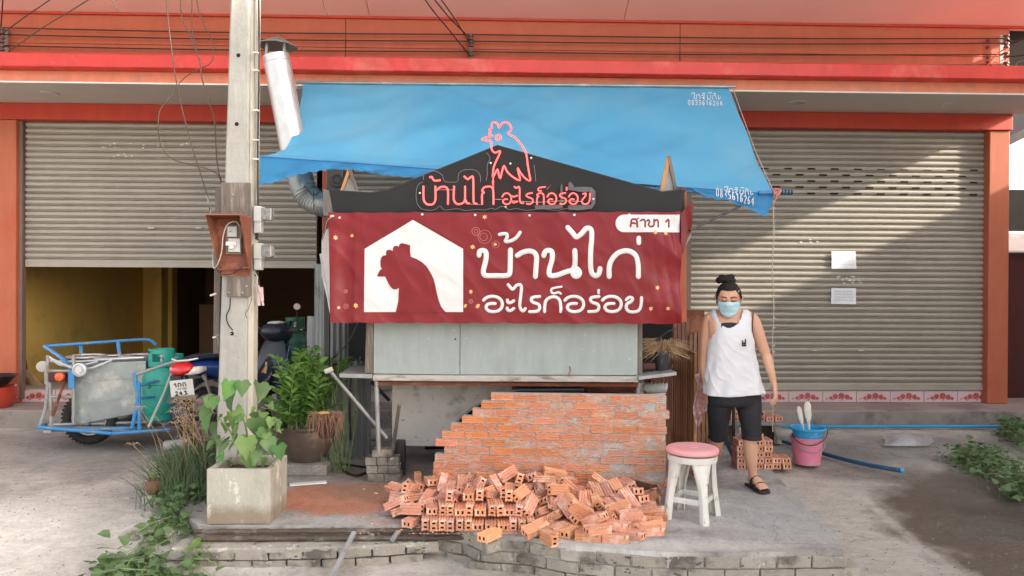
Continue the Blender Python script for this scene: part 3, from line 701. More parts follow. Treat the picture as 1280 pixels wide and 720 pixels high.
wire('drop_wire', [(1258, 60, 8.02), (1246, 68, 8.02), (1234, 82, 8.05), (1236, 90, 8.06), (1245, 78, 8.05), (1262, 96, 8.02)], .006, m_redbeam, 'orange painted loop of wire beside the right corner rack', group=gw)
for py in (51, 59, 72, 78, 90):
    q = P(1235, py, YS-.03); mb = MB(); mb.lathe(q, [(.014, -.012), (.02, 0), (.014, .012)], 8); o = center_build(mb, 'wall_insulator', m_insul)
    tag(o, 'small brown insulator knob in the column of knobs near the right corner', 'insulator', 'insulator knobs by the right corner')
from mathutils.geometry import tessellate_polygon
# ------------------------------------------------------------------ food stall
SY = 5.62                                       # stall front plane (turned with STK)
stall = T('food_stall', 'street food stall with black gable board, grey green counter front and steel legs', 'food stall', (.1, 6.0, 0))
def quadbox(pts, th, mat_, name, par, dirv=V(0, 1, 0), **k):
    mb = MB(); mb.prism(pts, dirv*th); return mb.build(name, mat_, par, **k)
BY = SY-.10                                     # gable board plane
gp = [PS(*a, BY) for a in ((417, 268), (411, 238), (463, 241), (484, 238), (622, 182), (828, 240), (852, 237), (850, 268))]
quadbox(gp, .02, m_black, 'gable_board', stall)
# thin rim of the board
mb = MB()
for a, b in zip(gp[1:-2], gp[2:-1]): mb.bar(a+V(0, .01, .002), b+V(0, .01, .002), .024, .006)
mb.build('board_rim', m_blackp, stall)
# folded ends of the board
quadbox([PS(411, 238, BY), PS(404, 236, BY+.45), PS(404, 270, BY+.45), PS(418, 268, BY)], .006, m_steelgrey, 'board_return', stall)
quadbox([PS(852, 237, BY), PS(858, 238, BY+.45), PS(858, 276, BY+.45), PS(850, 266, BY)], .006, m_black, 'board_return', stall)
# counter front, edge, shelves
fp = [PS(467, 403, SY), PS(797, 403, SY), PS(797, 469, SY), PS(467, 467, SY)]
fp[0].z += .25; fp[1].z += .25
xm = PS(575, 440, SY)
quadbox([fp[0], V(xm.x-.002, xm.y, fp[0].z), V(xm.x-.002, xm.y, fp[3].z), fp[3]], .02, m_greyboard, 'front_panel', stall, bevel=.002)
quadbox([V(xm.x+.002, xm.y, fp[0].z), fp[1], fp[2], V(xm.x+.002, xm.y, fp[3].z)], .02, m_greyboard, 'front_panel', stall, bevel=.002)
def slab_px(px0, py0, px1, py1, yf, depth, th, mat_, name, par):
    a = PS(px0, py0, yf); b = PS(px1, py1, yf); dv = V(0, depth, 0)
    mb = MB(); mb.prism([a, b, b+dv, a+dv], (0, 0, -th)); return mb.build(name, mat_, par, bevel=.003)
slab_px(466, 469, 798, 471, SY-.05, .66, .040, m_edge, 'counter_top', stall)
slab_px(424, 467, 465.5, 468, SY-.045, .60, .030, m_steelgrey, 'side_shelf', stall)
slab_px(798.5, 471, 846, 465, SY-.10, .55, .024, m_steelgrey, 'side_shelf', stall)
# side boards, posts, roof, and an added back that blocks light
def post(px, ya, yb, py0, py1, mat_, w=.04):
    a = PS(px, py0, ya); b = PS(px, py1, ya); mb = MB(); mb.bar(a, b, w); return mb.build('post', mat_, stall)
quadbox([PS(458, 400, SY), PS(466.5, 400, SY), PS(466.5, 466, SY), PS(456, 466, SY)], .04, m_oldwood, 'post', stall)
quadbox([PS(797.8, 400, SY), PS(803, 400, SY), PS(803, 468, SY), PS(797.8, 468, SY)], .05, m_oldwood, 'post', stall)
post(409, BY+.5, 0, 250, 470, m_blackp); post(853, BY+.30, 0, 240, 402, m_orangecol, .05)
a = PS(436, 300, SY+.75); b = PS(842, 300, SY+.75)
mb = MB(); mb.prism([V(a.x, a.y, .85), V(b.x, b.y, .85), V(b.x, b.y, 2.25), V(a.x, a.y, 2.25)], (0, .03, 0)); mb.build('light_block_board', m_black, stall)  # board added to block light behind the counter
mb = MB(); mb.prism([gp[1]+V(.02, .03, -.02), gp[6]+V(-.02, .03, -.02), V(gp[6].x, gp[6].y+.8, gp[6].z-.1), V(gp[1].x, gp[1].y+.8, gp[1].z-.1)], (0, 0, .02)); mb.build('roof_sheet', m_zinc, stall)
# white side boards hanging slanted at both ends of the banner
quadbox([PS(412, 268, BY+.1), PS(402, 300, BY+.45), PS(402, 345, BY+.45), PS(416, 402, BY+.05)], .012, m_white, 'side_board', stall)
mb = MB(); mb.tube([PS(401, 318, BY+.46), PS(416, 403, BY+.03)], .011, 8); mb.build('side_strut', m_galv, stall)
quadbox([PS(850, 268, BY+.02), PS(864, 287, BY+.3), PS(864, 296, BY+.3), PS(850, 320, BY+.02)], .006, m_steelgrey, 'side_board', stall)
# triangular ends standing on the roof
def tri(px, top, hw, base, yb, lab):
    r = stall
    A = PS(px, top, yb); B = PS(px-hw, base, yb); C = PS(px+hw, base, yb)
    mb = MB(); mb.prism([A+V(0, .012, -.03), B+V(.015, .012, 0), C+V(-.015, .012, 0)], (0, .012, 0)); mb.build('gable_triangle', m_steelgrey, r)
    mb = MB(); mb.bar(A, B, .03, .022); mb.build('triangle_batten', m_slatpale, r); mb = MB(); mb.bar(A, C, .03, .022); mb.build('triangle_batten', m_oldwood, r)
tri(437, 212, 12, 246, BY+.45, ''); tri(836, 195, 9, 240, BY+.15, '')
mb = MB(); q = PS(420, 226, BY+.75); mb.box(q, (.13, .10, .17)); mb.build('speaker_box', m_blackp, stall, bevel=.005)
mb = MB(); q = PS(421, 226, BY+.69); mb.lathe(q, [(.055, 0), (.05, .012), (.03, .004), (.018, .012), (0, .014)], 20, Matrix.Rotation(pi/2, 3, 'X')); mb.build('speaker_cone', m_tyre, stall, smooth='auto')
# frame under the counter
def leg(a, b, r=.016, m_=m_steelgrey, name='leg', par=stall):
    mb = MB(); mb.tube([a, b], r, 10); return mb.build(name, m_, par, smooth='auto')
lg = PS(470.5, 476, SY); zb = .255
leg(lg, V(lg.x+.02, lg.y, zb), .017)
leg(PS(413, 464, SY+.02), PS(484, 548, SY+.08), .014, m_steelgrey, 'brace'); leg(PS(465, 478, SY+.3), PS(486, 500, SY+.5), .014, m_blackp, 'brace')
mb = MB(); mb.lathe(PS(411, 463, SY-.02), [(.018, -.03), (.022, 0), (.018, .03)], 10, Matrix.Rotation(1.2, 3, 'Y')); mb.build('brace_end', m_offwhite, stall, smooth='auto')
leg(PS(492, 500, SY+.62), PS(492, 560, SY+.62), .018, m_blackp); leg(PS(760, 480, SY+.6), V(PS(760, 480, SY+.6).x, PS(760, 480, SY+.6).y, 0), .018, m_blackp)
leg(PS(798, 478, SY+.05), V(PS(798, 478, SY).x, PS(798, 478, SY).y+.05, 0), .016)
mb = MB(); mb.bar(PS(470, 479, SY+.03), PS(797, 481, SY+.03), .03, .025); mb.build('rail', m_rust, stall)
mb = MB(); mb.bar(PS(640, 484, SY+.35), PS(800, 486, SY+.35), .03, .03); mb.build('rail', m_rust, stall)
mb = MB(); mb.tube([PS(645, 488, SY+.10), PS(730, 487, SY+.10)], .030, 12); mb.build('rolled_mat', m_blackp, stall, smooth='auto')
mb = MB(); mb.tube([PS(733, 488, SY+.30), PS(800, 491, SY+.30)], .008, 6); mb.tube([PS(733, 494, SY+.30), PS(800, 494, SY+.30)], .008, 6); mb.build('shelf_rod', m_rust, stall)
hk = [PS(712, 458, SY-.03), PS(713, 464, SY-.045), PS(711, 468, SY-.05), PS(714, 470, SY-.05)]
mb = MB(); mb.tube(hk, .005, 6); mb.build('hook', m_rust, stall)
mb = MB(); mb.sphere(PS(569, 424, SY-.004), .007); mb.build('screw_head', m_rust, stall)
# worn white cart body with its wheel arch below the counter
cy = SY+.45
arch = [(556, 554), (562, 541), (572, 526), (590, 511), (612, 499), (640, 492), (672, 488.5)]
poly = [(490, 476), (736, 476), (736, 488)] + [a for a in reversed(arch)] + [(490, 553)]
cart = T('parked_food_cart', 'old grey white cart body with an arched wheel opening under the counter', 'cart', (PS(600, 553, cy).x, cy, 0))
quadbox([PS(x, y, cy) for x, y in poly], .02, m_offwhite, 'side_panel', cart)
mb = MB(); pts = catmull([PS(x, y, cy-.012) for x, y in arch], 5); mb.tube(pts, .010, 6); mb.build('arch_rim', m_steelgrey, cart)
mb = MB(); pr = [PS(x, y, cy+.02) for x, y in arch]
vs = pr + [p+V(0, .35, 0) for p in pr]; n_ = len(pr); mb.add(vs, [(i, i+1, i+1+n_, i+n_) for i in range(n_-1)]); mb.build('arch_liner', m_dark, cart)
mb = MB(); mb.bar(PS(490, 554, cy-.01), PS(556, 555, cy-.01), .03, .03); mb.build('bottom_lip', m_offwhite, cart)
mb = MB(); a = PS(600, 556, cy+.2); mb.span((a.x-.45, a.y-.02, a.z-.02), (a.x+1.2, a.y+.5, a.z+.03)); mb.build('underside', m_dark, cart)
mb = MB(); wc = PS(650, 560, cy+.18); wc.z = .27; mb.tube([wc+V(.21*cos(k*pi/12), 0, .21*sin(k*pi/12)) for k in range(24)], .06, 10, closed=True); wh = mb.build('wheel', m_tyre, cart, smooth=True)
mb = MB(); mb.lathe(wc, [(.15, -.02), (.15, .02)], 20, Matrix.Rotation(pi/2, 3, 'X')); mb.build('rim', m_galvdull, wh)
mb = MB(); mb.box(PS(585, 562, cy+.1), (.17, .06, .05)); mb.bar(PS(575, 556, cy+.1), PS(560, 575, cy+.1), .03); mb.build('axle_bracket', m_blackp, cart)
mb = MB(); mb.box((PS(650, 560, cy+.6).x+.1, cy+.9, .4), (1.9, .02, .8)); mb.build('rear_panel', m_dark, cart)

# ------------------------------------------------------------------ red vinyl banner
bn = BY-.05
b00 = PS(413.5, 403, bn); b10 = PS(850, 404.5, bn); b01 = PS(411, 266, bn); b11 = PS(851, 266, bn)
bx0, bx1 = b00.x, b10.x
def bw(x, z):                                  # how far the cloth stands off its plane
    u = (x-bx0)/(bx1-bx0); v = (z-1.22)/.8
    d = .014*noise.noise(V(x*1.6, z*2.4, 1)) + .010*noise.noise(V(x*5+z*3, z*4, 7))
    d += .010*abs(noise.noise(V((x*.8+z*1.2)*3.2, (z-x*.5)*1.1, 4)))*(1.0)
    d += .007*sin(x*17+3*sin(z*4))*max(0, 1-v*2.2)*.6
    if u < .07: d += .022*sin((u-.07)/.07*pi*1.5)*(.4+.6*(1-v))
    if u > .88: k = (u-.88)/.12; d += .020*k*sin(z*16+x*9)+.018*k*abs(sin(x*40+z*6))*.5
    d += .0045*noise.noise(V(x*11+z*6, z*9-x*4, 2)) + .004*(1-abs(noise.noise(V((x+z*.9)*5, (z-x*.4)*2.2, 9))))**6
    if v > .93: d -= .012*(v-.93)/.07*abs(sin(x*13))
    return d
def bpt(px, py, off=0.0):
    p = PS(px, py, bn); return p + V(0, -bw(p.x, p.z)-off, 0)
def bgrid(u, v):
    px = lerp(lerp(413.5, 850.5, u), lerp(411, 851, u), v); py = lerp(lerp(403, 404.5, u), lerp(265.5, 264.5, u), v)
    py += (1.1*abs(sin(u*38))-.4) * (1 if v in (0.0, 1.0) else 0)
    return bpt(px, py)
mb = MB(); mb.grid(bgrid, 260, 84)
banner = T('shop_banner', 'dark red vinyl banner with white Thai lettering and a rooster in a white house', 'banner', (b00.x, b00.y, b00.z))
mb.build('banner_cloth', m_banner, banner, smooth=True)
def conform(pts2, off, mat_, name, par):       # flat print that follows the folds of the cloth
    bm = bmesh.new()
    vs = [bm.verts.new((x, y, 0)) for x, y in pts2]
    for t_ in tessellate_polygon([[Vector((x, y, 0)) for x, y in pts2]]): bm.faces.new([vs[i_] for i_ in t_])
    x0 = min(p[0] for p in pts2); x1 = max(p[0] for p in pts2); y0 = min(p[1] for p in pts2); y1 = max(p[1] for p in pts2)
    k = x0
    while k < x1: bmesh.ops.bisect_plane(bm, geom=bm.verts[:]+bm.edges[:]+bm.faces[:], plane_co=(k, 0, 0), plane_no=(1, 0, 0)); k += 2.0
    k = y0
    while k < y1: bmesh.ops.bisect_plane(bm, geom=bm.verts[:]+bm.edges[:]+bm.faces[:], plane_co=(0, k, 0), plane_no=(0, 1, 0)); k += 2.0
    off0 = wloc(par)
    for v in bm.verts: v.co = bpt(v.co.x, v.co.y, off) - off0
    bmesh.ops.recalc_face_normals(bm, faces=bm.faces)
    me = bpy.data.meshes.new(name); bm.to_mesh(me); bm.free(); me.materials.append(mat_)
    me.polygons.foreach_set('use_smooth', [True]*len(me.polygons))
    o = bpy.data.objects.new(name, me); COL.objects.link(o); o.parent = par; return o
Z2 = lambda x, y: (400+x/4.8, 260+y/4.8)
house = [Z2(*a) for a in ((266, 624), (268, 245), (558, 72), (859, 245), (859, 624))]
conform(house, .004, m_vwhite, 'printed_house', banner)
ch = [(455, 625), (464, 590), (470, 560), (475, 480), (458, 488), (440, 487), (426, 475), (413, 455), (402, 432), (393, 412), (342, 411), (349, 396), (358, 378), (366, 368), (372, 368), (364, 348), (362, 320), (369, 295), (381, 286), (398, 284), (398, 262), (406, 252), (422, 250), (437, 258), (438, 240), (446, 228), (462, 226), (472, 232), (478, 217), (490, 211), (512, 215), (541, 224), (541, 260), (545, 292), (580, 306), (612, 325), (640, 350), (664, 388), (682, 425), (692, 462), (700, 505), (712, 552), (726, 590), (744, 614), (756, 625)]
conform([Z2(*a) for a in ch], .0075, m_banner, 'printed_rooster', banner)
def strokes(mapf, lst, wpx, off, mat_, name, par, flat=None, n=5, pfun=bpt):
    """each stroke: a smooth round-ended strip lying on the cloth"""
    objs = []
    mb = MB()
    for st in lst:
        w = wpx
        if isinstance(st, tuple): st, w = st
        p2 = [Vector((*mapf(*a), 0)) for a in st]
        p2 = catmull(p2, n) if len(p2) > 2 else [p2[0].lerp(p2[-1], i/6) for i in range(7)]
        cs = []
        m_ = len(p2)
        ends = [0, m_-1]
        for i, p in enumerate(p2):
            d = p2[min(i+1, m_-1)]-p2[max(i-1, 0)]; d.normalize(); nn = Vector((-d.y, d.x, 0)); cs.append((p, d, nn, w/2))
        c0 = cs[0]; c1 = cs[-1]; r = w/2
        cs = [(c0[0]-c0[1]*r*.95, c0[1], c0[2], r*.30), (c0[0]-c0[1]*r*.65, c0[1], c0[2], r*.76)] + cs + [(c1[0]+c1[1]*r*.65, c1[1], c1[2], r*.76), (c1[0]+c1[1]*r*.95, c1[1], c1[2], r*.30)]
        vs = []; prof = [(-1, 0), (-.75, 1), (0, 1.25), (.75, 1), (1, 0)]
        for p, d, nn, rr_ in cs:
            for a, h in prof:
                q = p + nn*a*rr_; vs.append(pfun(q.x, q.y, off*(.35+.65*h)))
        k = len(prof)
        mb.add(vs, [(i*k+j, i*k+j+1, (i+1)*k+j+1, (i+1)*k+j) for i in range(len(cs)-1) for j in range(k-1)])
    return mb.build(name, mat_, par, smooth=True)
B3 = lambda x, y: (580+x/4.571, 260+y/4.571)
W1, W2 = 29/4.571, 18/4.571
def ring(cx, cy, r, n=14): return [(cx+r*cos(2*pi*k/n), cy+r*sin(2*pi*k/n)) for k in range(n+1)]
L1 = {
 'bo': [[(86, 270), (90, 248), (112, 244), (126, 258), (124, 300), (112, 350), (112, 374), (126, 386), (180, 387), (240, 386), (260, 374), (264, 330), (265, 240)],
        ([(203, 152), (222, 148), (242, 150), (246, 168), (236, 190), (262, 190), (296, 172), (320, 140)], 20/4.571)],
 'aa': [[(304, 272), (330, 256), (368, 246), (400, 254), (414, 280), (412, 330), (408, 392)]],
 'no': [[(456, 272), (464, 250), (486, 242), (504, 254), (502, 300), (488, 350), (490, 384), (530, 384), (580, 366), (620, 352), (634, 320), (632, 244)], [(632, 340), (650, 352), (660, 370), (650, 388), (634, 390), (622, 376), (630, 362), (648, 366)]],
 'ai': [[(592, 112), (618, 142), (640, 166), (668, 150), (694, 120), (714, 116), (728, 132), (728, 180), (722, 250), (722, 330), (730, 372), (752, 388), (770, 374), (776, 346)]],
 'ko': [[(828, 392), (828, 340), (840, 300), (872, 262), (912, 246), (950, 250), (980, 274), (992, 320), (994, 392)], ([(997, 172), (997, 200)], 27/4.571)],
}
for k_, st in L1.items(): strokes(B3, st, W1, .007, m_vwhite, 'printed_letter', banner)
def o_ang(x): return [(x, 527), (x+16, 513), (x+45, 505), (x+78, 510), (x+102, 530), (x+106, 560), (x+90, 584), (x+60, 592), (x+30, 588), (x+14, 570), (x+22, 552), (x+44, 546), (x+66, 546)]
def ro_rua(x): return [(x+62, 506), (x+22, 511), (x+14, 526), (x+26, 540), (x+54, 550), (x+62, 570), (x+50, 588), (x+22, 592), (x+4, 592)]
L2 = [[o_ang(112)], [[(248, 526), (252, 540), (268, 540), (284, 530)], [(246, 572), (252, 585), (268, 585), (284, 574)]],
      [[(252, 438), (268, 458), (280, 464), (298, 444), (318, 438), (328, 454), (324, 500), (318, 550), (324, 578), (338, 588), (350, 574)]],
      [ro_rua(370)], [[(460, 592), (461, 560), (468, 530), (490, 512), (520, 508), (544, 524), (552, 560), (552, 592)], ([(556, 450), (520, 456), (500, 464), (500, 482), (516, 488), (538, 482), (552, 490)], 13/4.571)],
      [o_ang(576)], [ro_rua(708), ([(768, 470), (768, 486)], 15/4.571)], [o_ang(790)],
      [[(926, 524), (944, 510), (962, 518), (954, 534), (930, 548), (926, 572), (940, 590), (970, 594), (998, 584), (1010, 556), (1012, 512)]]]
for st in L2: strokes(B3, st, W2, .006, m_vwhite, 'printed_letter', banner)
# white pill with the branch number
pill = [B3(1232, 38)] + [B3(1232, 90), B3(1232, 139)] + [B3(912+48*cos(a), 89+50*sin(a)) for a in [pi/2+pi*k/12 for k in range(13)]]
conform(pill, .004, m_vwhite, 'printed_pill', banner)
m_maroon = M('maroon_print', (.24, .012, .02, 1), rough=.4)
wp = 11/4.571
for st in ([[(952, 82), (956, 68), (970, 64), (984, 72), (988, 108)], [(950, 106), (952, 92), (966, 86), (976, 90)], ([(982, 68), (996, 58)], wp*.7)],
           [[(1006, 74), (1020, 66), (1032, 76), (1032, 108)]],
           [[(1044, 74), (1052, 68), (1058, 80), (1052, 96), (1062, 106), (1078, 104), (1084, 90), (1084, 66)]],
           [[(1092, 74), (1100, 67), (1108, 76), (1108, 108)]], [[(1154, 78), (1170, 66), (1170, 108)]]):
    strokes(B3, st, wp, .0075, m_maroon, 'printed_letter', banner)
# small gold print motifs
random.seed(11)
for cx, cy, r, mt in ((95, 178, 17, 0), (192, 165, 14, 0), (115, 598, 12, 0), (215, 585, 18, 0), (918, 235, 15, 0), (905, 502, 15, 0), (870, 590, 12, 0), (945, 590, 14, 0), (155, 590, 14, 1), (905, 560, 12, 1), (152, 500, 10, 1), (70, 50, 12, 0), (935, 140, 24, 1)):
    p = []
    for k in range(12):
        rr_ = r*(1 if k % 2 else .55)*random.uniform(.8, 1.15); a = 2*pi*k/12; p.append(Z2(cx+rr_*cos(a), cy+rr_*sin(a)))
    if mt == 0: conform(p, .004, m_gold, 'printed_motif', banner)
    else: strokes(Z2, [ring(cx, cy, r), ring(cx, cy, r*.5)], .5, .003, m_goldpale, 'printed_swirl', banner, n=2)
for cx, cy, r in ((118, 52, 15), (48, 222, 14), (1090, 140, 15), (1150, 145, 15), (1104, 456, 16), (1066, 574, 15), (1160, 574, 14), (178, 208, 13), (10, 556, 10), (82, 556, 12)):
    p = []
    for k in range(12):
        rr_ = r*(1 if k % 2 else .5)*random.uniform(.8, 1.15); a = 2*pi*k/12; p.append(B3(cx+rr_*cos(a), cy+rr_*sin(a)))
    conform(p, .0045, m_gold, 'printed_motif', banner)
strokes(B3, [ring(118, 165, 38), ring(112, 165, 22), ring(180, 208, 20), ring(1128, 90, 14)], .45, .003, m_goldpale, 'printed_swirl', banner, n=2)
# eyelets and ties, flap folded round the right end
for px, py in ((417, 270), (425, 272), (528, 268), (594, 268.5), (662, 269), (718, 268.5), (786, 268.5), (846, 270)):
    q = bpt(px, py, .003); mb = MB(); mb.lathe(q, [(.005, .002), (.009, .004), (.009, -.001)], 10, Matrix.Rotation(pi/2, 3, 'X')); mb.build('eyelet', m_galv, banner)
mb = MB(); mb.grid(lambda u, v: PS(lerp(850.5, lerp(864, 866, v), u), lerp(lerp(322, 268, v), lerp(290, 250, v), u), bn+u*.30) + V(0, -.02*sin(u*6+v*3), 0), 10, 10)
mb.build('banner_flap', m_banner, banner, smooth=True)
mb = MB(); mb.grid(lambda u, v: PS(lerp(411, 404, u), lerp(lerp(284, 268, v), lerp(292, 274, v), u), bn+u*.2) + V(0, .01*sin(u*9+v*8), 0), 6, 6); mb.build('banner_flap', m_banner, banner, smooth=True)
mb = MB(); mb.tube(catmull([bpt(417, 271, .01), PS(409, 276, bn), PS(406, 290, bn+.1), PS(403, 300, bn+.3)], 5), .004, 5); mb.build('tie_string', m_greywire, banner)

# ------------------------------------------------------------------ neon sign on clear acrylic
NY = BY-.045
neon = T('neon_sign', 'lit pink red neon sign with Thai words and a rooster outline', 'neon sign', tuple(PS(640, 262, NY)))
N6 = lambda x, y: (400+x/5.142, 140+y/5.142)
N7 = lambda x, y: (580+x/5.145, 140+y/5.145)
def ntube(mapf, pts, name='neon_tube', r=.0062, n=5, closed=False, m_=None, yy=NY):
    p = [PS(*mapf(*a), yy) for a in pts]
    p = catmull(p, n) if len(p) > 2 else p
    mb = MB(); mb.tube(p, r, 8); return mb.build(name, m_ or m_neon, neon, smooth=True)
rooster = [(112, 178), (140, 182), (165, 184), (175, 192), (178, 240), (200, 262), (232, 250), (226, 275), (205, 320), (190, 360), (185, 420), (200, 395), (215, 368), (222, 395), (232, 430), (245, 380), (258, 345), (275, 380), (310, 415), (360, 440), (350, 390), (345, 360), (362, 388), (392, 425), (426, 442), (420, 400), (410, 340), (400, 270), (375, 220), (335, 170), (285, 140), (300, 122), (303, 100), (290, 75), (268, 66), (244, 74), (225, 102), (216, 76), (197, 65), (178, 78), (180, 104), (162, 112), (170, 124), (160, 142), (182, 153), (145, 162), (112, 178)]
p = [PS(*N7(*a), NY) for a in rooster]
pp = []
for i in range(len(p)-1):
    pp += catmull([p[i], p[i+1]], 3)[:-1] if False else []
mb = MB(); mb.tube(catmull(p, 3), .0062, 8); mb.build('neon_rooster', m_neon, neon, smooth=True)
ntube(N7, ring(221, 163, 16), 'neon_eye', n=2); ntube(N7, [(187, 420), (188, 500)], r=.005)
for st in ([(665, 475), (666, 560), (684, 590), (705, 596), (728, 590), (742, 560), (741, 475)], [(703, 420), (720, 418), (726, 432), (740, 442), (775, 438)],
           [(748, 505), (772, 484), (804, 482), (822, 505), (822, 596)], [(862, 475), (860, 560), (876, 588), (900, 592), (924, 580), (932, 555), (932, 475)], [(932, 560), (944, 584), (962, 588)],
           [(925, 412), (948, 432), (962, 424), (980, 414), (985, 440), (986, 540), (990, 584), (1010, 590)],
           [(1042, 596), (1042, 530), (1054, 518), (1042, 506), (1058, 484), (1095, 480), (1112, 500), (1115, 596)], [(1112, 440), (1112, 466)]): ntube(N6, st, 'neon_letter', r=.0068)
def no(x): return [(x-2, 548), (x+12, 528), (x+32, 522), (x+52, 536), (x+58, 560), (x+48, 586), (x+26, 593), (x+6, 582), (x+8, 566), (x+22, 560), (x+36, 563)]
def nr(x): return [(x+44, 520), (x+10, 527), (x+4, 540), (x+20, 550), (x+42, 560), (x+42, 582), (x+22, 593), (x+2, 588)]
for st in (no(246), [(310, 538), (318, 546), (345, 536)], [(310, 574), (318, 583), (345, 576)], [(322, 478), (336, 490), (352, 480), (358, 500), (358, 560), (366, 584), (386, 586)], nr(398),
           [(470, 596), (470, 552), (480, 543), (469, 533), (486, 522), (506, 526), (513, 545), (513, 596)], [(476, 506), (480, 490), (500, 484), (526, 482)], [(478, 507), (500, 508)],
           no(536), nr(612), [(660, 482), (660, 506)], no(674), [(762, 528), (784, 524), (778, 544), (764, 560), (758, 576), (770, 592), (796, 588), (808, 566), (810, 520)]): ntube(N7, st, 'neon_letter', r=.0052)
ntube(N7, [(200, 562), (245, 562)], 'lead_wire', .0022, m_=m_greywire, yy=NY+.012)
ntube(N7, [(310, 570), (470, 580), (620, 572), (760, 575)], 'lead_wire', .0022, m_=m_greywire, yy=NY+.012); ntube(N6, [(742, 500), (862, 500)], 'lead_wire', .0022, m_=m_greywire, yy=NY+.012); ntube(N6, [(935, 590), (1040, 596)], 'lead_wire', .0022, m_=m_greywire, yy=NY+.012)
ntube(N7, [(185, 153), (206, 160)], 'lead_wire', .002, m_=m_greywire, yy=NY+.012)
m_acr = M('acrylic_edge', (.22, .22, .23, 1), rough=.25)
ol = [(660, 450), (630, 470), (618, 520), (622, 580), (650, 620), (700, 632), (745, 625), (770, 602), (800, 630), (880, 622), (940, 634), (1000, 626), (1060, 630), (1100, 618), (1130, 626), (1170, 606), (1215, 628), (1260, 620), (1330, 632), (1420, 622), (1520, 632), (1600, 618), (1660, 628)]
ntube(N6, ol, 'acrylic_outline', .0018, m_=m_acr, yy=NY+.02, n=3)
ntube(N6, [(668, 440), (665, 410), (690, 385), (740, 380), (785, 405), (800, 445), (850, 452), (885, 445), (890, 400), (920, 374), (975, 370), (1015, 385), (1032, 420), (1030, 450)], 'acrylic_outline', .0018, m_=m_acr, yy=NY+.02, n=3)
ntube(N6, [(1066, 445), (1075, 400), (1075, 340), (1094, 296), (1070, 262)], 'acrylic_outline', .0018, m_=m_acr, yy=NY+.02, n=3)
ntube(N7, [(450, 340), (458, 400), (462, 450)], 'acrylic_outline', .0018, m_=m_acr, yy=NY+.02, n=3)
m_acrp = M('dusty_acrylic', (.11, .11, .12, 1), (.06, .06, .065, 1), 12, .3)
for poly in ([(535, 500), (560, 470), (548, 478), (530, 492)], [(620, 480), (632, 455), (635, 500), (635, 620), (460, 628), (455, 600), (620, 595)], [(670, 500), (672, 455), (685, 448), (705, 470), (708, 484), (760, 480), (820, 484), (846, 510), (845, 590), (820, 622), (740, 632), (672, 630), (668, 600), (820, 596), (816, 512), (760, 515)]):
    pts = [PS(*N7(*a), NY+.022) for a in poly]
    mb = MB(); mb.prism(pts, (0, .003, 0)); mb.build('acrylic_sheet', m_acrp, neon)
for x, y in ((172, 328), (432, 296), (298, 332), (832, 560), (268, 610)):
    mb = MB(); mb.sphere(PS(*N7(x, y), NY+.01), .008, 8, 6); mb.build('stand_off_cap', m_white, neon)
mb = MB(); mb.sphere(PS(*N6(642, 521), NY+.01), .008, 8, 6); mb.build('stand_off_cap', m_white, neon)

# ------------------------------------------------------------------ blue tarpaulin
YT, YB = 7.44, 6.35
def curve(tab, v):
    for (a, x0), (b, x1) in zip(tab[:-1], tab[1:]):
        if v <= b: return lerp(x0, x1, (v-a)/(b-a))
    return tab[-1][1]
tl = [(0, (379, 104)), (.2, (377.5, 122)), (.45, (372, 150)), (.65, (364, 172)), (.8, (356, 188)), (.9, (344, 193)), (1, (325, 195))]
tr_ = [(0, (911, 109)), (.25, (922, 140)), (.5, (935, 173)), (.75, (950, 208)), (.9, (960, 230)), (1, (966, 242))]
def c2(tab, v): return (curve([(a, b[0]) for a, b in tab], v), curve([(a, b[1]) for a, b in tab], v))
def tarp_pt(u, v):
    a = c2(tl, v); b = c2(tr_, v)
    py = lerp(a[1], b[1], u); px = lerp(a[0], b[0], u)
    py -= 2.2*sin(pi*u)*0 - 3.0*sin(pi*v)*sin(pi*u)*.5
    p = P(px, py, lerp(YT, YB, v))
    d = .045*noise.noise(V(p.x*1.1, v*2.6, 2)) + .022*noise.noise(V(p.x*3+v*4, v*5, 5))
    d += .016*exp(-((u-.03)/.05)**2)*sin(v*9) + .014*exp(-((u-.98)/.05)**2)*sin(v*14+1)
    # diagonal tension folds from the two lower corners
    d += .010*abs(noise.noise(V((u*3+v)*4, (v-u*2)*1.5, 3))) + .016*sin((u*7+v*5))*v*(1-u)*.8 + .010*sin(u*11-v*8)*(1-v)*u + .014*exp(-((u*1.0-v*.55-.28)/.03)**2)
    return p + V(0, -.6, .8)*d*sin(pi*min(max(v, .0), 1))**.5
tarp = T('blue_tarpaulin', 'sky blue tarpaulin awning sloping from the canopy edge over the stall', 'awning', tuple(P(640, 104, YT)))
mb = MB(); mb.grid(tarp_pt, 180, 70); mb.build('awning_cloth', m_tarp, tarp, smooth=True)
val = [(325, 231), (334, 230.5), (345, 228), (357, 223), (370, 219), (392, 215.5), (412, 213), (437, 212.5), (455, 215), (480, 219), (508, 222), (540, 223.5), (580, 223), (640, 222), (690, 222), (720, 224), (770, 224), (790, 221), (812, 219.5), (832, 222), (850, 231), (866, 237), (880, 246), (897, 250), (910, 250), (923, 258), (935, 259), (946, 267), (955, 271), (961, 262), (966, 245)]
def val_pt(u, v):
    px = lerp(325, 966, u)
    top = lerp(195, 242, u)-.4
    bot = max(curve([(a-325, b) for a, b in val], px-325) + .9*sin(px*.45), top+1.2)
    py = lerp(top, bot, v)
    p = P(px, py, YB+.012)
    return p + V(0, -(.020*sin(px*.11+v*2.5)+.012*noise.noise(V(px*.05, v*3, 1)))*v - .012*v, 0)
m_tarpflap = M('blue_tarpaulin_hem', (.055, .335, .66, 1), (.045, .28, .60, 1), 1.5, .5, bump=.12, bscale=150, transl=.35)
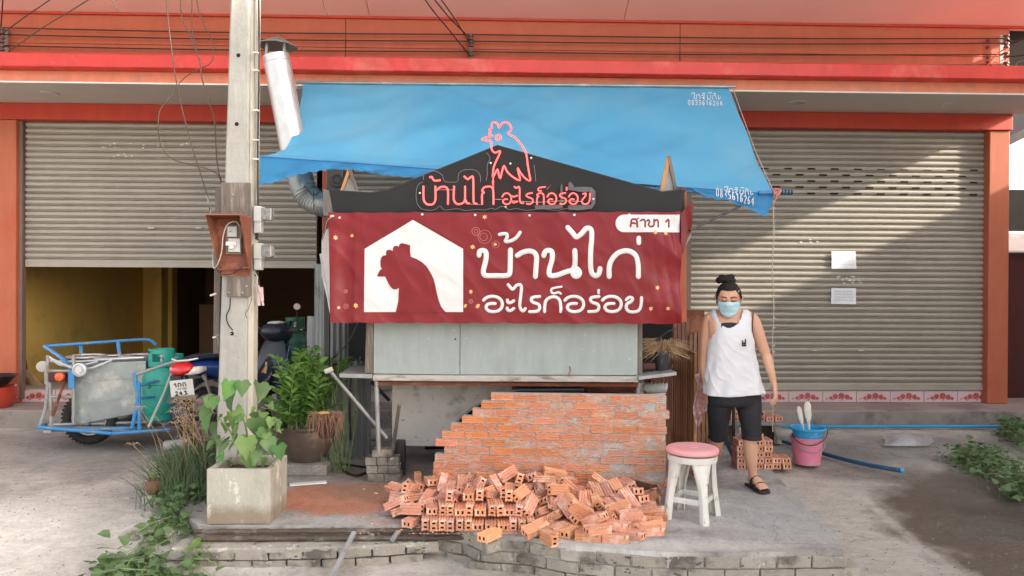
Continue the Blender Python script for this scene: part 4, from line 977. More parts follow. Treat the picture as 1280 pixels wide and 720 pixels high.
mb = MB(); mb.grid(val_pt, 220, 12); mb.build('valance', m_tarpflap, tarp, smooth=True)
mb = MB(); a = P(320, 194.5, YB); b = P(968, 241.5, YB); mb.tube([a+V(0, .03, -.03), b+V(0, .03, -.03)], .014, 8); mb.tube([P(948, 241, YB), P(990, 240, YB)], .018, 10); mb.build('front_pipe', m_bluepaint, tarp)
mb = MB(); mb.tube([P(370, 103, YT-.02), P(919, 108.5, YT-.02)], .016, 10); mb.build('rear_pipe', m_galvdull, tarp)
# folded hem seen along the top
# dark bands on pipe end and red and white rope knot
for k in range(4): 
    mb = MB(); a = P(976+k*4, 240.3, YB); b = P(978+k*4, 240.3, YB); mb.tube([a, b], .0205, 10); mb.build('pipe_band', m_cable, tarp)
mb = MB()
pts = [P(970, 241, YB) + V((i/60-.5)*.06, .030*cos(i*.9), .030*sin(i*.9)) for i in range(60)]
mb.tube(pts, .0055, 5); mb.tube(catmull([P(968, 238, YB-.03), P(972, 236, YB-.04), P(974, 244, YB-.04), P(969, 250, YB-.03), P(966, 258, YB-.03)], 6), .006, 5); mb.build('rope_knot', m_redrope, tarp)
mb = MB(); mb.tube(catmull([P(968, 236, YB-.03), P(976, 238, YB-.045), P(970, 246, YB-.04)], 5), .008, 5); mb.build('rope_knot', m_redrope, tarp)
mb = MB(); mb.tube([P(916, 110, YT), P(925, 136, YT-.25), P(944, 188, YT-.7), P(967, 240, YB)], .0035, 5); mb.build('guy_line', m_rope, tarp)
mb = MB(); mb.tube([P(862, 288, SY-.1), P(925, 258, YB-.05)], .010, 8); mb.build('support_rod', m_blackp, tarp)
for px, py in ((374, 108), (914, 113)):
    mb = MB(); pts = [P(px, py, YT-.02) + V(.028*cos(t), 0, .028*sin(t)) for t in lin(0, 2*pi, 12)]; mb.tube(pts, .005, 5); mb.build('ring', m_galvdull, tarp)
mb = MB(); mb.tube(catmull([P(374, 112, YT-.02), P(367, 116, YT-.1), P(372, 124, YT-.1)], 5), .003, 4); mb.build('tie_string', m_cable, tarp)
mb = MB(); mb.grid(lambda u, v: P(lerp(780, 850, u), lerp(lerp(231, 233, u), lerp(224-3*sin(u*pi), 226, u), v), YB+.25), 12, 3); mb.build('green_lining_strip', m_greenstrip, tarp)
# writing on the cloth: seven-line digits and Thai strokes
def on_tarp(px, py, off):
    v = .5
    for _ in range(12):
        a = c2(tl, v); b = c2(tr_, v); u = (px-a[0])/(b[0]-a[0]); p = tarp_pt(u, v)
        d = CROT.transposed() @ (p-CAM); yy = 360 + 960*d.y/d.z*1.0
        v = min(max(v + (py-yy)/140, 0), 1)
    return tarp_pt(u, v) + V(0, -.8, .6)*0 + V(0, -off, off*.4)
DG = {'0': [[(0, .1), (.3, 0), (.6, .1), (.6, .9), (.3, 1), (0, .9), (0, .1)]], '8': [[(.3, .48), (.05, .3), (.15, 0), (.45, 0), (.55, .3), (.3, .48), (0, .7), (.1, 1), (.5, 1), (.6, .7), (.3, .48)]],
      '3': [[(0, .05), (.5, 0), (.55, .35), (.2, .48), (.6, .6), (.5, 1), (0, .95)]], '5': [[(.6, 0), (.05, 0), (.05, .45), (.5, .45), (.6, .8), (.4, 1), (0, .95)]],
      '6': [[(.55, 0), (.1, .2), (0, .8), (.3, 1), (.6, .8), (.5, .5), (.05, .55)]], '1': [[(.1, .2), (.35, 0), (.35, 1)]], '2': [[(0, .15), (.3, 0), (.6, .2), (.5, .5), (0, 1), (.6, 1)]],
      '4': [[(.45, 1), (.45, 0), (0, .65), (.65, .65)]]}
def digits(txt, ox, oy, dx, dy, h, w):
    out = []; x, y = ox, oy
    for c in txt:
        for st in DG[c]: out.append([(x+a*w*1.0, y+b*h + a*w*dy/dx) for a, b in st])
        x += dx; y += dy
    return out
thai1 = lambda ox, oy, k, sl: [[(ox+a*k, oy+b*k+a*k*sl) for a, b in st] for st in
    ([(0, -3), (3, -6), (7, -5), (5, 4), (7, 6)], [(10, 6), (10, -1), (14, -3), (17, 0), (17, 6)], [(21, -1), (26, -2), (26, 2), (22, 3), (26, 6)], [(22, -5), (27, -6)],
     [(33, -2), (32, 6), (38, 5), (39, -2)], [(34, -7), (40, -7)], [(43, 6), (43, -1), (48, -2), (50, 6)], [(44, -6), (49, -5)], [(54, -2), (55, 6), (59, 2)])]
strokes(lambda x, y: (x, y), thai1(864, 120, .62, .02), .9, .004, m_tarptxt, 'printed_name', tarp, pfun=lambda x, y, o: on_tarp(x, y, o*1.5), n=2)
strokes(lambda x, y: (x, y), digits('0835616264', 860, 125.5, 4.45, .10, 5.5, 3.3), .85, .004, m_tarptxt, 'printed_number', tarp, pfun=lambda x, y, o: on_tarp(x, y, o*1.5), n=2)
def on_val(px, py, off):
    p = P(px, py, YB+.012); top = lerp(195, 242, (px-325)/641)
    v = max(0, min(1, (py-top)/22))
    return p + V(0, -(.020*sin(px*.11+v*2.5)+.012*noise.noise(V(px*.05, v*3, 1)))*v - .012*v - .012 - off, 0)
strokes(lambda x, y: (x, y), [s_ for s_ in thai1(905, 236.5, .60, .12)], 1.1, .004, m_tarptxt, 'printed_name', tarp, pfun=on_val, n=2)
strokes(lambda x, y: (x, y), digits('0835616264', 895, 235.5, 4.9, 1.25, 9.5, 3.8), 1.15, .004, m_tarptxt, 'printed_number', tarp, pfun=on_val, n=2)
# rope hanging from the awning pipe
mb = MB(); pts = [P(966.5, 250, YB-.02)] + [P(966.5+.8*sin(k*.9), 260+k*14, YB-.02-k*.012) for k in range(1, 21)]; mb.tube(pts, .0045, 5)
for py in (398, 410, 432, 440): mb.sphere(P(967.5, py, YB-.1), .011, 7, 5)
o = center_build(mb, 'hanging_rope', m_rope); tag(o, 'thin pale rope hanging from the pipe end of the blue awning', 'rope')

# ------------------------------------------------------------------ exhaust chimney
flue = T('exhaust_flue', 'shiny galvanised exhaust pipe with a conical rain cap beside the tarpaulin', 'exhaust pipe', tuple(P(395, 262, 6.9)))
FYt = 6.9
A = P(345, 70, FYt); B = P(368, 190, FYt); C = P(379, 235, FYt)
axis = (B-A).normalized(); R_ = axis.to_track_quat('Z', 'Y').to_matrix(); L_ = (B-A).length
def seg(a, b, r0, r1, name): 
    d = (b-a); mb = MB(); mb.lathe(a, [(r0, 0), (r0, d.length-.01), (r0+.004, d.length-.008), (r1, d.length)], 28, d.to_track_quat('Z', 'Y').to_matrix(), cap=False); return mb.build(name, m_galv, flue, smooth='auto')
m1 = A.lerp(B, .08)
seg(A, m1, .116, .116, 'pipe_section'); seg(m1, B, .118, .118, 'pipe_section')
el = catmull([B-axis*.02, B.lerp(C, .5), C, P(386, 246, FYt), P(398, 254, FYt-.02), P(412, 256, FYt-.05), P(425, 256, FYt-.1)], 8)
mb = MB(); mb.tube(el, [.108+.006*(k % 2) for k in range(len(el))], 20); mb.build('flexible_elbow', m_galvdull, flue, smooth='auto')
mb = MB(); mb.lathe(A+V(.02, 0, .085), [(.165, 0), (.168, .006), (.02, .085), (0, .09)], 28, Matrix.Rotation(.06, 3, 'Y'), cap=False); mb.build('rain_cap', m_galvdull, flue, smooth='auto'); mb = MB(); mb.lathe(A+V(.02, 0, .080), [(.166, .0), (.10, .03), (0, .05)], 28, cap=False); mb.build('cap_shaded_underside', m_rail, flue, smooth='auto')  # dark underside colour stands for the shade beneath the cap
for a_ in (-2.2, -.7, .9):
    mb = MB(); p0 = A + V(.11*cos(a_), .11*sin(a_), -.06); mb.bar(p0, p0+V(.01, 0, .16), .022, .004); mb.build('cap_strap', m_galvdull, flue)
mb = MB(); mb.tube([P(392, 240, FYt-.13), P(392, 262, FYt-.13)], .003, 4); mb.tube(catmull([P(380, 232, FYt-.14), P(392, 244, FYt-.16), P(402, 236, FYt-.14)], 6), .004, 4); mb.build('binding_wire', m_cable, flue)
PILE = [(-0.4169,4.6739,0.035,0.4753,0.4753,0.5235,0.5236), (-0.3169,4.658,0.035,0.5069,0.5069,0.493,0.493), (-0.269,4.6621,0.035,0.5045,0.5044,0.4955,0.4956), (-0.2166,4.6826,0.035,0.4856,0.4856,0.5139,0.514), (-0.1618,4.6802,0.035,0.4935,0.4935,0.5064,0.5064), (-0.1098,4.6163,0.035,0.5136,0.5137,0.486,0.486), (-0.0393,4.6357,0.0235,0.7058,-0.0001,-0.0001,0.7084), (0.0352,4.6303,0.0235,0.6946,0,0,0.7194), (0.1083,4.6368,0.0235,0.7096,0,0,0.7046), (0.1716,4.547,0.035,0.4971,0.4971,0.5029,0.5029), (0.2748,4.6012,0.0235,0.9998,0,-0,-0.0193), (0.5874,4.4827,0.0235,0.9972,0,-0,-0.0742), (-0.4673,4.79,0.0235,0.8427,-0,0,0.5383), (-0.3751,4.815,0.035,0.5028,0.5028,0.4972,0.4972), (-0.3281,4.8205,0.0663,0.6049,0.3731,0.6006,0.3663), (-0.2814,4.7966,0.0731,0.6289,0.3304,0.6251,0.3233), (-0.1672,4.8581,0.0235,0.7173,-0,-0,0.6968), (-0.0995,4.7768,0.049,0.7129,-0.1401,0.0787,0.6826), (0.0279,4.7851,0.0235,0.6945,-0,-0.0001,0.7195), (0.086,4.7961,0.035,0.4911,0.4911,0.5087,0.5088), (0.1329,4.8025,0.035,0.4907,0.4908,0.5091,0.5091), (-0.213,5.104,0.0235,0.9871,-0.0001,0,-0.1602), (0.3111,5.1695,0.0235,0.7034,0.0001,0,0.7108), (0.8762,5.1169,0.0235,0.1918,0.0001,0.0002,0.9814), (-0.0789,5.2339,0.0235,0.0001,0.969,0.2472,0), (0.5053,5.1052,0.0235,0.0001,0.5343,-0.8453,-0.0001), (-0.0654,5.1591,0.0416,0.8884,0.3875,0.0983,0.2255), (0.6301,5.2066,0.0421,0.4561,-0.8889,0.0378,-0.0192), (0.3115,5.186,0.0705,0.6091,0.0002,0,0.7931), (0.1793,5.2141,0.0235,0.2584,0,0,0.966), (-0.2284,5.0474,0.035,0.698,0.698,-0.1133,-0.1133), (0.4496,5.1778,0.035,0.458,0.4581,-0.5387,-0.5387), (-0.0811,4.9939,0.035,0.7041,0.7041,0.0647,0.0647), (0.1905,5.1132,0.0235,0.9955,0.0001,-0,-0.0944), (0.148,4.9807,0.035,0.6864,-0.6862,0.1703,-0.1703), (0.2659,5.0067,0.035,0.5727,-0.5727,-0.4147,0.4147), (0.5194,5.1563,0.0827,0.9786,-0.0013,0.1147,-0.1708), (-0.205,5.2288,0.0291,0.0615,-0.7129,-0.696,0.0601), (0.0517,5.1838,0.035,0.4045,-0.4045,-0.58,0.5799), (0.9193,4.984,0.0235,0.412,0,-0,-0.9112), (0.3836,5.1748,0.035,0.5235,-0.5235,0.4754,-0.4754), (0.9803,5.136,0.035,0.5803,0.5804,-0.404,-0.404), (-0.358,5.2366,0.0235,0,0.6919,0.722,0), (0.3762,5.2313,0.11,0.0987,-0.0392,-0.994,0.0266), (0.7775,5.0311,0.0235,0,-0.6067,-0.795,0), (0.336,4.6785,0.0513,0.0385,0.9615,-0.1941,0.1908), (-0.2275,4.9634,0.062,0.7833,0.1643,-0.2331,0.5524), (0.5426,4.9149,0.035,0.539,0.5391,0.4577,0.4576), (-0.5158,5.234,0.0235,0.4528,-0,-0,0.8916), (1.0229,5.0166,0.035,0.6178,-0.6176,-0.3442,0.3442), (0.1666,5.0325,0.035,0.1341,-0.1341,-0.6943,0.6942), (-0.2772,5.2432,0.0417,0.6543,-0.2896,-0.2827,0.6388), (0.6539,4.9676,0.0235,0,-0.3538,-0.9353,-0), (0.8087,5.2075,0.035,0.03,-0.03,-0.7065,0.7065), (-0.4391,4.9756,0.0235,0,-0.8516,-0.5241,0), (0.7,5.1642,0.0789,0.4587,0.2298,-0.3351,0.7903), (-0.0852,5.2349,0.0705,0.0001,-0.9693,-0.246,0.0001), (-0.0435,4.8978,0.0235,0.0001,-0.0001,0,-1), (0.3281,4.8921,0.0558,0.2195,0.2965,-0.9268,0.0702), (-0.4219,5.1177,0.0235,0.999,-0,0,0.0447), (0.7356,4.7643,0.0235,0.9269,0,0,0.3752), (0.6608,5.0823,0.0439,0.1378,-0.4536,-0.8266,0.3034), (-0.4649,5.291,0.035,0.6527,0.6527,-0.2721,-0.272), (0.814,4.8756,0.0465,0.088,-0.8394,0.5211,0.1269), (0.5509,5.2293,0.1192,0.7,-0.7076,-0.0316,-0.0916), (0.2575,5.0367,0.105,0.548,0.5481,0.4469,0.4467), (0.0284,4.9879,0.0631,0.2354,-0.46,0.5163,-0.6829), (0.3869,5.1262,0.1343,0.1032,-0.9659,-0.2136,-0.1035), (1.0397,4.8218,0.0516,0.0926,-0.0196,0.512,0.8537), (-0.048,5.077,0.0471,0.3719,0.913,0.1659,0.0248), (0.4565,4.8596,0.035,0.5984,-0.5982,-0.3768,0.3769), (0.3698,5.0047,0.0569,0.0389,-0.9597,0.1491,0.2352), (0.6301,4.8961,0.0552,0.5978,-0.0144,-0.2439,0.7635), (-0.5811,5.2212,0.0581,0.518,-0.1064,-0.2772,0.8022), (0.2334,5.1995,0.082,0.4963,0.4961,-0.5038,-0.5038), (0.8578,5.0924,0.0723,0.8642,0.1089,0.0144,-0.491), (0.7069,4.8179,0.035,0.6555,-0.6554,-0.2653,0.2654), (1.2573,5.1077,0.0452,0.1647,0.8735,-0.4324,-0.1512), (-0.3411,4.987,0.0573,0.6718,0.3025,-0.1165,-0.666), (0.4534,5.0736,0.1178,0.1257,0.9594,0.1563,0.1981), (0.551,5.1699,0.1242,0.9925,0.0137,0.1139,-0.0415), (0.1648,5.1504,0.0705,0.6078,0,-0,0.7941), (1.3722,5.0656,0.0235,0.5858,-0,0,-0.8105), (-0.0337,5.1208,0.075,0.9067,-0.3729,-0.0106,0.1971), (-0.4827,5.2281,0.0804,0.3873,0.1214,0.1448,0.9024), (0.8424,4.9535,0.0842,0.6701,-0.5357,0.355,-0.3714), (0.8844,4.995,0.1021,0.5089,0.028,-0.1145,0.8527), (-0.1318,4.9268,0.0867,0.6611,0.0854,-0.0686,0.7423), (1.1185,4.6512,0.0235,0,0.9994,-0.0345,0), (0.7644,5.0905,0.1084,0.4873,0.3655,0.2799,0.742), (0.2339,4.8192,0.0235,0.0256,0,-0.0001,-0.9997), (0.1269,5.2654,0.1021,0.1821,0.2393,0.6654,-0.6832), (0.4376,4.6984,0.0235,0.8313,0,0,0.5558), (-0.1344,5.2876,0.118,0.4118,-0.3617,0.6077,0.5747), (0.603,5.063,0.0821,0.5343,0.6969,-0.1198,0.4632), (1.0854,4.9072,0.0235,0.9715,0,-0.0001,-0.2371), (0.7096,4.9599,0.0913,0.6446,0.1863,-0.0505,0.7397), (0.9467,5.113,0.0885,0.1438,0.4538,0.8648,0.1598), (-0.0022,5.0653,0.1018,0.1773,-0.0818,0.3868,-0.9013), (-0.4039,4.8633,0.1037,0.1713,0.173,0.9617,-0.126), (1.0889,5.0296,0.072,0.6784,0.4765,0.1753,0.531), (1.3059,4.8487,0.0235,0.0925,-0,0,-0.9957), (0.5485,4.6595,0.0673,0.8833,0.2131,0.2073,0.3624), (0.385,4.7341,0.0587,0.9472,-0.0511,-0.2505,-0.1937), (0.861,4.7477,0.0598,0.2316,0.0149,0.7071,-0.668), (-0.5444,4.9354,0.0548,0.1746,-0.0714,0.9765,-0.1046), (0.3459,4.7942,0.0791,0.4055,0.1164,-0.2483,-0.872), (-0.3532,5.2474,0.0705,0.627,0.0001,0.0001,-0.779), (0.3926,5.2321,0.1664,0.0803,-0.0612,-0.7185,-0.6882), (0.1099,4.7305,0.0935,0.0747,-0.0001,0.0015,-0.9972), (-0.4992,5.0316,0.0869,0.2377,0.08,-0.3091,-0.9173), (0.5256,4.7245,0.0235,0,0.5486,-0.8361,-0.0001), (0.4925,5.0052,0.0827,0.0598,0.6772,-0.7313,0.0551), (0.0834,4.8513,0.1053,0.0149,0.073,-0.9771,-0.1993), (0.3201,4.9793,0.1303,0.1967,-0.8057,-0.5421,0.135), (0.1011,4.9497,0.0872,0.3575,0.1016,0.0884,-0.9242), (0.5838,4.9837,0.1174,0.6769,0.6663,0.3072,-0.0586), (1.2309,5.0216,0.0516,0.4451,0.1875,0.1038,0.8695), (1.0039,4.8857,0.0614,0.243,-0.9622,0.0584,-0.1081), (0.0191,4.6546,0.0705,0.9307,0.0001,-0.0001,-0.3658), (0.2575,5.0097,0.1635,0.83,0.0001,0.0002,0.5578), (0.3777,4.8879,0.1071,0.3198,0.8398,0.4272,-0.1002), (0.8423,5.0448,0.1649,0.6639,-0.0334,-0.1595,0.7298), (-0.2412,4.8943,0.0882,0.2943,-0.841,0.4437,-0.0958), (0.8981,5.1247,0.1337,0.6936,-0.4452,0.3032,-0.4783), (-0.1831,5.0592,0.1132,0.2636,0.5555,-0.7675,0.1813), (-0.1307,4.8399,0.1157,0.0917,-0.6232,-0.7723,-0.0822), (0.64,4.4621,0.0705,0.1841,0,0,-0.9829), (-0.6802,5.1569,0.0235,0.2514,-0,0,-0.9679), (0.2626,5.1936,0.1433,0.8852,-0.0464,0.1636,-0.4331), (0.9119,5.5962,0.0775,0.5346,0.4628,0.5346,-0.4628), (0.087,4.7862,0.1051,0.7061,-0.7041,-0.0528,0.0528), (0.9404,5.1335,0.1535,0.4783,0.3031,0.4453,0.6936), (0.835,4.8525,0.0985,0.4404,-0.2644,-0.6678,0.5387), (0.2924,5.1316,0.2152,0.2056,0.7035,0.6763,0.0735), (-0.6905,4.9706,0.048,0.4848,0.0568,-0.2467,-0.8372), (-0.1464,4.6025,0.105,0.6013,-0.6013,0.3721,-0.3721), (-0.5777,5.1135,0.068,0.4563,-0.8846,0.0839,0.0467), (1.077,5.1692,0.064,0.0373,0.1572,0.4629,-0.8716), (-0.068,5.2296,0.1175,0.1426,-0.0003,0.0004,-0.9898), (0.3083,5.9507,0.0235,0,-0.8638,0.5038,0), (-0.2672,4.5306,0.0645,0.8074,0.225,-0.1518,0.5238), (-0.7754,4.9679,0.0235,0.8549,0,-0,0.5188), (-0.1836,5.1871,0.1311,0.5076,-0.5259,-0.6119,-0.3022), (-0.7934,5.1289,0.0235,0,0.508,0.8614,0), (0.7736,4.9964,0.1457,0.6482,-0.0395,-0.2937,0.7015), (0.8993,4.8697,0.128,0.2859,-0.8154,0.4134,0.2873), (-0.3101,5.1192,0.0888,0.85,-0.5207,-0.0419,0.0683), (0.6986,4.9782,0.1508,0.0555,-0.7567,0.6246,0.1849), (-0.7135,5.2188,0.035,0.163,-0.163,0.688,-0.6881), (-0.0296,4.8229,0.0729,0.0835,-0.7137,0.6948,-0.0301), (-0.4372,5.2507,0.1107,0.1876,0.5457,-0.8164,-0.0228), (0.5147,5.1434,0.1859,0.1231,0.1468,-0.9814,0.0094), (0.1003,4.4787,0.0235,0,-0.7396,0.673,-0), (0.5924,4.6134,0.0235,0,0.346,-0.9382,-0.0001), (0.381,5.0865,0.1723,0.4388,-0.0162,-0.1453,0.8866), (0.4531,5.2156,0.2149,0.9946,0.0068,0.1003,0.027), (-0.1943,4.5233,0.035,0.5425,-0.5425,-0.4536,0.4536), (0.0006,5.2346,0.1795,0.7613,0.6402,-0.0658,-0.0789), (-0.1335,5.092,0.1366,0.5555,0.04,0.3403,0.7577), (0.7615,5.193,0.1536,0.898,-0.3176,0.2972,0.0664), (-0.0395,4.7773,0.1201,0.0507,0.699,0.7105,0.063), (0.6336,4.8634,0.1175,0.3466,0.6195,0.44,0.5501), (0.9886,4.9496,0.1104,0.6533,-0.1306,0.0429,0.7445), (-0.3287,5.1778,0.1175,0.9974,0.0001,-0,0.0721), (0.0846,5.506,0.0235,0.3241,-0,-0,0.946), (0.5144,4.8849,0.1116,0.5394,-0.8396,-0.0542,0.0348), (0.3754,4.9622,0.1524,0.1499,-0.9431,-0.1147,0.2739), (0.1794,5.0519,0.1486,0.4687,-0.5145,-0.407,0.5916), (-0.3885,5.2064,0.1644,0.6096,-0.0339,0.0327,0.7913), (-0.5029,5.4752,0.0775,0.705,-0.054,0.7051,0.054), (0.7995,4.7275,0.1156,0.1386,0.0829,0.1274,-0.9786), (-0.5203,5.117,0.136,0.5479,-0.6127,-0.291,0.4896), (0.5327,4.7817,0.1196,0.6434,0.5783,-0.081,-0.495), (0.2153,5.1004,0.2044,0.523,0.5323,0.5829,0.3214), (0.0209,5.1881,0.1159,0.1033,-0.1677,0.6136,-0.7647), (-0.5877,4.9375,0.0946,0.1901,-0.2164,0.1177,0.9504), (0.4461,4.9297,0.176,0.217,0.924,0.2612,-0.1756), (-0.0183,4.5052,0.0519,0.0875,-0.4729,-0.8624,-0.1583), (0.0524,5.0595,0.1618,0.718,-0.4492,0.5089,-0.1538), (-0.266,5.2592,0.1065,0.0734,-0.1343,0.0131,-0.9881), (-0.364,4.5714,0.0775,0.6822,0.186,-0.6822,0.186), (0.4464,4.797,0.104,0.2803,0.0684,-0.944,-0.1602), (0.778,4.83,0.0901,0.4962,0.1451,-0.0553,0.8542), (0.1173,5.1008,0.132,0.6871,0.3731,-0.5055,-0.365), (1.1809,4.9576,0.0584,0.8281,0.1309,0.2162,-0.5004), (-0.4769,4.8189,0.0888,0.1708,-0.2062,-0.5807,0.7689), (-0.6307,5.2339,0.105,0.3988,-0.0782,-0.1756,0.8967), (0.5872,4.8296,0.1134,0.1258,0.7362,0.1879,0.6379), (0.378,4.9931,0.2133,0.0388,-0.217,-0.9126,0.3444), (0.2052,4.8606,0.1709,0.1552,0.4958,-0.7892,-0.3275), (-0.0681,5.1135,0.1651,0.3928,0.4135,0.7653,0.2986), (-0.3956,4.9831,0.1003,0.5495,0.1743,0.1183,-0.8085), (-0.1128,4.8027,0.166,0.4883,0.6434,0.3755,0.4546), (-0.2766,5.2719,0.1583,0.1478,0.1338,0.0171,0.9798), (-0.535,5.3652,0.0784,0.5509,-0.0057,-0.5027,-0.6661), (0.0885,5.2687,0.1606,0.6654,-0.6833,-0.1821,-0.2393), (0.6883,4.8124,0.1356,0.4492,-0.5307,-0.6905,0.1995), (1.0358,5.5422,0.0235,0.1927,0,-0,-0.9812), (0.2802,4.5297,0.0545,0.9339,0.2286,-0.0744,0.2647), (0.7545,4.5341,0.0705,0.9724,0.0001,-0.0001,-0.2332), (-0.2679,4.876,0.123,0.8707,0.2868,-0.117,-0.3821), (0.3888,5.537,0.0235,0,0.2803,0.9599,0), (-0.2595,5.0555,0.1307,0.3901,0.6955,0.3356,0.5015), (0.7026,4.6568,0.0758,0.3766,0.8693,-0.3179,-0.0365), (0.8958,4.6971,0.035,0.0548,0.0548,-0.7049,-0.705), (0.1128,4.9108,0.1704,0.4727,0.4074,-0.6059,-0.4933), (-0.027,4.975,0.1385,0.3536,0.8404,0.3669,0.1845), (-0.599,5.3885,0.035,0.5069,-0.5069,-0.493,0.493), (0.2035,4.8573,0.083,0.7932,0.0618,0.0522,-0.6036), (-0.9791,5.3976,0.035,0.6603,-0.6603,-0.253,0.253), (0.1235,5.1823,0.1684,0.2279,0.0677,-0.8219,-0.5176), (0.6368,4.5618,0.1018,0.9328,-0.0345,-0.2063,-0.2935), (-0.2436,4.9529,0.1587,0.1836,-0.2361,-0.9524,0.0591), (0.4824,4.737,0.121,0.335,-0.374,-0.8646,0.017), (0.1771,4.5216,0.105,0.4749,0.4748,-0.5239,-0.524), (0.2051,5.4851,0.0235,0,-0.7084,-0.7058,0), (-0.3041,5.1122,0.1634,0.6572,-0.3771,-0.5407,0.3654), (0.1251,5.1458,0.219,0.3804,-0.0604,0.4805,-0.7879), (0.018,4.9112,0.155,0.9022,-0.0755,0.1334,0.4033), (0.9402,4.6449,0.0235,0,0.0774,-0.997,-0), (0.0858,4.7181,0.1945,0.1588,0.6891,-0.1608,0.6885), (0.8633,4.6703,0.0935,0,-0.9907,-0.1359,-0), (0.5286,5.0275,0.1597,0.7847,0.4665,0.4081,0.0077), (0.0681,4.5378,0.0984,0.1646,0.221,-0.9348,-0.2242), (-0.0012,4.6622,0.129,0.7054,-0.7051,0.0516,-0.0518), (-0.2101,4.7353,0.105,0.3873,0.3873,-0.5916,-0.5916), (-0.1151,4.6544,0.1185,0.5221,0.6776,-0.3588,-0.3736), (0.8507,4.5263,0.0235,0.9454,-0,0,-0.3259), (0.1785,4.6628,0.0763,0.2766,-0.9469,-0.0298,0.1609), (0.4476,4.8617,0.1934,0.7881,0.5413,0.2279,0.1846), (0.562,4.6501,0.1273,0.5797,0.7685,0.2255,-0.1503), (1.1682,4.7609,0.0469,0.7164,-0.1108,-0.1169,-0.6789), (0.9614,4.9693,0.1547,0.7154,-0.0806,-0.0913,-0.688), (0.2568,4.7704,0.1222,0.5602,-0.0969,0.4708,-0.6746), (-0.6882,4.8604,0.0235,0.9843,0,-0,0.1763), (-0.5461,5.034,0.0235,0.1611,0,0,0.9869), (0.3497,4.4301,0.035,0.3873,-0.3872,-0.5916,0.5916), (0.4167,4.5541,0.035,0.652,-0.6519,-0.2737,0.2738), (0.7426,4.4518,0.0235,0.9971,-0,-0,-0.0757), (0.9734,4.5765,0.0235,0.9982,0,-0,0.0599), (1.0313,4.5044,0.0235,0.1844,-0,0,-0.9829), (0.7949,4.6567,0.035,0.2733,0.2733,0.6521,0.6522), (-0.6169,4.8118,0.0235,0.9832,0,-0,0.1828), (1.0103,4.7645,0.0235,0.0349,0,0.0001,0.9994), (0.6909,4.5675,0.0235,0.99,0,0,0.141), (1.1483,5.0677,0.0235,0.6955,0.0001,0.0001,0.7185)]
def free_part(mb, name, mat_, par, bev=0):
    o = bpy.data.objects.new(name, mb.mesh(name, mat_)); COL.objects.link(o); o.parent = par
    if bev: md = o.modifiers.new('bevel', 'BEVEL'); md.width = bev; md.segments = 2
    return o
# ------------------------------------------------------------------ bricks
BL, BW_, BH = .155, .07, .047
def brick_mesh(name, mat_, k=1.0, seed=0):
    """hollow clay brick along x: two slots in each end, three grooves on the broad and narrow faces"""
    rnd = random.Random(seed)
    w, h, L = BW_/2*k, BH/2*k, BL/2*k
    gd = .0045
    def side(n, ln):                       # along one side from -ln to ln, with n grooves cut in by gd
        pts = [(-ln, 0)]
        for i in range(n):
            c = -ln + 2*ln*(i+1)/(n+1); pts += [(c-.0042, 0), (c-.0026, gd), (c+.0026, gd), (c+.0042, 0)]
        return pts
    prof = [(x, -h+d) for x, d in side(3, w)] + [(w-d, z) for z, d in side(2, h)] + [(-x, h-d) for x, d in side(3, w)] + [(-w+d, -z) for z, d in side(2, h)]
    bm = bmesh.new()
    def loop(x, pp): return [bm.verts.new((x, a, b)) for a, b in pp]
    j = [rnd.uniform(-.0012, .0012) for _ in range(4)]
    l0 = loop(-L, prof); l1 = loop(L, prof); n = len(prof)
    for i in range(n): f = bm.faces.new((l0[i], l1[i], l1[(i+1) % n], l0[(i+1) % n]))
    hs = [[(-.40*w-.17*w, -.42*h), (-.40*w+.17*w, -.42*h), (-.40*w+.17*w, .42*h), (-.40*w-.17*w, .42*h)], [(.40*w-.17*w, -.42*h), (.40*w+.17*w, -.42*h), (.40*w+.17*w, .42*h), (.40*w-.17*w, .42*h)]]
    for x, lp, s in ((-L, l0, 1), (L, l1, -1)):
        ed = [bm.edges.get((lp[i], lp[(i+1) % n])) for i in range(n)]
        for hh in hs:
            a = loop(x, hh); b = loop(x+s*.03, [(q0, q1) for q0, q1 in hh])
            for i in range(4):
                ed.append(bm.edges.new((a[i], a[(i+1) % 4])))
                f = bm.faces.new((a[i], a[(i+1) % 4], b[(i+1) % 4], b[i])); f.material_index = 1
            f = bm.faces.new(b); f.material_index = 1
        bmesh.ops.triangle_fill(bm, use_beauty=True, use_dissolve=False, edges=ed)
    for v in bm.verts:
        v.co.x += .002*noise.noise(V(v.co.y*30, v.co.z*30, seed*3.1)) ; v.co.y += .0012*noise.noise(V(v.co.x*14, seed, v.co.z*9)); v.co.z += .0012*noise.noise(V(v.co.x*14, v.co.y*9, seed+5))
    bmesh.ops.recalc_face_normals(bm, faces=bm.faces)
    me = bpy.data.meshes.new(name); bm.to_mesh(me); bm.free(); me.materials.append(mat_); me.materials.append(m_hole); return me
bmesh_loose = [brick_mesh('loose_brick', m_brick, 1.0, s) for s in range(4)]
m_brickpale = M('pale_orange_brick', (.80, .42, .22, 1), (.74, .34, .17, 1), 14, .85, bump=.35, bscale=60, rnd=.08, gen=True)
bmesh_pale = brick_mesh('loose_brick', m_brickpale, 1.0, 9)
def put_brick(loc, quat, me, label, group=None, name='loose_brick'):
    o = bpy.data.objects.new(name, me); COL.objects.link(o); o.location = loc
    o.rotation_mode = 'QUATERNION'; o.rotation_quaternion = quat
    return tag(o, label, 'brick', group)
rr = random.Random(5)
from mathutils import Quaternion
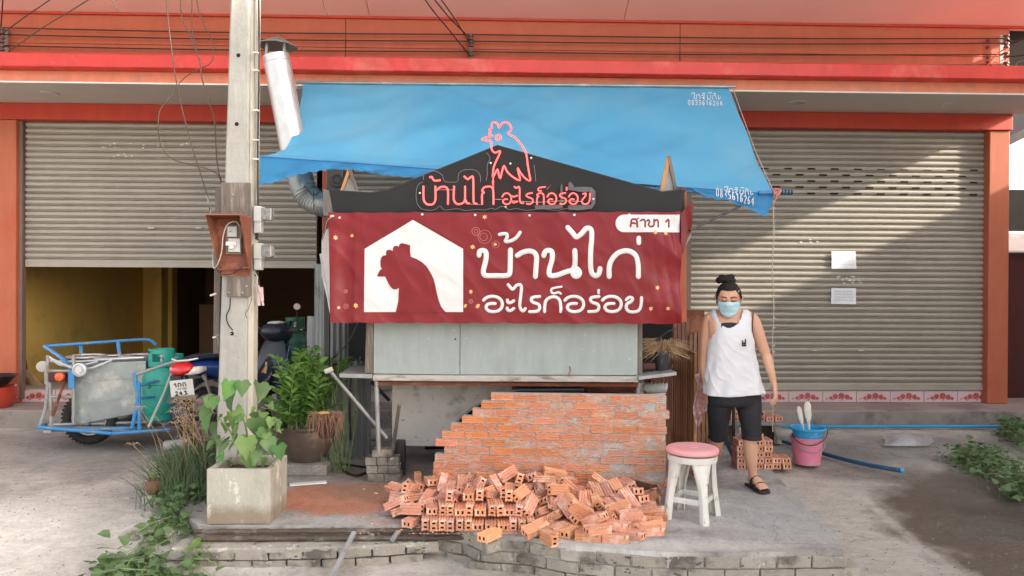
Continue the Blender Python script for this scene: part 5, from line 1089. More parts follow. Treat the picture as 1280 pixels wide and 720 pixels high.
for i, t in enumerate(PILE):
    if t[0]/t[1] < -.128 or t[0]/t[1] > .226: continue
    if t[1] < 4.86 and -.097 < t[0]/t[1] < .052: continue
    pale = (i % 17 == 3) and t[2] > .08
    ob = put_brick(t[:3], Quaternion(t[3:]), bmesh_pale if pale else bmesh_loose[i % 4],
              'pale yellowish brick among the orange ones heaped before the brick wall' if pale else 'orange two-holed brick tumbled in the heap before the low brick wall', 'bricks heaped before the low wall')
    if i % 19 == 7 and t[2] > .05: ob.scale = (.58, 1, 1); ob['label'] = 'broken shorter orange brick lying among the whole ones in the heap'
# the neatly stacked rows at the front left of the heap, ends towards the viewer
rr = random.Random(6)
MS = Matrix(((0, 0, 1), (1, 0, 0), (0, 1, 0)))
for lay, (px0, py, seq) in enumerate(((526, 664, 'ssssssfffsssf'), (531, 661, 'fssfsfssfs'), (556, 658, 's fs  s'))):
    p = G(px0, py); x = p.x; k = x
    for n_, c in enumerate(seq):
        wdt = {'s': BH, 'f': BW_, ' ': .06}[c]
        if c != ' ':
            zz = .001 + lay*.0725 + (BW_/2 if c == 's' else BH/2); yw = rr.uniform(-.07, .07)*(1+lay)
            M3 = Matrix.Rotation(yw, 3, 'Z') @ (MS if c == 's' else Matrix.Rotation(pi/2, 3, 'Z'))
            if lay and c == 's': M3 = Matrix.Rotation(rr.uniform(-.08, .08), 3, 'Y') @ M3
            put_brick((x+wdt/2, p.y+BL/2+lay*.018+rr.uniform(-.012, .012)-.05*(x-k)*.6, zz), M3.to_quaternion(), bmesh_loose[rr.randrange(4)],
                      ('orange brick in the bottom neat row along the front left of the heap', 'orange brick in the second neat row along the front left of the heap', 'orange brick in the third row on top of the neat rows')[lay], 'bricks heaped before the low wall')
        x += wdt+.005
def lone(px, py, yaw, lab, z=0, me=None, tilt=0, roll=0):
    p = G(px, py, z); put_brick((p.x, p.y, z+BH/2+.002+abs(sin(tilt))*BL/2), Euler((roll, tilt, yaw)).to_quaternion(), me or bmesh_loose[1], lab)
lone(612, 674, .95, 'pale orange brick lying alone on the slab edge in front of the heap', me=bmesh_pale, z=.0)
lone(561, 722, .5, 'pale orange brick on the ground at the foot of the block wall', z=-.28, me=bmesh_pale)
lone(712, 669, 1.05, 'front brick turned corner-on with two slots facing the viewer', me=bmesh_pale)
lone(815, 663, .45, 'brick at the right end of the heap nearest the stool', me=bmesh_pale)
lone(838, 606, .1, 'single brick on the slab behind the white stool legs')
lone(779, 671, 1.2, 'brick end-on at the front right of the heap', me=bmesh_loose[2])

# ------------------------------------------------------------------ low brick wall, being laid
WY = 5.3
a_ = PS(541, 560, WY); b_ = PS(833, 560, WY)
wd = (b_-a_); wd.z = 0; Lw = wd.length; wd.normalize(); wn = V(-wd.y, wd.x, 0)
wall = T('brick_wall', 'low unfinished wall of orange clay bricks stepped at its left end', 'brick wall', ((a_.x+b_.x)/2, (a_.y+b_.y)/2, 0))
Rw = Matrix.Rotation(atan2(wd.y, wd.x), 3, 'Z')
CH = .0532
def wpx(px, z):                              # distance along the wall of a pixel column
    p = PS(px, 560, WY); return (V(p.x, p.y, 0)-V(a_.x, a_.y, 0)).dot(wd)
left = [541, 541, 542, 541, 541.5, 543, 555, 544, 552, 563, 577, 590, 601, 613]
wl = [brick_mesh('brick', m_brickw, 1.0, 20+s) for s in range(4)]
rr = random.Random(14)
mort = MB()
for k in range(14):
    z = k*CH + CH/2
    s = wpx(left[k], z) + .002; e = Lw + (0.02 if k == 11 else rr.uniform(-.006, .004))
    endon = k in (12, 8, 5, 2)
    e2 = e - (.078 if endon else 0)
    x = s; first = True
    while x < e2-.03:
        L_ = BL*rr.uniform(.96, 1.03)
        if x == s and k % 3 == 1: L_ = BL*.55 if k < 6 else BL
        if x+L_ > e2-.05: L_ = e2-x
        if L_ > BL*1.35: L_ = L_/2
        o = bpy.data.objects.new('brick', wl[rr.randrange(4)]); COL.objects.link(o); o.parent = wall
        c = V(a_.x, a_.y, 0) + wd*(x+L_/2) + wn*(BW_/2 + rr.uniform(-.004, .005)); c.z = z+.001+rr.uniform(-.0015, .0015)
        o.location = c - wall.location; o.scale = (L_/BL, 1, .945)
        o.rotation_euler = (rr.uniform(-.03, .03), rr.uniform(-.012, .012), atan2(wd.y, wd.x)+rr.uniform(-.012, .012))
        x += L_ + rr.uniform(.005, .011)
    if endon:
        o = bpy.data.objects.new('brick', wl[1]); COL.objects.link(o); o.parent = wall
        c = V(a_.x, a_.y, 0) + wd*(e-.036) + wn*(BL/2); c.z = z; o.location = c-wall.location; o.scale = (1, 1, .945)
        o.rotation_euler = (0, 0, atan2(wd.y, wd.x)+pi/2)
    # mortar bed: rough front that stands between the bricks
    nseg = int((e-s)/.012)
    prev = len(mort.v)
    for zz in (z-CH/2, z-CH/4, z, z+CH/4, z+CH/2):
        for i in range(nseg+1):
            u = s+.004+(e-s-.008)*i/nseg
            right = max(0, min(1, (u-Lw*.62)/(Lw*.3)))
            dep = .006 + .006*noise.noise(V(u*28, zz*40, k)) - right*.004*(.5+noise.noise(V(u*9, zz*12, 3)))
            mort.v.append(tuple(V(a_.x, a_.y, 0) + wd*u + wn*dep + V(0, 0, zz)))
    for j in range(4):
        for i in range(nseg): mort.f.append((prev+j*(nseg+1)+i, prev+j*(nseg+1)+i+1, prev+(j+1)*(nseg+1)+i+1, prev+(j+1)*(nseg+1)+i)); mort.m.append(0)
    mort.prism([V(a_.x, a_.y, z-CH/2) + wd*(s+.006) + wn*.012, V(a_.x, a_.y, z-CH/2) + wd*(e-.006-(.07 if endon else 0)) + wn*.012, V(a_.x, a_.y, z+CH/2-.0005) + wd*(e-.006-(.07 if endon else 0)) + wn*.012, V(a_.x, a_.y, z+CH/2-.0005) + wd*(s+.006)+wn*.012], wn*.055)
# squeezed blobs of mortar
for i in range(330):
    k = rr.randrange(1, 14); u = wpx(left[k], 0)+.01 + (Lw-wpx(left[k], 0)-.02)*(rr.random()**.75); zz = k*CH
    if rr.random() < .4: zz += rr.uniform(0, CH)
    c = V(a_.x, a_.y, 0)+wd*u+wn*rr.uniform(.0, .003)+V(0, 0, zz)
    mort.sphere(c, 1, 6, 4, (rr.uniform(.006, .016), .0045, rr.uniform(.003, .007)), Matrix.Rotation(rr.uniform(-.4, .4), 3, 'Y'))
o = mort.build('mortar', m_mortar, wall); o['kind'] = 'stuff'

# ------------------------------------------------------------------ block retaining wall under the slab and the lower ledge
rw = T('retaining_wall', 'low retaining wall of grey cement blocks along the front edge of the slab', 'retaining wall', (0, 4.5, -.35))
def blockmesh(seed, ln=.195, h=.064, d=.11):
    mb = MB(); mb.box((0, 0, 0), (ln, d, h)); me = mb.mesh('block', m_block)
    bm = bmesh.new(); bm.from_mesh(me); bmesh.ops.subdivide_edges(bm, edges=bm.edges, cuts=2, use_grid_fill=True)
    for v in bm.verts: v.co += V(noise.noise(v.co*14+V(seed, 0, 0)), noise.noise(v.co*14+V(0, seed, 0)), noise.noise(v.co*14+V(0, 0, seed)))*.006
    bmesh.ops.bevel(bm, geom=[e for e in bm.edges if e.calc_face_angle(0) > .9], offset=.004, segments=1, affect='EDGES')
    bm.to_mesh(me); bm.free(); return me
bms = [blockmesh(s*7.3) for s in range(4)]
pathL = [G(x, y, -.075) for x, y in ((214, 684), (330, 684), (430, 682), (530, 676))]
pathR = [V(v.x, v.y, 0) for v in front[4:]]
def walk(path, s):
    for p, q in zip(path[:-1], path[1:]):
        L_ = (q-p).length
        if s <= L_: return p.lerp(q, s/L_), (q-p).normalized()
        s -= L_
    return path[-1], (path[-1]-path[-2]).normalized()
rr = random.Random(8)
for path, ztop, nc, sgn in ((pathL, -.082, 4, 0), (pathR, -.022, 5, 1)):
    tot = sum((q-p).length for p, q in zip(path[:-1], path[1:]))
    for k in range(nc):
        s = -.02 - (.1 if k % 2 else 0) + rr.uniform(-.02, .02)
        while s < tot-.06:
            p, d = walk(path, max(s+.1, 0)); d.z = 0; d.normalize()
            o = bpy.data.objects.new('block', rr.choice(bms)); COL.objects.link(o); o.parent = rw
            nrm = V(-d.y, d.x, 0)
            c = V(p.x, p.y, 0) + nrm*(.045+rr.uniform(-.004, .004)); c.z = ztop-.034-k*.071
            o.location = c-rw.location; o.rotation_euler = (rr.uniform(-.02, .02), rr.uniform(-.008, .008), atan2(d.y, d.x)+rr.uniform(-.015, .015)+(pi if rr.random() < .5 else 0))
            s += .203
for path, ztop in ((pathL, -.08), (pathR, -.02)):
    mb = MB(); pp = [V(p.x, p.y+.03, 0) for p in path]
    for p, q in zip(pp[:-1], pp[1:]): mb.prism([V(p.x, p.y, -.42), V(q.x, q.y, -.42), V(q.x, q.y, ztop), V(p.x, p.y, ztop)], (0, .07, 0))
    mb.build('joint_mortar', m_joint, rw)
# crumbly mortar and dirt on the face
mb = MB()
for i in range(260):
    path = pathL if rr.random() < .5 else pathR
    tot = sum((q-p).length for p, q in zip(path[:-1], path[1:])); p, d = walk(path, rr.random()*tot if rr.random() < .4 else (tot*.93 if path is pathL else rr.choice((.1, .45, .6, .97))*tot)+rr.gauss(0, .10))
    c = V(p.x, p.y-.008, rr.uniform(-.30, -.03)); mb.sphere(c, 1, 5, 4, (rr.uniform(.004, .016), rr.uniform(.002, .005), rr.uniform(.002, .007)))
o = mb.build('crumbled_mortar', m_joint, rw); o['kind'] = 'stuff'
# lower whitish ledge (concrete) and rusty edging with pipes lying along it
mb = MB(); pa = [V(p.x, p.y-.012, -.078) for p in pathL]
ledgep = pa + [V(p.x, 4.95, -.078) for p in reversed(pa)]
mb.prism(ledgep, (0, 0, -.03)); led = mb.build('lower_ledge', m_oldcon, None, bevel=.006); led['kind'] = 'structure'
m_edging = M('dark_wet_wood_edging', (.12, .085, .06, 1), (.07, .05, .04, 1), 9, .8, bump=.6, bscale=40, c3=(.24, .20, .17, 1), s3=6, t3=.60)
for k, (y0, z0, lab) in enumerate(((4.745, -.024, 'upper dark worn timber edging strip below the planter'), (4.72, -.060, 'lower dark worn timber edging strip below the planter'))):
    mb = MB(); x0, x1 = G(244, 660).x, G(592, 660).x
    mb.grid(lambda u, v: V(lerp(x0, x1, u), y0 - .022*cos(v*2*pi)+.006*noise.noise(V(u*30, k, v)), z0 + .016*sin(v*2*pi)+.005*noise.noise(V(u*22, k*3, v*2))), 60, 8)
    tag(center_build(mb, 'edging_strip', m_edging), lab, 'edging')
for px, py, lab in ((470, 665, 'short stub of grey pipe poking out of the slab edge'), (497, 669, 'rusty pipe stub poking out near the left end of the bricks')):
    q = G(px, py, -.03); mb = MB(); mb.tube([q+V(.02, .14, .02), q+V(-.03, -.02, -.02)], .016, 10); tag(center_build(mb, 'pipe_stub', m_steelgrey), lab, 'pipe')
# grey metal bar leaning on the wall
mb = MB(); mb.bar(G(443, 669, -.02)+V(0, .0, .02), V(G(404, 722, -.2).x, 4.22, -.30), .028, .012); tag(center_build(mb, 'leaning_bar', m_steelgrey), 'flat grey metal bar leaning against the front ledge', 'metal bar')
# slab left of stall: small slab under pot, white strip, floor litter
mb = MB(); mb.grid(lambda u, v: G(lerp(362, 407, u), lerp(607.5, 605, u)-1+2*v, .004)+V(0, .01*v, .004), 6, 2); mb.bar(G(362, 608)+V(0, 0, .012), G(408, 604.5)+V(0, 0, .012), .05, .012)
tag(center_build(mb, 'white_strip', m_white), 'narrow white plastic strip lying below the big clay pot', 'strip')

# ------------------------------------------------------------------ stack of paving blocks carrying the stall leg
ps = T('block_stack', 'short stack of grey paving blocks under the front left stall leg', 'block stack', tuple(G(480, 604)))
c0 = G(479, 603); c0.y += .07
for k, (w_, h_, dx, n_) in enumerate(((.25, .062, .005, 2), (.25, .062, -.004, 3), (.25, .062, -.012, 3), (.155, .055, -.01, 1))):
    z = k*.0625
    for i in range(n_):
        mb = MB(); mb.box((0, 0, 0), (w_/n_-.002, .13, h_-.003)); 
        o = free_part(mb, 'paving_block', m_block, ps, .005); o.location = c0+V(dx+(i-(n_-1)/2)*w_/n_, (i % 2)*.008, z+h_/2)-ps.location
mb = MB(); mb.tube([V(c0.x+.06, c0.y+.02, .225), PS(499, 506, SY-.02)], [.017, .013], 8); tag(center_build(mb, 'wooden_stick', m_oldwood), 'dark wooden stick standing in the block stack beside the steel leg', 'stick')
for sx in (-.085, .105):
    mb = MB(); mb.box((c0.x+sx, c0.y+.11, .15), (.085, .06, .27)); tag(center_build(mb, 'black_post_block', m_blackp, bevel=.01), 'black block behind the %s end of the paving block stack' % ('left' if sx < 0 else 'right'), 'block')
mb = MB(); mb.tube(catmull([G(425, 552), G(415, 560), G(418, 577), G(430, 590), G(446, 596), G(462, 590)], 8), .010, 8)
mb.tube(catmull([G(383, 575), G(410, 578), G(440, 583), G(460, 586)], 6), .008, 8); mb.tube(catmull([PS(438, 470, SY+.3), PS(437, 520, SY+.3), G(437, 565), G(424, 588)], 6), .008, 8)
for i, v in enumerate(mb.v): mb.v[i] = (v[0], v[1], v[2]+.01)
tag(center_build(mb, 'black_hose', m_cable, smooth=True), 'black hose looped on the slab between the pot and the block stack', 'hose')
for px, py, w_, c_ in ((502, 623, .05, m_paper), (470, 617, .03, m_paper), (455, 612, .02, m_paper)):
    q = G(px, py, .004); mb = MB(); mb.grid(lambda u, v: q+V((u-.5)*w_, (v-.5)*w_*.8, .006*noise.noise(V(u*3, v*3, px))+.003), 4, 3); tag(center_build(mb, 'paper_scrap', c_), 'scrap of white paper on the slab %s' % {502: 'touching the left end of the bricks', 470: 'between the block stack and red dust', 455: 'below the black hose loop'}[px], 'litter')

# ------------------------------------------------------------------ zinc sheets left of the stall
def corr(px0, py0, px1, py1, Y0, Y1, mat_, lab, pitch=.05, amp=.009):
    a = P(px0, py0, Y0); b = P(px1, py1, Y1); n_ = int((V(b.x, b.y, 0)-V(a.x, a.y, 0)).length/pitch*8)
    d = V(b.x-a.x, b.y-a.y, 0).normalized(); nn = V(-d.y, d.x, 0)
    mb = MB(); mb.grid(lambda u, v: V(lerp(a.x, b.x, u), lerp(a.y, b.y, u), lerp(a.z, .01, v)) + nn*amp*sin(u*n_/8*2*pi) + nn*.01*noise.noise(V(u*3, v*3, px0)), n_, 6)
    tag(center_build(mb, 'zinc_sheet', mat_, smooth=True), lab, 'metal sheet', 'zinc sheets beside the stall')
corr(393, 330, 412, 300, 6.75, 6.65, m_zinc, 'pale upright zinc sheet at the left edge of the stall')
corr(411, 380, 464, 380, 6.62, 6.60, M('dark_zinc_sheet', (.24, .25, .255, 1), (.13, .135, .14, 1), 5, .6, metal=.3, bump=.3, stretch=(1, 1, .3), c3=(.26, .26, .26, 1), s3=7, t3=.6), 'dark zinc sheet behind the white cart side')
corr(384, 395, 394, 360, 7.0, 6.9, m_zinc, 'narrow grey zinc sheet furthest left beside the green cylinder')
# tap/branch like black bracket and rods near the shelf
mb = MB(); mb.tube([P(418, 455, 6.3), P(443, 447, 6.2)], .014, 8); mb.tube(catmull([P(443, 447, 6.2), P(450, 455, 6.2), P(448, 462, 6.2)], 4), .006, 6); mb.tube(catmull([P(455, 385, 6.3), P(440, 420, 6.3), P(425, 440, 6.3), P(412, 450, 6.3)], 5), .006, 6)
tag(center_build(mb, 'black_rod', m_blackp), 'black rod and curved wire sticking out above the left side shelf', 'rod')

# ------------------------------------------------------------------ wooden slat gate, right of the stall
gate = T('slatted_gate', 'folded wooden gate of narrow brown slats between the stall and the woman', 'gate', tuple(G(858, 596)))
def slats(px0, Y0, px1, Y1, ztop0, ztop1, n_, zb_=.03, w_=.030, pale=True):
    a = P(px0, 500, Y0); b = P(px1, 500, Y1); d = V(b.x-a.x, b.y-a.y, 0); d.normalize()
    for i in range(n_):
        u = i/(n_-1); c = V(lerp(a.x, b.x, u), lerp(a.y, b.y, u), 0); zt_ = lerp(ztop0, ztop1, u)+.008*((i*7) % 3-1)
        mb = MB(); R = Matrix.Rotation(atan2(d.y, d.x), 3, 'Z'); mb.box((0, 0, 0), (w_, .014, zt_-zb_))
        o = free_part(mb, 'slat', m_slatwood, gate, .003); o.location = V(c.x, c.y, (zt_+zb_)/2)-gate.location; o.rotation_euler = (0, 0, atan2(d.y, d.x))
    for zz in (.25, ztop1-.2):
        mb = MB(); nn = V(-d.y, d.x, 0)*.016; mb.bar(a*1+V(0, 0, zz-a.z)+nn, b+V(0, 0, zz-b.z)+nn, .012, .05); mb.build('cross_rail', m_slatwood, gate)
slats(840, 6.42, 867, 5.86, 1.02, .985, 10)
mb = MB(); e = P(869, 500, 5.84); mb.box((e.x, e.y, .50), (.022, .03, .97)); mb.build('edge_post', m_slatpale, gate, bevel=.003)
slats(815, 6.62, 858, 6.60, 1.20, 1.22, 10); slats(863, 6.58, 884, 6.60, 1.08, 1.10, 5)
mb = MB(); mb.bar(P(805, 452, 6.66), P(880, 452, 6.66), .02, .9); mb.build('backing_board', m_rust, gate)
# pink and white cloth over the gate
def cloth(u, v):
    px = lerp(868, 884, u)+2.5*sin(v*9+u*3)-4*u*(v > .75); py = 462+6*abs(u-.5)*2 + v*(80-20*u)
    p = P(px, py, 5.80); return p+V(0, -.012*sin(u*14)-.02*sin(u*6+v*4), 0)
mb = MB(); mb.grid(cloth, 16, 24); tag(center_build(mb, 'hanging_cloth', m_cloth, smooth=True), 'pink and white patterned cloth hanging over the slatted gate', 'cloth')

# things on and under the right shelf
def potplant_dry():
    q = PS(829, 463, SY+.10); r = T('dry_potted_plant', 'small black pot of dried straw-like grass on the right side shelf', 'potted plant', tuple(q))
    mb = MB(); mb.lathe(q, [(.052, 0), (.070, .125), (.074, .125), (.074, .14), (.064, .14), (.062, .11), (0, .105)], 20); mb.build('pot', m_blackp, r, smooth='auto')
    rr = random.Random(2); mb = MB()
    for i in range(330):
        a = rr.uniform(0, 2*pi); l = rr.uniform(.06, .19)*(1+.35*abs(cos(a))); c = q+V(rr.uniform(-.05, .05), rr.uniform(-.04, .04), .12)
        up = rr.uniform(-.02, .11)
        mb.tube([c, c+V(cos(a)*l*.5, sin(a)*l*.35, up*.9+.02), c+V(cos(a)*l, sin(a)*l*.6, up-rr.uniform(0, .05))], [.0016, .0016, .0008], 3, cap=False)
    o = mb.build('dry_grass', m_dry, r); o['kind'] = 'stuff'
potplant_dry()
mb = MB(); mb.tube(catmull([PS(815, 440, SY+.15), PS(822, 425, SY+.1), PS(834, 415, SY+.1), PS(845, 411, SY+.12)], 6), .006, 6); tag(center_build(mb, 'black_cable_loop', m_blackp, smooth=True), 'black bent cable rising behind the dried plant', 'cable')
q = PS(820, 492, SY+.25); bs = T('bowl_row', 'row of upright white bowls on the rack under the right shelf', 'dishes', tuple(q))
for i in range(7):
    mb = MB(); c = PS(806+i*4, 485, SY+.18); mb.lathe(c, [(.018, -.012), (.034, 0), (.045, .014), (.042, .014), (.03, 0), (0, -.006)], 16, Matrix.Rotation(1.2+.1*i, 3, 'Y')); mb.build('bowl', m_white, bs, smooth='auto')
mb = MB(); mb.tube([PS(802, 493, SY+.1), PS(832, 492, SY+.1)], .005, 6); mb.tube([PS(802, 493, SY+.3), PS(832, 492, SY+.3)], .005, 6); mb.build('rack_rod', m_galv, bs)
mb = MB(); c = PS(810, 457, SY+.12); mb.box(c, (.10, .09, .05)); tag(center_build(mb, 'glass_tray', m_redhouse, bevel=.008), 'dark red tray beside the black pot on the shelf', 'tray')
mb = MB(); mb.grid(lambda u, v: G(lerp(778, 822, u), lerp(612, 603, v), .10+.06*v)+V(0, 0, .015*sin(u*5)), 8, 6); mb.grid(lambda u, v: G(lerp(812, 822, v), lerp(606, 618, u), .13)+V(.01*u, 0, -.06*u), 4, 4)
tag(center_build(mb, 'cardboard_scrap', M('brown_cardboard', (.20, .11, .075, 1), (.14, .075, .05, 1), 6, .9)), 'dark brown cardboard piece caught on the right of the brick heap', 'cardboard')

# ------------------------------------------------------------------ stool
SC = G(865, 646); 
stool = T('plastic_stool', 'worn white plastic stool with a faded pink seat on the slab', 'stool', (SC.x, SC.y, 0))
H_ = .455
mb = MB(); mb.lathe((SC.x, SC.y, H_-.045), [(.150, .008), (.165, .012), (.169, .024), (.166, .036), (.154, .044), (.12, .0435), (0, .041)], 40); mb.lathe((SC.x, SC.y, H_-.0016), [(.036, 0), (.030, .004), (.022, .004), (.018, 0)], 20, cap=False); mb.build('seat', m_stoolp, stool, smooth='auto')
mb = MB(); mb.lathe((SC.x, SC.y, H_-.085), [(.150, 0), (.156, .0), (.160, .039), (.10, .040), (.10, .036), (.148, .034)], 36, cap=False); mb.build('seat_rim', m_stoolw, stool, smooth='auto')
for k in range(4):
    an = radians(-78 + 90*k); rd = V(cos(an), sin(an), 0); tg = V(-sin(an), cos(an), 0)
    rings = []
    for t in (0, .1, .25, .5, .75, .95, 1):
        z = lerp(H_-.055, .0, t); r0 = lerp(.138, .197, t**.9); w_ = lerp(.072, .027, min(t*2.4, 1)) if t < .42 else lerp(.027, .024, t); d_ = lerp(.022, .020, t)
        if t > .94: w_ *= 1.12; d_ *= 1.15
        c = V(SC.x, SC.y, z)+rd*(r0-.02)
        sec = [(-1, -.9), (-1, .3), (-.72, .85), (0, 1.12), (.72, .85), (1, .3), (1, -.9), (.74, -.9), (.66, .25), (0, .6), (-.66, .25), (-.74, -.9)]
        rings.append([c+tg*a*w_+rd*b*d_ for a, b in sec])
    mb = MB(); mb.loft(rings); mb.build('leg', m_stoolw, stool, smooth='auto')
    an2 = an+pi/2; z = .125; r0 = lerp(.138, .197, .72)-.03
    p0 = V(SC.x, SC.y, z)+V(cos(an), sin(an), 0)*r0; p1 = V(SC.x, SC.y, z)+V(cos(an2), sin(an2), 0)*r0
    mb = MB(); mb.bar(p0, p1, .008, .035); mb.build('stretcher', m_stoolw, stool, bevel=.002)

# ------------------------------------------------------------------ buckets, trowels
BC = G(1015, 583); BC.y += .10
pb_ = T('pink_bucket', 'pink plastic bucket with the blue bucket stacked in it, beside the woman', 'bucket', tuple(BC))
mb = MB(); mb.lathe(BC, [(0, .004), (.096, .0), (.104, .004), (.131, .212), (.139, .214), (.141, .228), (.133, .23), (.126, .222), (.1, .02), (0, .018)], 36); mb.build('bucket_body', m_pink, pb_, smooth='auto')
mb = MB(); mb.tube([BC+V(.134*cos(t), -.02-.134*abs(sin(t))*.9, .20-.075*abs(sin(t))) for t in lin(pi, 2*pi, 16)], .004, 6); mb.build('handle', m_galvdull, pb_)
bb_ = T('blue_bucket', 'blue plastic bucket nested in the pink one and holding pale trowels', 'bucket', tuple(BC+V(0, 0, .15)))
B2 = BC+V(.006, 0, .15)
mb = MB(); mb.lathe(B2, [(0, 0), (.10, 0), (.128, .135), (.146, .140), (.150, .155), (.143, .160), (.130, .152), (.105, .02), (0, .012)], 36); mb.build('bucket_body', m_blue, bb_, smooth='auto')
mb = MB(); mb.tube([B2+V(.148*cos(t)+.012*sin(t), -.03-.13*abs(sin(t)), .14-.10*abs(sin(t))+.03*cos(t)) for t in lin(pi, 2*pi, 16)], .0045, 6); mb.build('handle', m_blackp, bb_)
for (px, py, px2, py2, w_, lab) in ((1009, 502, 1012, 545, .030, 'larger pale paddle standing upright in the blue bucket'), (998, 508, 1006, 545, .022, 'smaller pale paddle leaning left in the blue bucket')):
    a = P(px, py, BC.y); b = P(px2, py2, BC.y); d = (b-a).normalized(); s_ = d.cross(V(0, 1, 0)).normalized()
    rings = []
    for t, k in ((0, .35), (.04, .75), (.12, 1), (.42, .95), (.60, .45), (.8, .33), (1, .33)):
        c = a.lerp(b, t); rings.append([c+s_*w_*k*cos(q_)+V(0, 1, 0)*.008*sin(q_) for q_ in lin(0, 2*pi, 12)[:-1]])
    mb = MB(); mb.loft(rings); tag(center_build(mb, 'plastic_paddle', m_trowel, smooth='auto'), lab, 'paddle', 'paddles in the blue bucket')

# pipes on the ground
mb = MB(); mb.tube([V(G(962, 536).x, 7.98, .016)] + [V(G(962, 536).x+k*.35, 7.97+.006*sin(k*1.7), .016+.001*(k % 2)) for k in range(1, 15)], .017, 10); tag(center_build(mb, 'blue_pipe', m_pipe, smooth=True), 'long light blue water pipe lying along the foot of the step', 'pipe')
mb = MB(); mb.tube(catmull([G(972, 550, .02), G(1000, 558, .02), G(1040, 570, .02), G(1080, 580, .02), G(1124, 588, .02)], 8), .018, 10); tag(center_build(mb, 'blue_hose', m_hose, smooth=True), 'dark blue hose ending on the wet concrete right of the buckets', 'hose')
mb = MB(); q = G(1127, 588, .02); mb.lathe(G(1124, 588, .02), [(.022, 0), (.022, .03)], 12, Matrix.Rotation(pi/2, 3, 'Y')); tag(center_build(mb, 'hose_end', m_pipe), 'lighter blue collar on the open end of the dark hose', 'hose end')
# thin plastic bag
q = G(1134, 553)
mb = MB(); mb.grid(lambda u, v: G(lerp(1105, 1164, u), lerp(558, 546, v)) + V(0, 0, (.055*max(0, 1-((u-.42)/.35)**2)*sin(v*pi)**.7 + .03*abs(noise.noise(V(u*6, v*5, 1)))*sin(pi*u)*sin(pi*v)+.004)), 36, 20)
for i, v in enumerate(mb.v): mb.v[i] = (v[0]+.03*noise.noise(V(v[1]*9, v[0]*3, 2)), v[1]+.05*noise.noise(V(v[0]*5, 1, 1)), v[2])
tag(center_build(mb, 'plastic_bag', m_bag, smooth=True), 'crumpled thin white plastic bag lying on the concrete', 'plastic bag')

# ------------------------------------------------------------------ brick stacks behind the woman
Rend = Matrix.Rotation(pi/2, 3, 'Z').to_quaternion()
gs = 'bricks stacked behind the woman'
rr = random.Random(4)
def stk(px, py, cols, rows, lab, standing=False, z0=0):
    p = G(px, py, z0)
    for c in range(cols):
        for r_ in range(rows[c] if isinstance(rows, (list, tuple)) else rows):
            x = p.x+c*(BW_+.006); z = z0+BH/2+r_*(BH+.001)+.001
            o = put_brick((x+rr.uniform(-.006, .006), p.y+BL/2+rr.uniform(-.012, .012), z), (Matrix.Rotation(pi/2+rr.uniform(-.06, .06), 3, 'Z')).to_quaternion(), bmesh_loose[rr.randrange(4)], lab, gs, 'stacked_brick')
stk(927, 587, 2, [5, 6], 'orange brick in the tall stack just behind the womans front calf')
stk(949, 587, 2, [6, 5], 'orange brick in the tall stack right of the womans front calf')
stk(972, 587, 2, [2, 2], 'orange brick in the small low stack nearest the pink bucket')
pz = .20
mb = MB(); p0 = G(905, 556); 
for k in range(3): mb.box((p0.x+.12+.2*k, p0.y+.2, .09), (.07, .35, .17))
o = center_build(mb, 'block_support', m_block); tag(o, 'grey block supports carrying the plank behind the brick stacks', 'block'); o['kind'] = 'stuff'
mb = MB(); mb.box((p0.x+.26, p0.y+.2, .195), (.66, .42, .03)); tag(center_build(mb, 'grey_plank', m_zinc, bevel=.004), 'grey plank on blocks that carries a few bricks behind the woman', 'plank')
for c in range(3):
    for r_ in range((4, 3, 1)[c]): put_brick((p0.x+.05+c*.085, p0.y+.1, .212+BH/2+r_*(BH+.001)), Rend, bmesh_loose[(c+r_) % 4], 'orange brick on the left part of the grey plank behind the woman', gs, 'stacked_brick')
for c in range(3): 
    for r_ in range((2, 1, 1)[c]): put_brick((p0.x+.36+c*.085, p0.y+.1, .212+BH/2+r_*(BH+.001)), Rend, bmesh_loose[(c+r_) % 4], 'orange brick on the right part of the grey plank behind the woman', gs, 'stacked_brick')
mb = MB(); mb.tube([G(903, 540, .25), G(918, 575, .02)], .016, 8); tag(center_build(mb, 'leaning_pipe', m_hose), 'dark blue pipe leaning down between the womans legs', 'pipe')
mb = MB(); mb.tube([P(917, 475, 6.4), P(917, 560, 6.4)], .014, 8); tag(center_build(mb, 'upright_rod', m_blackp), 'black upright rod seen between the womans legs', 'rod')

# grit, crumbs and litter on the ground and slab
rr = random.Random(99)
def grit(name, n_, area, mat_, lab, smin, smax, zf):
    mb = MB()
    for i in range(n_):
        px, py = area(rr); q = G(px, py, -.02); z = zf(q.x, q.y); s_ = rr.uniform(smin, smax)
        a = rr.uniform(0, 6.28); vs_ = [V(q.x+s_*cos(a+k*1.57)*rr.uniform(.6, 1.2), q.y+s_*sin(a+k*1.57)*rr.uniform(.6, 1.2), z+.001) for k in range(4)]
        top = V(q.x, q.y, z+s_*rr.uniform(.4, .9)); mb.add(vs_+[top], [(0, 1, 4), (1, 2, 4), (2, 3, 4), (3, 0, 4)])
    o = mb.build(name, mat_, loc=(0, 5, 0)); tag(o, lab, 'grit', kind='stuff')
onslab = lambda x, y: .003
grit('brick_crumbs', 700, lambda r: (r.gauss(650, 85), min(r.gauss(660, 12), 672)), m_brick, 'orange brick crumbs and dust scattered round the heap', .003, .011, onslab)
grit('slab_grit', 500, lambda r: (r.uniform(370, 1040), r.uniform(600, 686)), m_joint, 'dark grit scattered over the concrete slab', .002, .006, onslab)
grit('drive_grit', 900, lambda r: ((r.uniform(0, 240) if r.random() < .5 else r.uniform(1040, 1280)), r.uniform(545, 718)), m_joint, 'dark grit and small stones scattered over the driveway', .002, .008, gz)
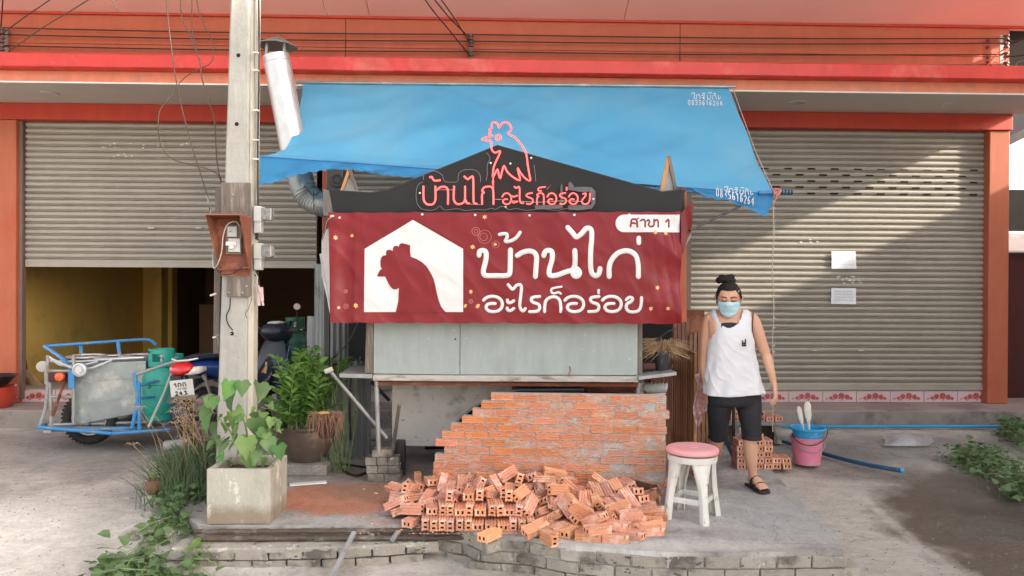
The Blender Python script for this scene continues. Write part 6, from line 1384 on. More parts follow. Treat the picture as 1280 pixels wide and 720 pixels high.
grit('pale_grit', 420, lambda r: ((r.uniform(0, 240) if r.random() < .4 else r.uniform(1000, 1280)), r.uniform(545, 718)), m_mortar, 'pale pebbles and mortar crumbs scattered over the driveway', .002, .008, gz)
# ------------------------------------------------------------------ utility pole
PY_ = 5.35
pole = T('utility_pole', 'square weathered concrete utility pole standing behind the planter', 'utility pole', (P(296, 600, PY_).x, PY_+.1, 0))
zt_ = 5.2
def edge(px0, py0, px1, py1, z):               # x on the pole's front plane at height z from two pixels of its edge
    a = P(px0, py0, PY_); b = P(px1, py1, PY_); return lerp(a.x, b.x, (z-a.z)/(b.z-a.z))
rings = []
for i in range(30):
    z = lerp(-.1, zt_, i/29); xl = edge(270, 560, 287, 20, z); xr = edge(307, 560, 312, 20, z)
    d = .19-.005*z; c = .012; j = lambda s_: .0025*noise.noise(V(s_*3.1, z*4, 2))
    rings.append([V(xl+c+j(1), PY_+j(2), z), V(xr-c+j(3), PY_+j(4), z), V(xr+j(5), PY_+c, z), V(xr+j(6), PY_+d, z), V(xl, PY_+d, z), V(xl+j(7), PY_+c, z)])
mb = MB(); mb.loft(rings); mb.build('pole_shaft', m_pole, pole)
# right flank rib, its lighter colour stands for light on that side
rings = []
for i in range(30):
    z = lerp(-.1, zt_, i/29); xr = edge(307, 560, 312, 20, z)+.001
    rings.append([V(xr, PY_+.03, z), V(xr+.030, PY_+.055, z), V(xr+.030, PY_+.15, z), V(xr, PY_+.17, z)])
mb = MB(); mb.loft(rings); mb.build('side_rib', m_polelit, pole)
for px, py in ((298, 69), (296, 155), (290, 417)):
    q = P(px, py, PY_-.001); mb = MB(); mb.lathe(q, [(0, 0), (.011, .001)], 14, Matrix.Rotation(pi/2, 3, 'X')); mb.lathe(q, [(.011, .0015), (.014, .001), (.0105, -.0)], 14, Matrix.Rotation(pi/2, 3, 'X'), cap=False); mb.build('bolt_hole', m_dark, pole)
def onpole(px0, py0, px1, py1, dy, th, mat_, name, par, **k):
    a = P(px0, py0, PY_-dy); b = P(px1, py1, PY_-dy); mb = MB(); mb.span((a.x, PY_-dy, b.z), (b.x, PY_-dy+th, a.z)); return mb.build(name, mat_, par, **k)
wb = onpole(276, 228, 312, 300, .028, .027, m_oldwood, 'upper_plank', pole, bevel=.003)
onpole(283.5, 338, 313.5, 371, .030, .027, m_oldwood, 'lower_plank', pole, bevel=.004)
for px, py in ((291, 244), (303, 366), (286, 366), (308, 358)):
    mb = MB(); mb.sphere(P(px, py, PY_-.035), .008, 8, 6); mb.build('nail_head', m_steelgrey, pole)
mb = MB(); mb.tube([P(x, y, PY_-.02) for x, y in ((276, 237), (284, 243), (291, 244), (298, 240))], .003, 5); mb.build('nail_wire', m_wire, pole)
# batten at the left
batten = center_build(MB().bar(P(273.5, 236, PY_+.12), P(271, 442, PY_+.12), .042, .03), 'tall_batten', m_oldwood, bevel=.003); tag(batten, 'tall weathered wooden batten fixed along the left edge of the pole', 'batten')
# rusty hood with breaker
hood = T('rusty_meter_hood', 'rust brown sheet metal hood on the pole with a breaker switch inside', 'meter hood', tuple(P(290, 345, PY_-.04)))
Hq = lambda px, py, dy: P(px, py, PY_-dy)
def sheet(pts, name='hood_sheet'):
    pts = [Vector(p) for p in pts]; n_ = (pts[1]-pts[0]).cross(pts[2]-pts[1]).normalized()*.003
    mb = MB(); mb.prism(pts, n_); mb.build(name, m_rust, hood)
tl_, tr2, bl_, br_ = Hq(257, 268, .20), Hq(299, 268, .20), Hq(276, 345, .035), Hq(312, 345, .035)
bk_tl, bk_tr = Hq(272, 274, .035), Hq(314, 272, .035)
sheet([tl_, tr2, bk_tr, bk_tl], 'hood_top'); sheet([tl_, bk_tl, bl_, Hq(274, 336, .06)], 'hood_side'); sheet([tr2, Hq(314, 336, .06), br_, bk_tr], 'hood_side')
mb = MB(); mb.prism([bk_tl, bk_tr, br_, bl_], (0, .003, 0)); mb.build('hood_back', m_rust, hood)
mb = MB(); mb.bar(Hq(272, 337, .06), Hq(314, 334, .06), .02, .012); mb.bar(Hq(284, 342, .05), Hq(313, 333, .05), .006); mb.build('hood_sill', m_rust, hood)
mb = MB(); mb.bar(tl_, tr2, .006, .008); mb.bar(tr2, bk_tr, .005); mb.build('hood_rim', M('rust_rim', (.33, .13, .07, 1), rough=.7), hood)
bk = onpole(282, 281, 302, 318, .060, .024, M('brown_backplate', (.20, .15, .12, 1), (.15, .11, .09, 1), 9, .6), 'breaker_plate', hood, bevel=.003)
onpole(284, 283, 296, 296, .083, .022, m_meter, 'breaker_body', hood, bevel=.003); onpole(285, 298, 300, 315, .085, .024, m_meter, 'breaker_body', hood, bevel=.003)
onpole(282, 302, 295, 307, .100, .014, m_white, 'breaker_switch', hood, bevel=.002); onpole(286, 307, 292, 311, .104, .018, m_white, 'breaker_switch', hood, bevel=.002)
mb = MB(); mb.sphere(P(288, 289, PY_-.088), .005, 8, 6); mb.build('screw_head', m_steelgrey, hood)
mb = MB(); mb.tube(catmull([Hq(x, y, d) for x, y, d in ((300, 283, .08), (294, 277, .10), (284, 281, .12), (279, 295, .13), (277, 315, .13), (272, 330, .13), (267, 335, .10), (266, 322, .06), (268, 300, .05))], 6), .004, 6); mb.build('pale_lead', m_greywire, hood, smooth=True)
mb = MB(); mb.tube(catmull([Hq(x, y, d) for x, y, d in ((270, 335, .06), (276, 343, .09), (290, 342, .09), (303, 334, .07))], 6), .004, 6); mb.build('black_lead', m_cable, hood, smooth=True)
mb = MB(); mb.tube(catmull([Hq(x, y, .03) for x, y in ((288, 372), (287, 385), (283, 395), (285, 405), (291, 413))], 6), .0045, 6); mb.build('black_lead', m_cable, hood, smooth=True)
mb = MB(); mb.tube(catmull([Hq(x, y, .01) for x, y in ((315, 372), (311, 385), (307, 392), (309, 398))], 5), .002, 5); mb.build('thin_lead', m_cable, hood)
mb = MB(); mb.tube([Hq(290, 417, .008), Hq(270, 419, -.04)], .003, 5); mb.build('nail', m_steelgrey, pole)
mb = MB(); mb.tube([Hq(263, 369.5, -.06), Hq(270, 367, -.06)], .007, 6); mb.build('cable_clip', m_trowel, pole)
mb = MB(); mb.tube([Hq(266, 422, -.06), Hq(270, 421, -.06)], .006, 6); mb.build('cable_clip', m_trowel, pole)
# electricity meters hanging on the right flank
def meter(py, lab):
    r = T('electricity_meter', lab, 'electricity meter', tuple(P(326, py+30, PY_+.05)), 'electricity meters on the pole')
    Y = PY_+.05; c = P(324, py+6, Y)
    mb = MB(); mb.box(c, (.055, .09, .11)); mb.build('meter_base', m_meter, r, bevel=.006)
    mb = MB(); mb.box(P(323.5, py+22, Y), (.048, .07, .085)); mb.build('terminal_cover', m_meter, r, bevel=.005)
    mb = MB(); mb.box(P(329, py+6, Y), (.012, .07, .075)); mb.box(P(331, py+9, Y), (.02, .05, .03)); mb.build('meter_works', m_ink if False else m_steelgrey, r)
    c = P(327, py+6, Y); mb = MB(); mb.box(c+V(.042, 0, 0), (.075, .095, .085)); mb.build('glass_cover', m_glass, r, bevel=.012)
    mb = MB(); mb.tube([c+V(.006, 0, -.046), c+V(.006, 0, .046)], .004, 6); mb.tube([c+V(.077, -.045, -.04), c+V(.077, -.045, .04)], .003, 6); mb.build('cover_frame', m_galv, r)
    mb = MB(); mb.tube(catmull([P(321+2*sin(k*1.9), py+30+k*1.0, Y-.05-.01*cos(k*1.9)) for k in range(9)], 4), .005, 6); mb.build('lead_bundle', m_cable, r)
meter(262, 'upper glass fronted electricity meter on the right side of the pole'); meter(308, 'lower glass fronted electricity meter on the right side of the pole')
tgs = T('tag_bundle', 'pale pink paper tags dangling from wires below the lower meter', 'tags', tuple(P(325, 383, PY_+.03)))
for (x0, y0, x1, y1) in ((323, 357, 324, 382), (327, 359, 328, 376), (325.5, 365, 329, 382), (322, 356, 326, 366)):
    mb = MB(); mb.bar(P(x0, y0, PY_+.03), P(x1, y1, PY_+.02), .020, .004); mb.build('paper_tag', M('pale_pink_tag', (.62, .45, .44, 1), rough=.8), tgs)
mb = MB(); mb.tube([P(322, 340, PY_+.05), P(323, 350, PY_+.04), P(325, 358, PY_+.03)], .004, 5); mb.build('tag_wire', m_cable, tgs)
mb = MB(); mb.tube(catmull([P(x, y, PY_-.01) for x, y in ((314, 350), (308, 352), (316, 360), (322, 348), (318, 340))], 5), .004, 5); tag(center_build(mb, 'pale_wire_twist', m_greywire), 'twist of pale wire wrapped round the pole below the meters', 'wire')
# cables down the right flank
gp_ = 'cables clamped down the right side of the pole'
for k, (x0, x1, m_, lab) in enumerate(((316, 318, m_cable, 'inner black cable clamped down the right side of the pole'), (319.5, 321, m_greywire, 'pale conduit between the black cables on the right side of the pole'), (324, 322.5, m_cable, 'outer black cable clamped down the right side of the pole'))):
    pts = [P(lerp(x0, x1, t)+.5*sin(t*9+k*2), lerp(-60, 262, t), PY_+.06-.02*k) for t in lin(0, 1, 24)]
    mb = MB(); mb.tube(pts, .009 if k == 1 else .006, 6); tag(center_build(mb, 'pole_cable', m_, smooth=True), lab, 'cable', gp_)
for py in (66, 88, 138, 175, 199):
    mb = MB(); q = P(320, py, PY_); mb.box(q+V(0, 0, 0), (.036, .03, .008)); mb.build('clamp', m_trowel, pole)
# loose wires left of the pole
gl = 'loose wires hanging left of the pole'
LW = [([(207, -30), (208, 0), (213, 50), (221, 105), (236, 170), (250, 215), (259, 245), (262, 262)], 'leftmost long loose wire hanging from above to the rusty hood', .0042, m_wire),
      ([(226, -20), (227, 20), (238, 45), (249, 75), (253, 100), (262, 130), (268, 150), (271, 200), (276, 228)], 'double twisted loose wire between the leftmost wire and the pole', .0045, m_wire),
      ([(240, -20), (240, 30), (244, 60), (250, 75)], 'short loose wire joining the twisted one near the top', .0035, m_wire),
      ([(243, -20), (250, 20), (264, 48), (267, 68), (262, 80), (245, 88), (228, 100), (212, 122), (200, 138), (198, 160), (201, 180), (214, 198), (240, 206), (262, 212), (274, 220), (277, 230)], 'loose wire that loops far left and back to the pole', .0038, m_wire),
      ([(258, 245), (264, 262), (262, 268)], 'short grey wire end at the rusty hood', .005, m_greywire),
      ([(130, -20), (142, 4), (149, 15)], 'short wire end against the pink soffit left of the pole', .004, m_wire),
      ([(400, -20), (405, 8), (410, 20)], 'thin short wire against the pink soffit right of the pole', .003, m_wire)]
for pts, lab, r_, m_ in LW:
    p = catmull([P(x, y, PY_+.12+.05*sin(i*1.3)) for i, (x, y) in enumerate(pts)], 7)
    mb = MB(); mb.tube(p, r_, 5); tag(center_build(mb, 'loose_wire', m_, smooth=True), lab, 'wire', gl)

# ------------------------------------------------------------------ concrete planter with a vine
pl0 = G(258, 656); pl1 = G(337.5, 656)
PX0, PX1, PYF, PYB, PH = pl0.x, pl1.x, pl0.y, pl0.y+.40, .345
planter = T('concrete_planter', 'square weathered concrete planter box with a broad leaved vine, on the slab corner', 'planter', ((PX0+PX1)/2, PYF+.2, 0))
bm = bmesh.new(); t_ = .035
o0 = [(PX0, PYF), (PX1, PYF), (PX1, PYB), (PX0, PYB)]; i0 = [(PX0+t_, PYF+t_), (PX1-t_, PYF+t_), (PX1-t_, PYB-t_), (PX0+t_, PYB-t_)]
mb = MB(); mb.add([(x, y, 0.003) for x, y in o0] + [(x, y, PH) for x, y in o0] + [(x, y, PH) for x, y in i0] + [(x, y, PH-.10) for x, y in i0],
    [(3, 2, 1, 0)] + [(k, (k+1) % 4, 4+(k+1) % 4, 4+k) for k in range(4)] + [(4+k, 4+(k+1) % 4, 8+(k+1) % 4, 8+k) for k in range(4)] + [(8+k, 8+(k+1) % 4, 12+(k+1) % 4, 12+k) for k in range(4)])
mb.build('planter_box', M('stained_planter_concrete', (.47, .45, .39, 1), (.37, .35, .30, 1), 5, .92, bump=.5, bscale=40, c3=(.27, .215, .15, 1), s3=3, t3=.55, w3=.1, c4=(.60, .58, .52, 1), s4=12, t4=.62, stretch=(1, 1, .5)), planter, bevel=.006, merge=True)
blotch(bpy.data.materials['stained_planter_concrete'], (PX0+PX1)/2, .02, .30, .085, (.20, .14, .085, 1), .7, 14, .6, .7, axes='XZ')
mb = MB(); mb.grid(lambda u, v: V(lerp(PX0+t_, PX1-t_, u), lerp(PYF+t_, PYB-t_, v), PH-.06+.012*noise.noise(V(u*5, v*5, 0))), 8, 8); mb.build('soil', m_soil, planter)
def leafmesh(name, kind, mat_, n=9):
    """a leaf blade of real outline lying in xy, stalk at the origin, tip along +y, cupped along its midrib"""
    if kind == 'heart': out = [(0, 0), (.18, -.10), (.38, -.03), (.47, .17), (.40, .36), (.30, .56), (.12, .84), (0, 1.04)]
    elif kind == 'vine': out = [(0, 0), (.16, -.10), (.36, -.06), (.42, .10), (.52, .26), (.38, .40), (.30, .62), (.12, .80), (0, 1.0)]
    elif kind == 'lance': out = [(0, 0), (.12, .12), (.20, .35), (.20, .55), (.12, .8), (0, 1)]
    else: out = [(0, 0), (.22, .15), (.30, .42), (.22, .72), (0, 1)]
    mb = MB(); k = len(out); vs = []
    for s in (-1, 1):
        pass
    mid = [(0, y) for _, y in out]
    L_ = [V(-x, y, .48*abs(x) - .26*y*y) for x, y in out]; R_ = [V(x, y, .48*abs(x) - .26*y*y) for x, y in out]; Mi = [V(0, max(min(y, 1.04), 0), -.26*y*y) for _, y in out]
    Mi[1] = V(0, .04, 0)
    mb.v = [tuple(v) for v in Mi+L_+R_]
    for i in range(k-1):
        for b in (k, 2*k):
            mb.f.append((i, i+1, b+i+1, b+i)); mb.m.append(0)
    return mb.mesh(name, mat_, smooth=True)
lm = {}
def leaf(par, loc, direction, size, roll=0, key='heart', mat_=None, name='leaf'):
    kk = (key, mat_.name)
    if kk not in lm: lm[kk] = leafmesh(name, key, mat_)
    o = bpy.data.objects.new(name, lm[kk]); COL.objects.link(o)
    if par: o.parent = par
    d = Vector(direction).normalized(); up = V(0, 0, 1) if abs(d.z) < .95 else V(0, -1, 0)
    x = d.cross(up).normalized(); z = x.cross(d); R = Matrix((x, d, z)).transposed() @ Matrix.Rotation(roll, 3, 'Y')
    o.rotation_euler = R.to_euler(); o.scale = (size,)*3; o.location = Vector(loc) - (wloc(par) if par else V(0, 0, 0)); return o
rr = random.Random(12)
base = V((PX0+PX1)/2+.03, PYF+.16, PH-.06)
stemtop = [(298, 505), (272, 520), (330, 520), (312, 545), (285, 550), (340, 555)]
for px, py in stemtop:
    e = P(px, py, PYF+.12+rr.uniform(0, .2)); m_1 = base.lerp(e, .5)+V(rr.uniform(-.03, .03), 0, .05)
    mb = MB(); mb.tube(catmull([base+V(rr.uniform(-.03, .03), rr.uniform(-.03, .03), 0), m_1, e], 6), [.008-.0003*i for i in range(13)], 6); mb.build('stem', m_stem, planter, smooth=True)
lv = [(284, 488, 27, -.3, 'B'), (266, 508, 26, -.5, 'B'), (300, 486, 22, .3, 'B'), (292, 505, 30, .1, 'B'), (262, 530, 30, -.25, 'B'), (270, 542, 28, .2, 'B'), (287, 528, 26, .35, 'P'), (322, 492, 30, .25, 'B'), (318, 535, 28, .1, 'B'),
      (306, 560, 30, -.1, 'P'), (296, 545, 24, -.3, 'P'), (333, 560, 24, .5, 'B'), (345, 566, 22, .6, 'B'), (318, 572, 20, .1, 'B'), (308, 578, 22, 0, 'P'), (342, 532, 18, .2, 'B'), (276, 560, 20, -.2, 'B'), (330, 545, 20, .5, 'B'), (256, 518, 18, -.7, 'B'), (300, 528, 20, -.1, 'P')]
for px, py, sz, sl, c in lv:
    q = P(px+2, py-sz*.42, PYF+rr.uniform(-.02, .26)); leaf(planter, q, (sl+rr.uniform(-.35, .35), rr.uniform(-.9, .1), -1), sz*.0046, rr.uniform(-1.0, 1.0), 'heart' if sz % 4 == 0 else 'vine', m_leafB if c == 'B' else m_leafpale)
for i in range(34):
    q = P(rr.uniform(258, 345), rr.uniform(492, 575), PYF+rr.uniform(.0, .3)); leaf(planter, q, (rr.uniform(-.8, .8), rr.uniform(-1, .2), rr.uniform(-1, -.1)), rr.uniform(.04, .085), rr.uniform(-1.1, 1.1), 'vine' if i % 2 else 'heart', m_leafB if i % 3 else m_leafpale)
for i in range(26):
    q = P(rr.uniform(268, 340), rr.uniform(540, 584), PYF+rr.uniform(.05, .3)); leaf(planter, q, (rr.uniform(-1, 1), -.4, rr.uniform(-.8, .6)), rr.uniform(.03, .07), rr.uniform(-.6, .6), 'lance', m_leafB)

# ------------------------------------------------------------------ big clay pot with a bright bush
PC = G(379, 592); PC.y += .10
mb = MB(); mb.box((PC.x-.05, PC.y+.02, .045), (.50, .42, .085)); tag(center_build(mb, 'pot_plinth', m_slab, bevel=.01), 'low concrete plinth under the big clay pot', 'plinth')
bush = T('bush_in_clay_pot', 'bright green leafy bush in a big brown cracked clay pot', 'potted plant', (PC.x, PC.y, .09))
K = .0062
mb = MB(); mb.lathe((PC.x, PC.y, .09), [(.13, 0), (.17, .05), (.215, .13), (.232, .20), (.230, .25), (.245, .27), (.245, .285), (.222, .285), (.21, .25), (0, .24)], 44)
for i, v in enumerate(mb.v):
    p = Vector(v); mb.v[i] = tuple(p + (p-V(PC.x, PC.y, p.z)).normalized()*.012*noise.noise(p*6))
mb.build('clay_pot', m_clay, bush, smooth='auto')
rr = random.Random(31)
leafA = leafmesh('leaflet', 'lance', m_leafA)
fol = MB(); stm = MB()
def addleaf(mb, loc, d, size, roll, shape):
    d = Vector(d).normalized(); up = V(0, 0, 1) if abs(d.z) < .95 else V(0, -1, 0)
    x = d.cross(up).normalized(); z = x.cross(d); R = Matrix((x, d, z)).transposed() @ Matrix.Rotation(roll, 3, 'Y')
    out = {'o': [(0, 0, 0), (-.26, .35, .07), (-.2, .7, .02), (0, 1, -.12), (.2, .7, .02), (.26, .35, .07), (0, .5, -.03)], 'v': [(0, 0, 0), (-.5, .1, .05), (-.42, .55, .03), (0, 1, -.12), (.42, .55, .03), (.5, .1, .05), (0, .45, -.03)]}[shape]
    mb.add([Vector(loc)+R @ (V(*p)*size) for p in out], [(0, 6, 1), (1, 6, 2), (2, 6, 3), (3, 6, 4), (4, 6, 5), (5, 6, 0)])
for s in range(105):
    a = rr.uniform(0, 2*pi); lean = rr.uniform(.0, .75)**.9
    b = V(PC.x+rr.uniform(-.14, .14), PC.y+rr.uniform(-.14, .14), .33)
    H = rr.uniform(.22, .62)*(1.1-.35*lean)
    tip = b + V(cos(a)*lean*.44, sin(a)*lean*.34, H)
    pts = catmull([b, b.lerp(tip, .5)+V(0, 0, .04), tip], 5); stm.tube(pts, .0035, 4)
    n_ = 8
    for k in range(2, 11):
        c = pts[min(k, len(pts)-1)]; dd = (pts[min(k+1, len(pts)-1)]-pts[k-1]).normalized() if k < len(pts)-1 else V(cos(a), sin(a), .8)
        for sd_ in (-1, 1):
            si = V(-sin(a), cos(a), 0)*sd_ + dd*.5 + V(rr.uniform(-.3, .3), rr.uniform(-.3, .3), rr.uniform(-.1, .5))
            addleaf(fol, c, si, rr.uniform(.06, .10), rr.uniform(-.7, .7), 'o')
stm.build('stems', m_stem, bush)['kind'] = 'stuff'; fol.build('foliage', m_leafA, bush)['kind'] = 'stuff'
# pale faded leaves at the left of the bush
pf = MB()
for i in range(60):
    c = P(rr.uniform(322, 352), rr.uniform(520, 556), PC.y-.1+rr.uniform(-.15, .2)); addleaf(pf, c, (rr.uniform(-1, 1), -.5, rr.uniform(-1, .4)), rr.uniform(.04, .09), rr.uniform(-1, 1), 'o')
pf.build('faded_leaves', m_leafpale, bush)['kind'] = 'stuff'
# wispy weed behind, right of the bush
wd_ = T('wispy_weed', 'tall wispy green weed between the clay pot and the zinc sheets', 'plant', (P(420, 545, 6.2).x, 6.2, 0))
mb = MB(); m2 = MB()
for i in range(34):
    b = V(wd_.location.x+rr.uniform(-.10, .12), 6.15+rr.uniform(-.08, .08), .0); h = rr.uniform(.5, 1.0); tip = b+V(rr.uniform(-.18, .12), rr.uniform(-.1, .1), h)
    pts = catmull([b, b.lerp(tip, .5)+V(rr.uniform(-.03, .03), 0, .02), tip], 5); mb.tube(pts, .0022, 3, cap=False)
    for k in range(3, 11):
        if rr.random() < .7: addleaf(m2, pts[min(k, 10)], (rr.uniform(-1, 1), rr.uniform(-1, 1), rr.uniform(-.2, .9)), rr.uniform(.02, .05), 0, 'o')
mb.build('stems', m_stem, wd_)['kind'] = 'stuff'; m2.build('foliage', m_leafC, wd_)['kind'] = 'stuff'
# hanging pot of dried roots
rq = P(408, 536, 5.55); root = T('dried_root_pot', 'small black pot overflowing with dry brown roots beside the clay pot', 'potted plant', (rq.x, rq.y, rq.z))
mb = MB(); mb.lathe((rq.x, rq.y, rq.z-.06), [(.055, 0), (.075, .13), (.078, .14), (.06, .14), (0, .11)], 18); mb.build('pot', m_blackp, root, smooth='auto')
mb = MB()
for i in range(420):
    a = rr.uniform(0, 2*pi); r_ = rr.uniform(.02, .12); c = rq+V(rr.uniform(-.05, .05), rr.uniform(-.04, .04), .09); e = rq+V(cos(a)*r_*1.05, sin(a)*r_*.8-.02, .09+rr.uniform(-.02, .04))
    dr = rr.uniform(.02, .17)*(1.5 if rr.random() < .12 else 1)
    mb.tube([c, e, e+V(rr.uniform(-.02, .02), rr.uniform(-.02, .01), -dr*.6), e+V(rr.uniform(-.03, .03), rr.uniform(-.02, .01), -dr)], [.0016, .0018, .0014, .0006], 3, cap=False)
mb.build('dry_roots', m_dryred, root)['kind'] = 'stuff'
mb = MB(); c = rq+V(-.01, -.04, .12); mb.sphere(c, 1, 8, 6, (.045, .03, .012)); mb.build('dry_leaf', M('tan_dry_leaf', (.52, .30, .12, 1), (.42, .22, .08, 1), 20, .9), root)

# ------------------------------------------------------------------ grass tuft by the planter and dry stalks
gb = G(238, 622); gt = MB(); rr = random.Random(77)
for i in range(1500):
    bx = gb.x+rr.gauss(0, .11); by = gb.y+.08+rr.gauss(.05, .13); z0 = gz(bx, by); h = rr.uniform(.14, .46)*(1-.25*abs(bx-gb.x)/.2)
    ln = rr.uniform(-.22, .22)+(bx-gb.x)*.5; ly = rr.uniform(-.16, .08); w_ = rr.uniform(.0022, .0042)
    pts = [V(bx, by, z0), V(bx+ln*.25, by+ly*.25, z0+h*.55), V(bx+ln*.65, by+ly*.6, z0+h*.88), V(bx+ln, by+ly, z0+h*rr.uniform(.75, 1.02))]
    vs = []
    for k, p in enumerate(pts): ww = w_*(1, .9, .6, .1)[k]; vs += [p+V(-ww, 0, 0), p+V(ww, 0, 0)]
    gt.add(vs, [(0, 1, 3, 2), (2, 3, 5, 4), (4, 5, 7, 6)])
o = gt.build('grass_tuft', m_grass, loc=(gb.x, gb.y, gz(gb.x, gb.y))); tag(o, 'dense tuft of dull green grass between the drive and the planter', 'grass', kind='stuff')
ds = T('dry_seed_stalks', 'dry pale seed stalks rising out of the grass left of the planter', 'plant', (gb.x, gb.y, gz(gb.x, gb.y)))
mb = MB()
for i in range(48):
    bx = gb.x+rr.gauss(-.03, .10); by = gb.y+.15+rr.gauss(0, .1); z0 = gz(bx, by); h = rr.uniform(.35, .72); ln = rr.gauss(-.03, .13)
    pts = catmull([V(bx, by, z0), V(bx+ln*.3, by, z0+h*.6), V(bx+ln, by-.03, z0+h)], 4); mb.tube(pts, .0016, 3, cap=False)
    if rr.random() < .75:
        for k in range(7):
            a = 2*pi*k/7; mb.tube([pts[-1], pts[-1]+V(cos(a)*.035, sin(a)*.03, .015), pts[-1]+V(cos(a)*.055, sin(a)*.04, -.002)], [.0012, .0018, .0008], 3, cap=False)
mb.build('stalks', m_dry, ds)['kind'] = 'stuff'
mb = MB(); q = G(218, 575, -.01); mb.lathe(q+V(0, .05, .12), [(.045, -.1), (.045, .1), (.037, .1), (.037, -.1)], 14, Matrix.Rotation(1.45, 3, 'Y'), cap=False); tag(center_build(mb, 'pvc_pipe_stub', m_steelgrey), 'grey pipe stub sticking out of the grass tuft to the left', 'pipe')

# ------------------------------------------------------------------ creeping vines
def creeper(name, lab, spots, n_, size, seed, mat_, hmax=.10, cat='plant', gzf=None):
    rr = random.Random(seed); gzf = gzf or gz
    c = spots[len(spots)//2]; q = G(c[0], c[1], -.1); r = T(name, lab, cat, (q.x, q.y, gzf(q.x, q.y)))
    lf = MB(); st = MB()
    prev = None
    for i in range(n_):
        px, py, rx, ry, hh = spots[rr.randrange(len(spots))]
        ax = px+rr.gauss(0, rx); ay = py+rr.gauss(0, ry); p = G(ax, ay, -.1); p.z = gzf(p.x, p.y); h = rr.uniform(.01, hmax)*hh
        p2 = p+V(rr.uniform(-.03, .03), rr.uniform(-.03, .03), h)
        if rr.random() < .35: st.tube([p, p2], .0015, 3, cap=False)
        addleaf(lf, p2, (rr.uniform(-1, 1), rr.uniform(-1, .3), rr.uniform(-.35, .45)), size*rr.uniform(.5, 1.25), rr.uniform(-.6, .6), 'v')
        if prev is not None and (prev-p2).length < .35 and rr.random() < .4: st.tube([prev, prev.lerp(p2, .5)+V(0, 0, .02), p2], .0022, 3, cap=False)
        prev = p2
    lf.build('foliage', mat_, r)['kind'] = 'stuff'; st.build('runners', m_stem, r)['kind'] = 'stuff'
    return r
creeper('creeping_vine', 'creeping green vine spreading over the wet concrete at the right edge', [(1200, 590, 12, 5, 1), (1225, 598, 12, 6, 1.2), (1250, 606, 12, 7, 1.2), (1275, 615, 10, 8, 1.2), (1215, 583, 12, 4, .8), (1240, 590, 12, 4, .8), (1268, 622, 9, 5, 1), (1300, 620, 14, 8, 1)], 620, .052, 5, m_leafC, .15)
creeper('creeping_vine', 'dark leafy clump of vine at the far right near the blue pipe', [(1262, 560, 9, 4, 1.3), (1278, 562, 9, 6, 1.4), (1290, 570, 12, 7, 1.4), (1255, 553, 5, 2, 1)], 300, .055, 6, m_leafC, .16)
creeper('creeping_vine', 'low vine growing over the broken edge left of the retaining wall', [(240, 640, 12, 6, 1), (215, 655, 14, 6, 1), (195, 675, 14, 6, 1), (165, 695, 16, 6, 1), (130, 706, 12, 6, .9), (225, 668, 10, 5, .7), (200, 700, 14, 6, .8), (205, 640, 8, 4, .8)], 430, .062, 7, m_leafC, .14)
creeper('creeping_vine', 'ragged weeds along the foot of the block wall at the left', [(250, 712, 14, 5, 1), (285, 716, 16, 4, .8), (235, 700, 8, 6, 1), (340, 719, 18, 3, .7), (385, 720, 14, 3, .7), (110, 712, 10, 4, .7)], 240, .05, 8, m_leafC, .12)
creeper('creeping_vine', 'pale leafy sprig growing from the block wall below the planter', [(252, 690, 7, 5, 1)], 26, .055, 9, m_leafpale, .12, gzf=lambda x, y: -.16)
# rubble under the vine and the tiny jar
mb = MB(); rr = random.Random(3)
for i in range(26):
    q = G(rr.uniform(150, 245), rr.uniform(655, 715), -.2); mb.sphere(V(q.x, q.y, gz(q.x, q.y)+.0), 1, 7, 5, (rr.uniform(.02, .07), rr.uniform(.02, .06), rr.uniform(.01, .03)))
for i, v in enumerate(mb.v): mb.v[i] = tuple(Vector(v)+.012*V(noise.noise(Vector(v)*20), 0, noise.noise(Vector(v)*19)))
o = mb.build('rubble', m_oldcon, loc=(G(200, 680, -.2).x, G(200, 680, -.2).y, -.25)); tag(o, 'broken concrete rubble under the vine', 'rubble', kind='stuff')
jq = G(188, 668, -.22); jar = T('small_clay_jar', 'small round terracotta jar with a sprout among the vine leaves', 'jar', (jq.x, jq.y+.03, gz(jq.x, jq.y)+.0))
jz = gz(jq.x, jq.y)+.06
mb = MB(); mb.lathe((jq.x, jq.y+.05, jz), [(.028, 0), (.046, .02), (.056, .05), (.050, .082), (.032, .098), (.040, .108), (.034, .108), (.028, .095), (0, .09)], 24); mb.build('jar_body', m_terra, jar, smooth='auto')
mb = MB()
for i in range(26): a = rr.uniform(0, 6.28); mb.tube([V(jq.x, jq.y+.05, jz+.09), V(jq.x+cos(a)*.02, jq.y+.05+sin(a)*.02, jz+.14), V(jq.x+cos(a)*.05, jq.y+.05+sin(a)*.04, jz+rr.uniform(.12, .19))], .0013, 3, cap=False)
mb.build('sprout', m_stem, jar)['kind'] = 'stuff'
mb = MB(); mb.box((jq.x+.02, jq.y+.06, jz-.05), (.16, .14, .10)); tag(center_build(mb, 'concrete_lump', m_oldcon, bevel=.015), 'lump of old concrete the small clay jar stands on', 'concrete lump')

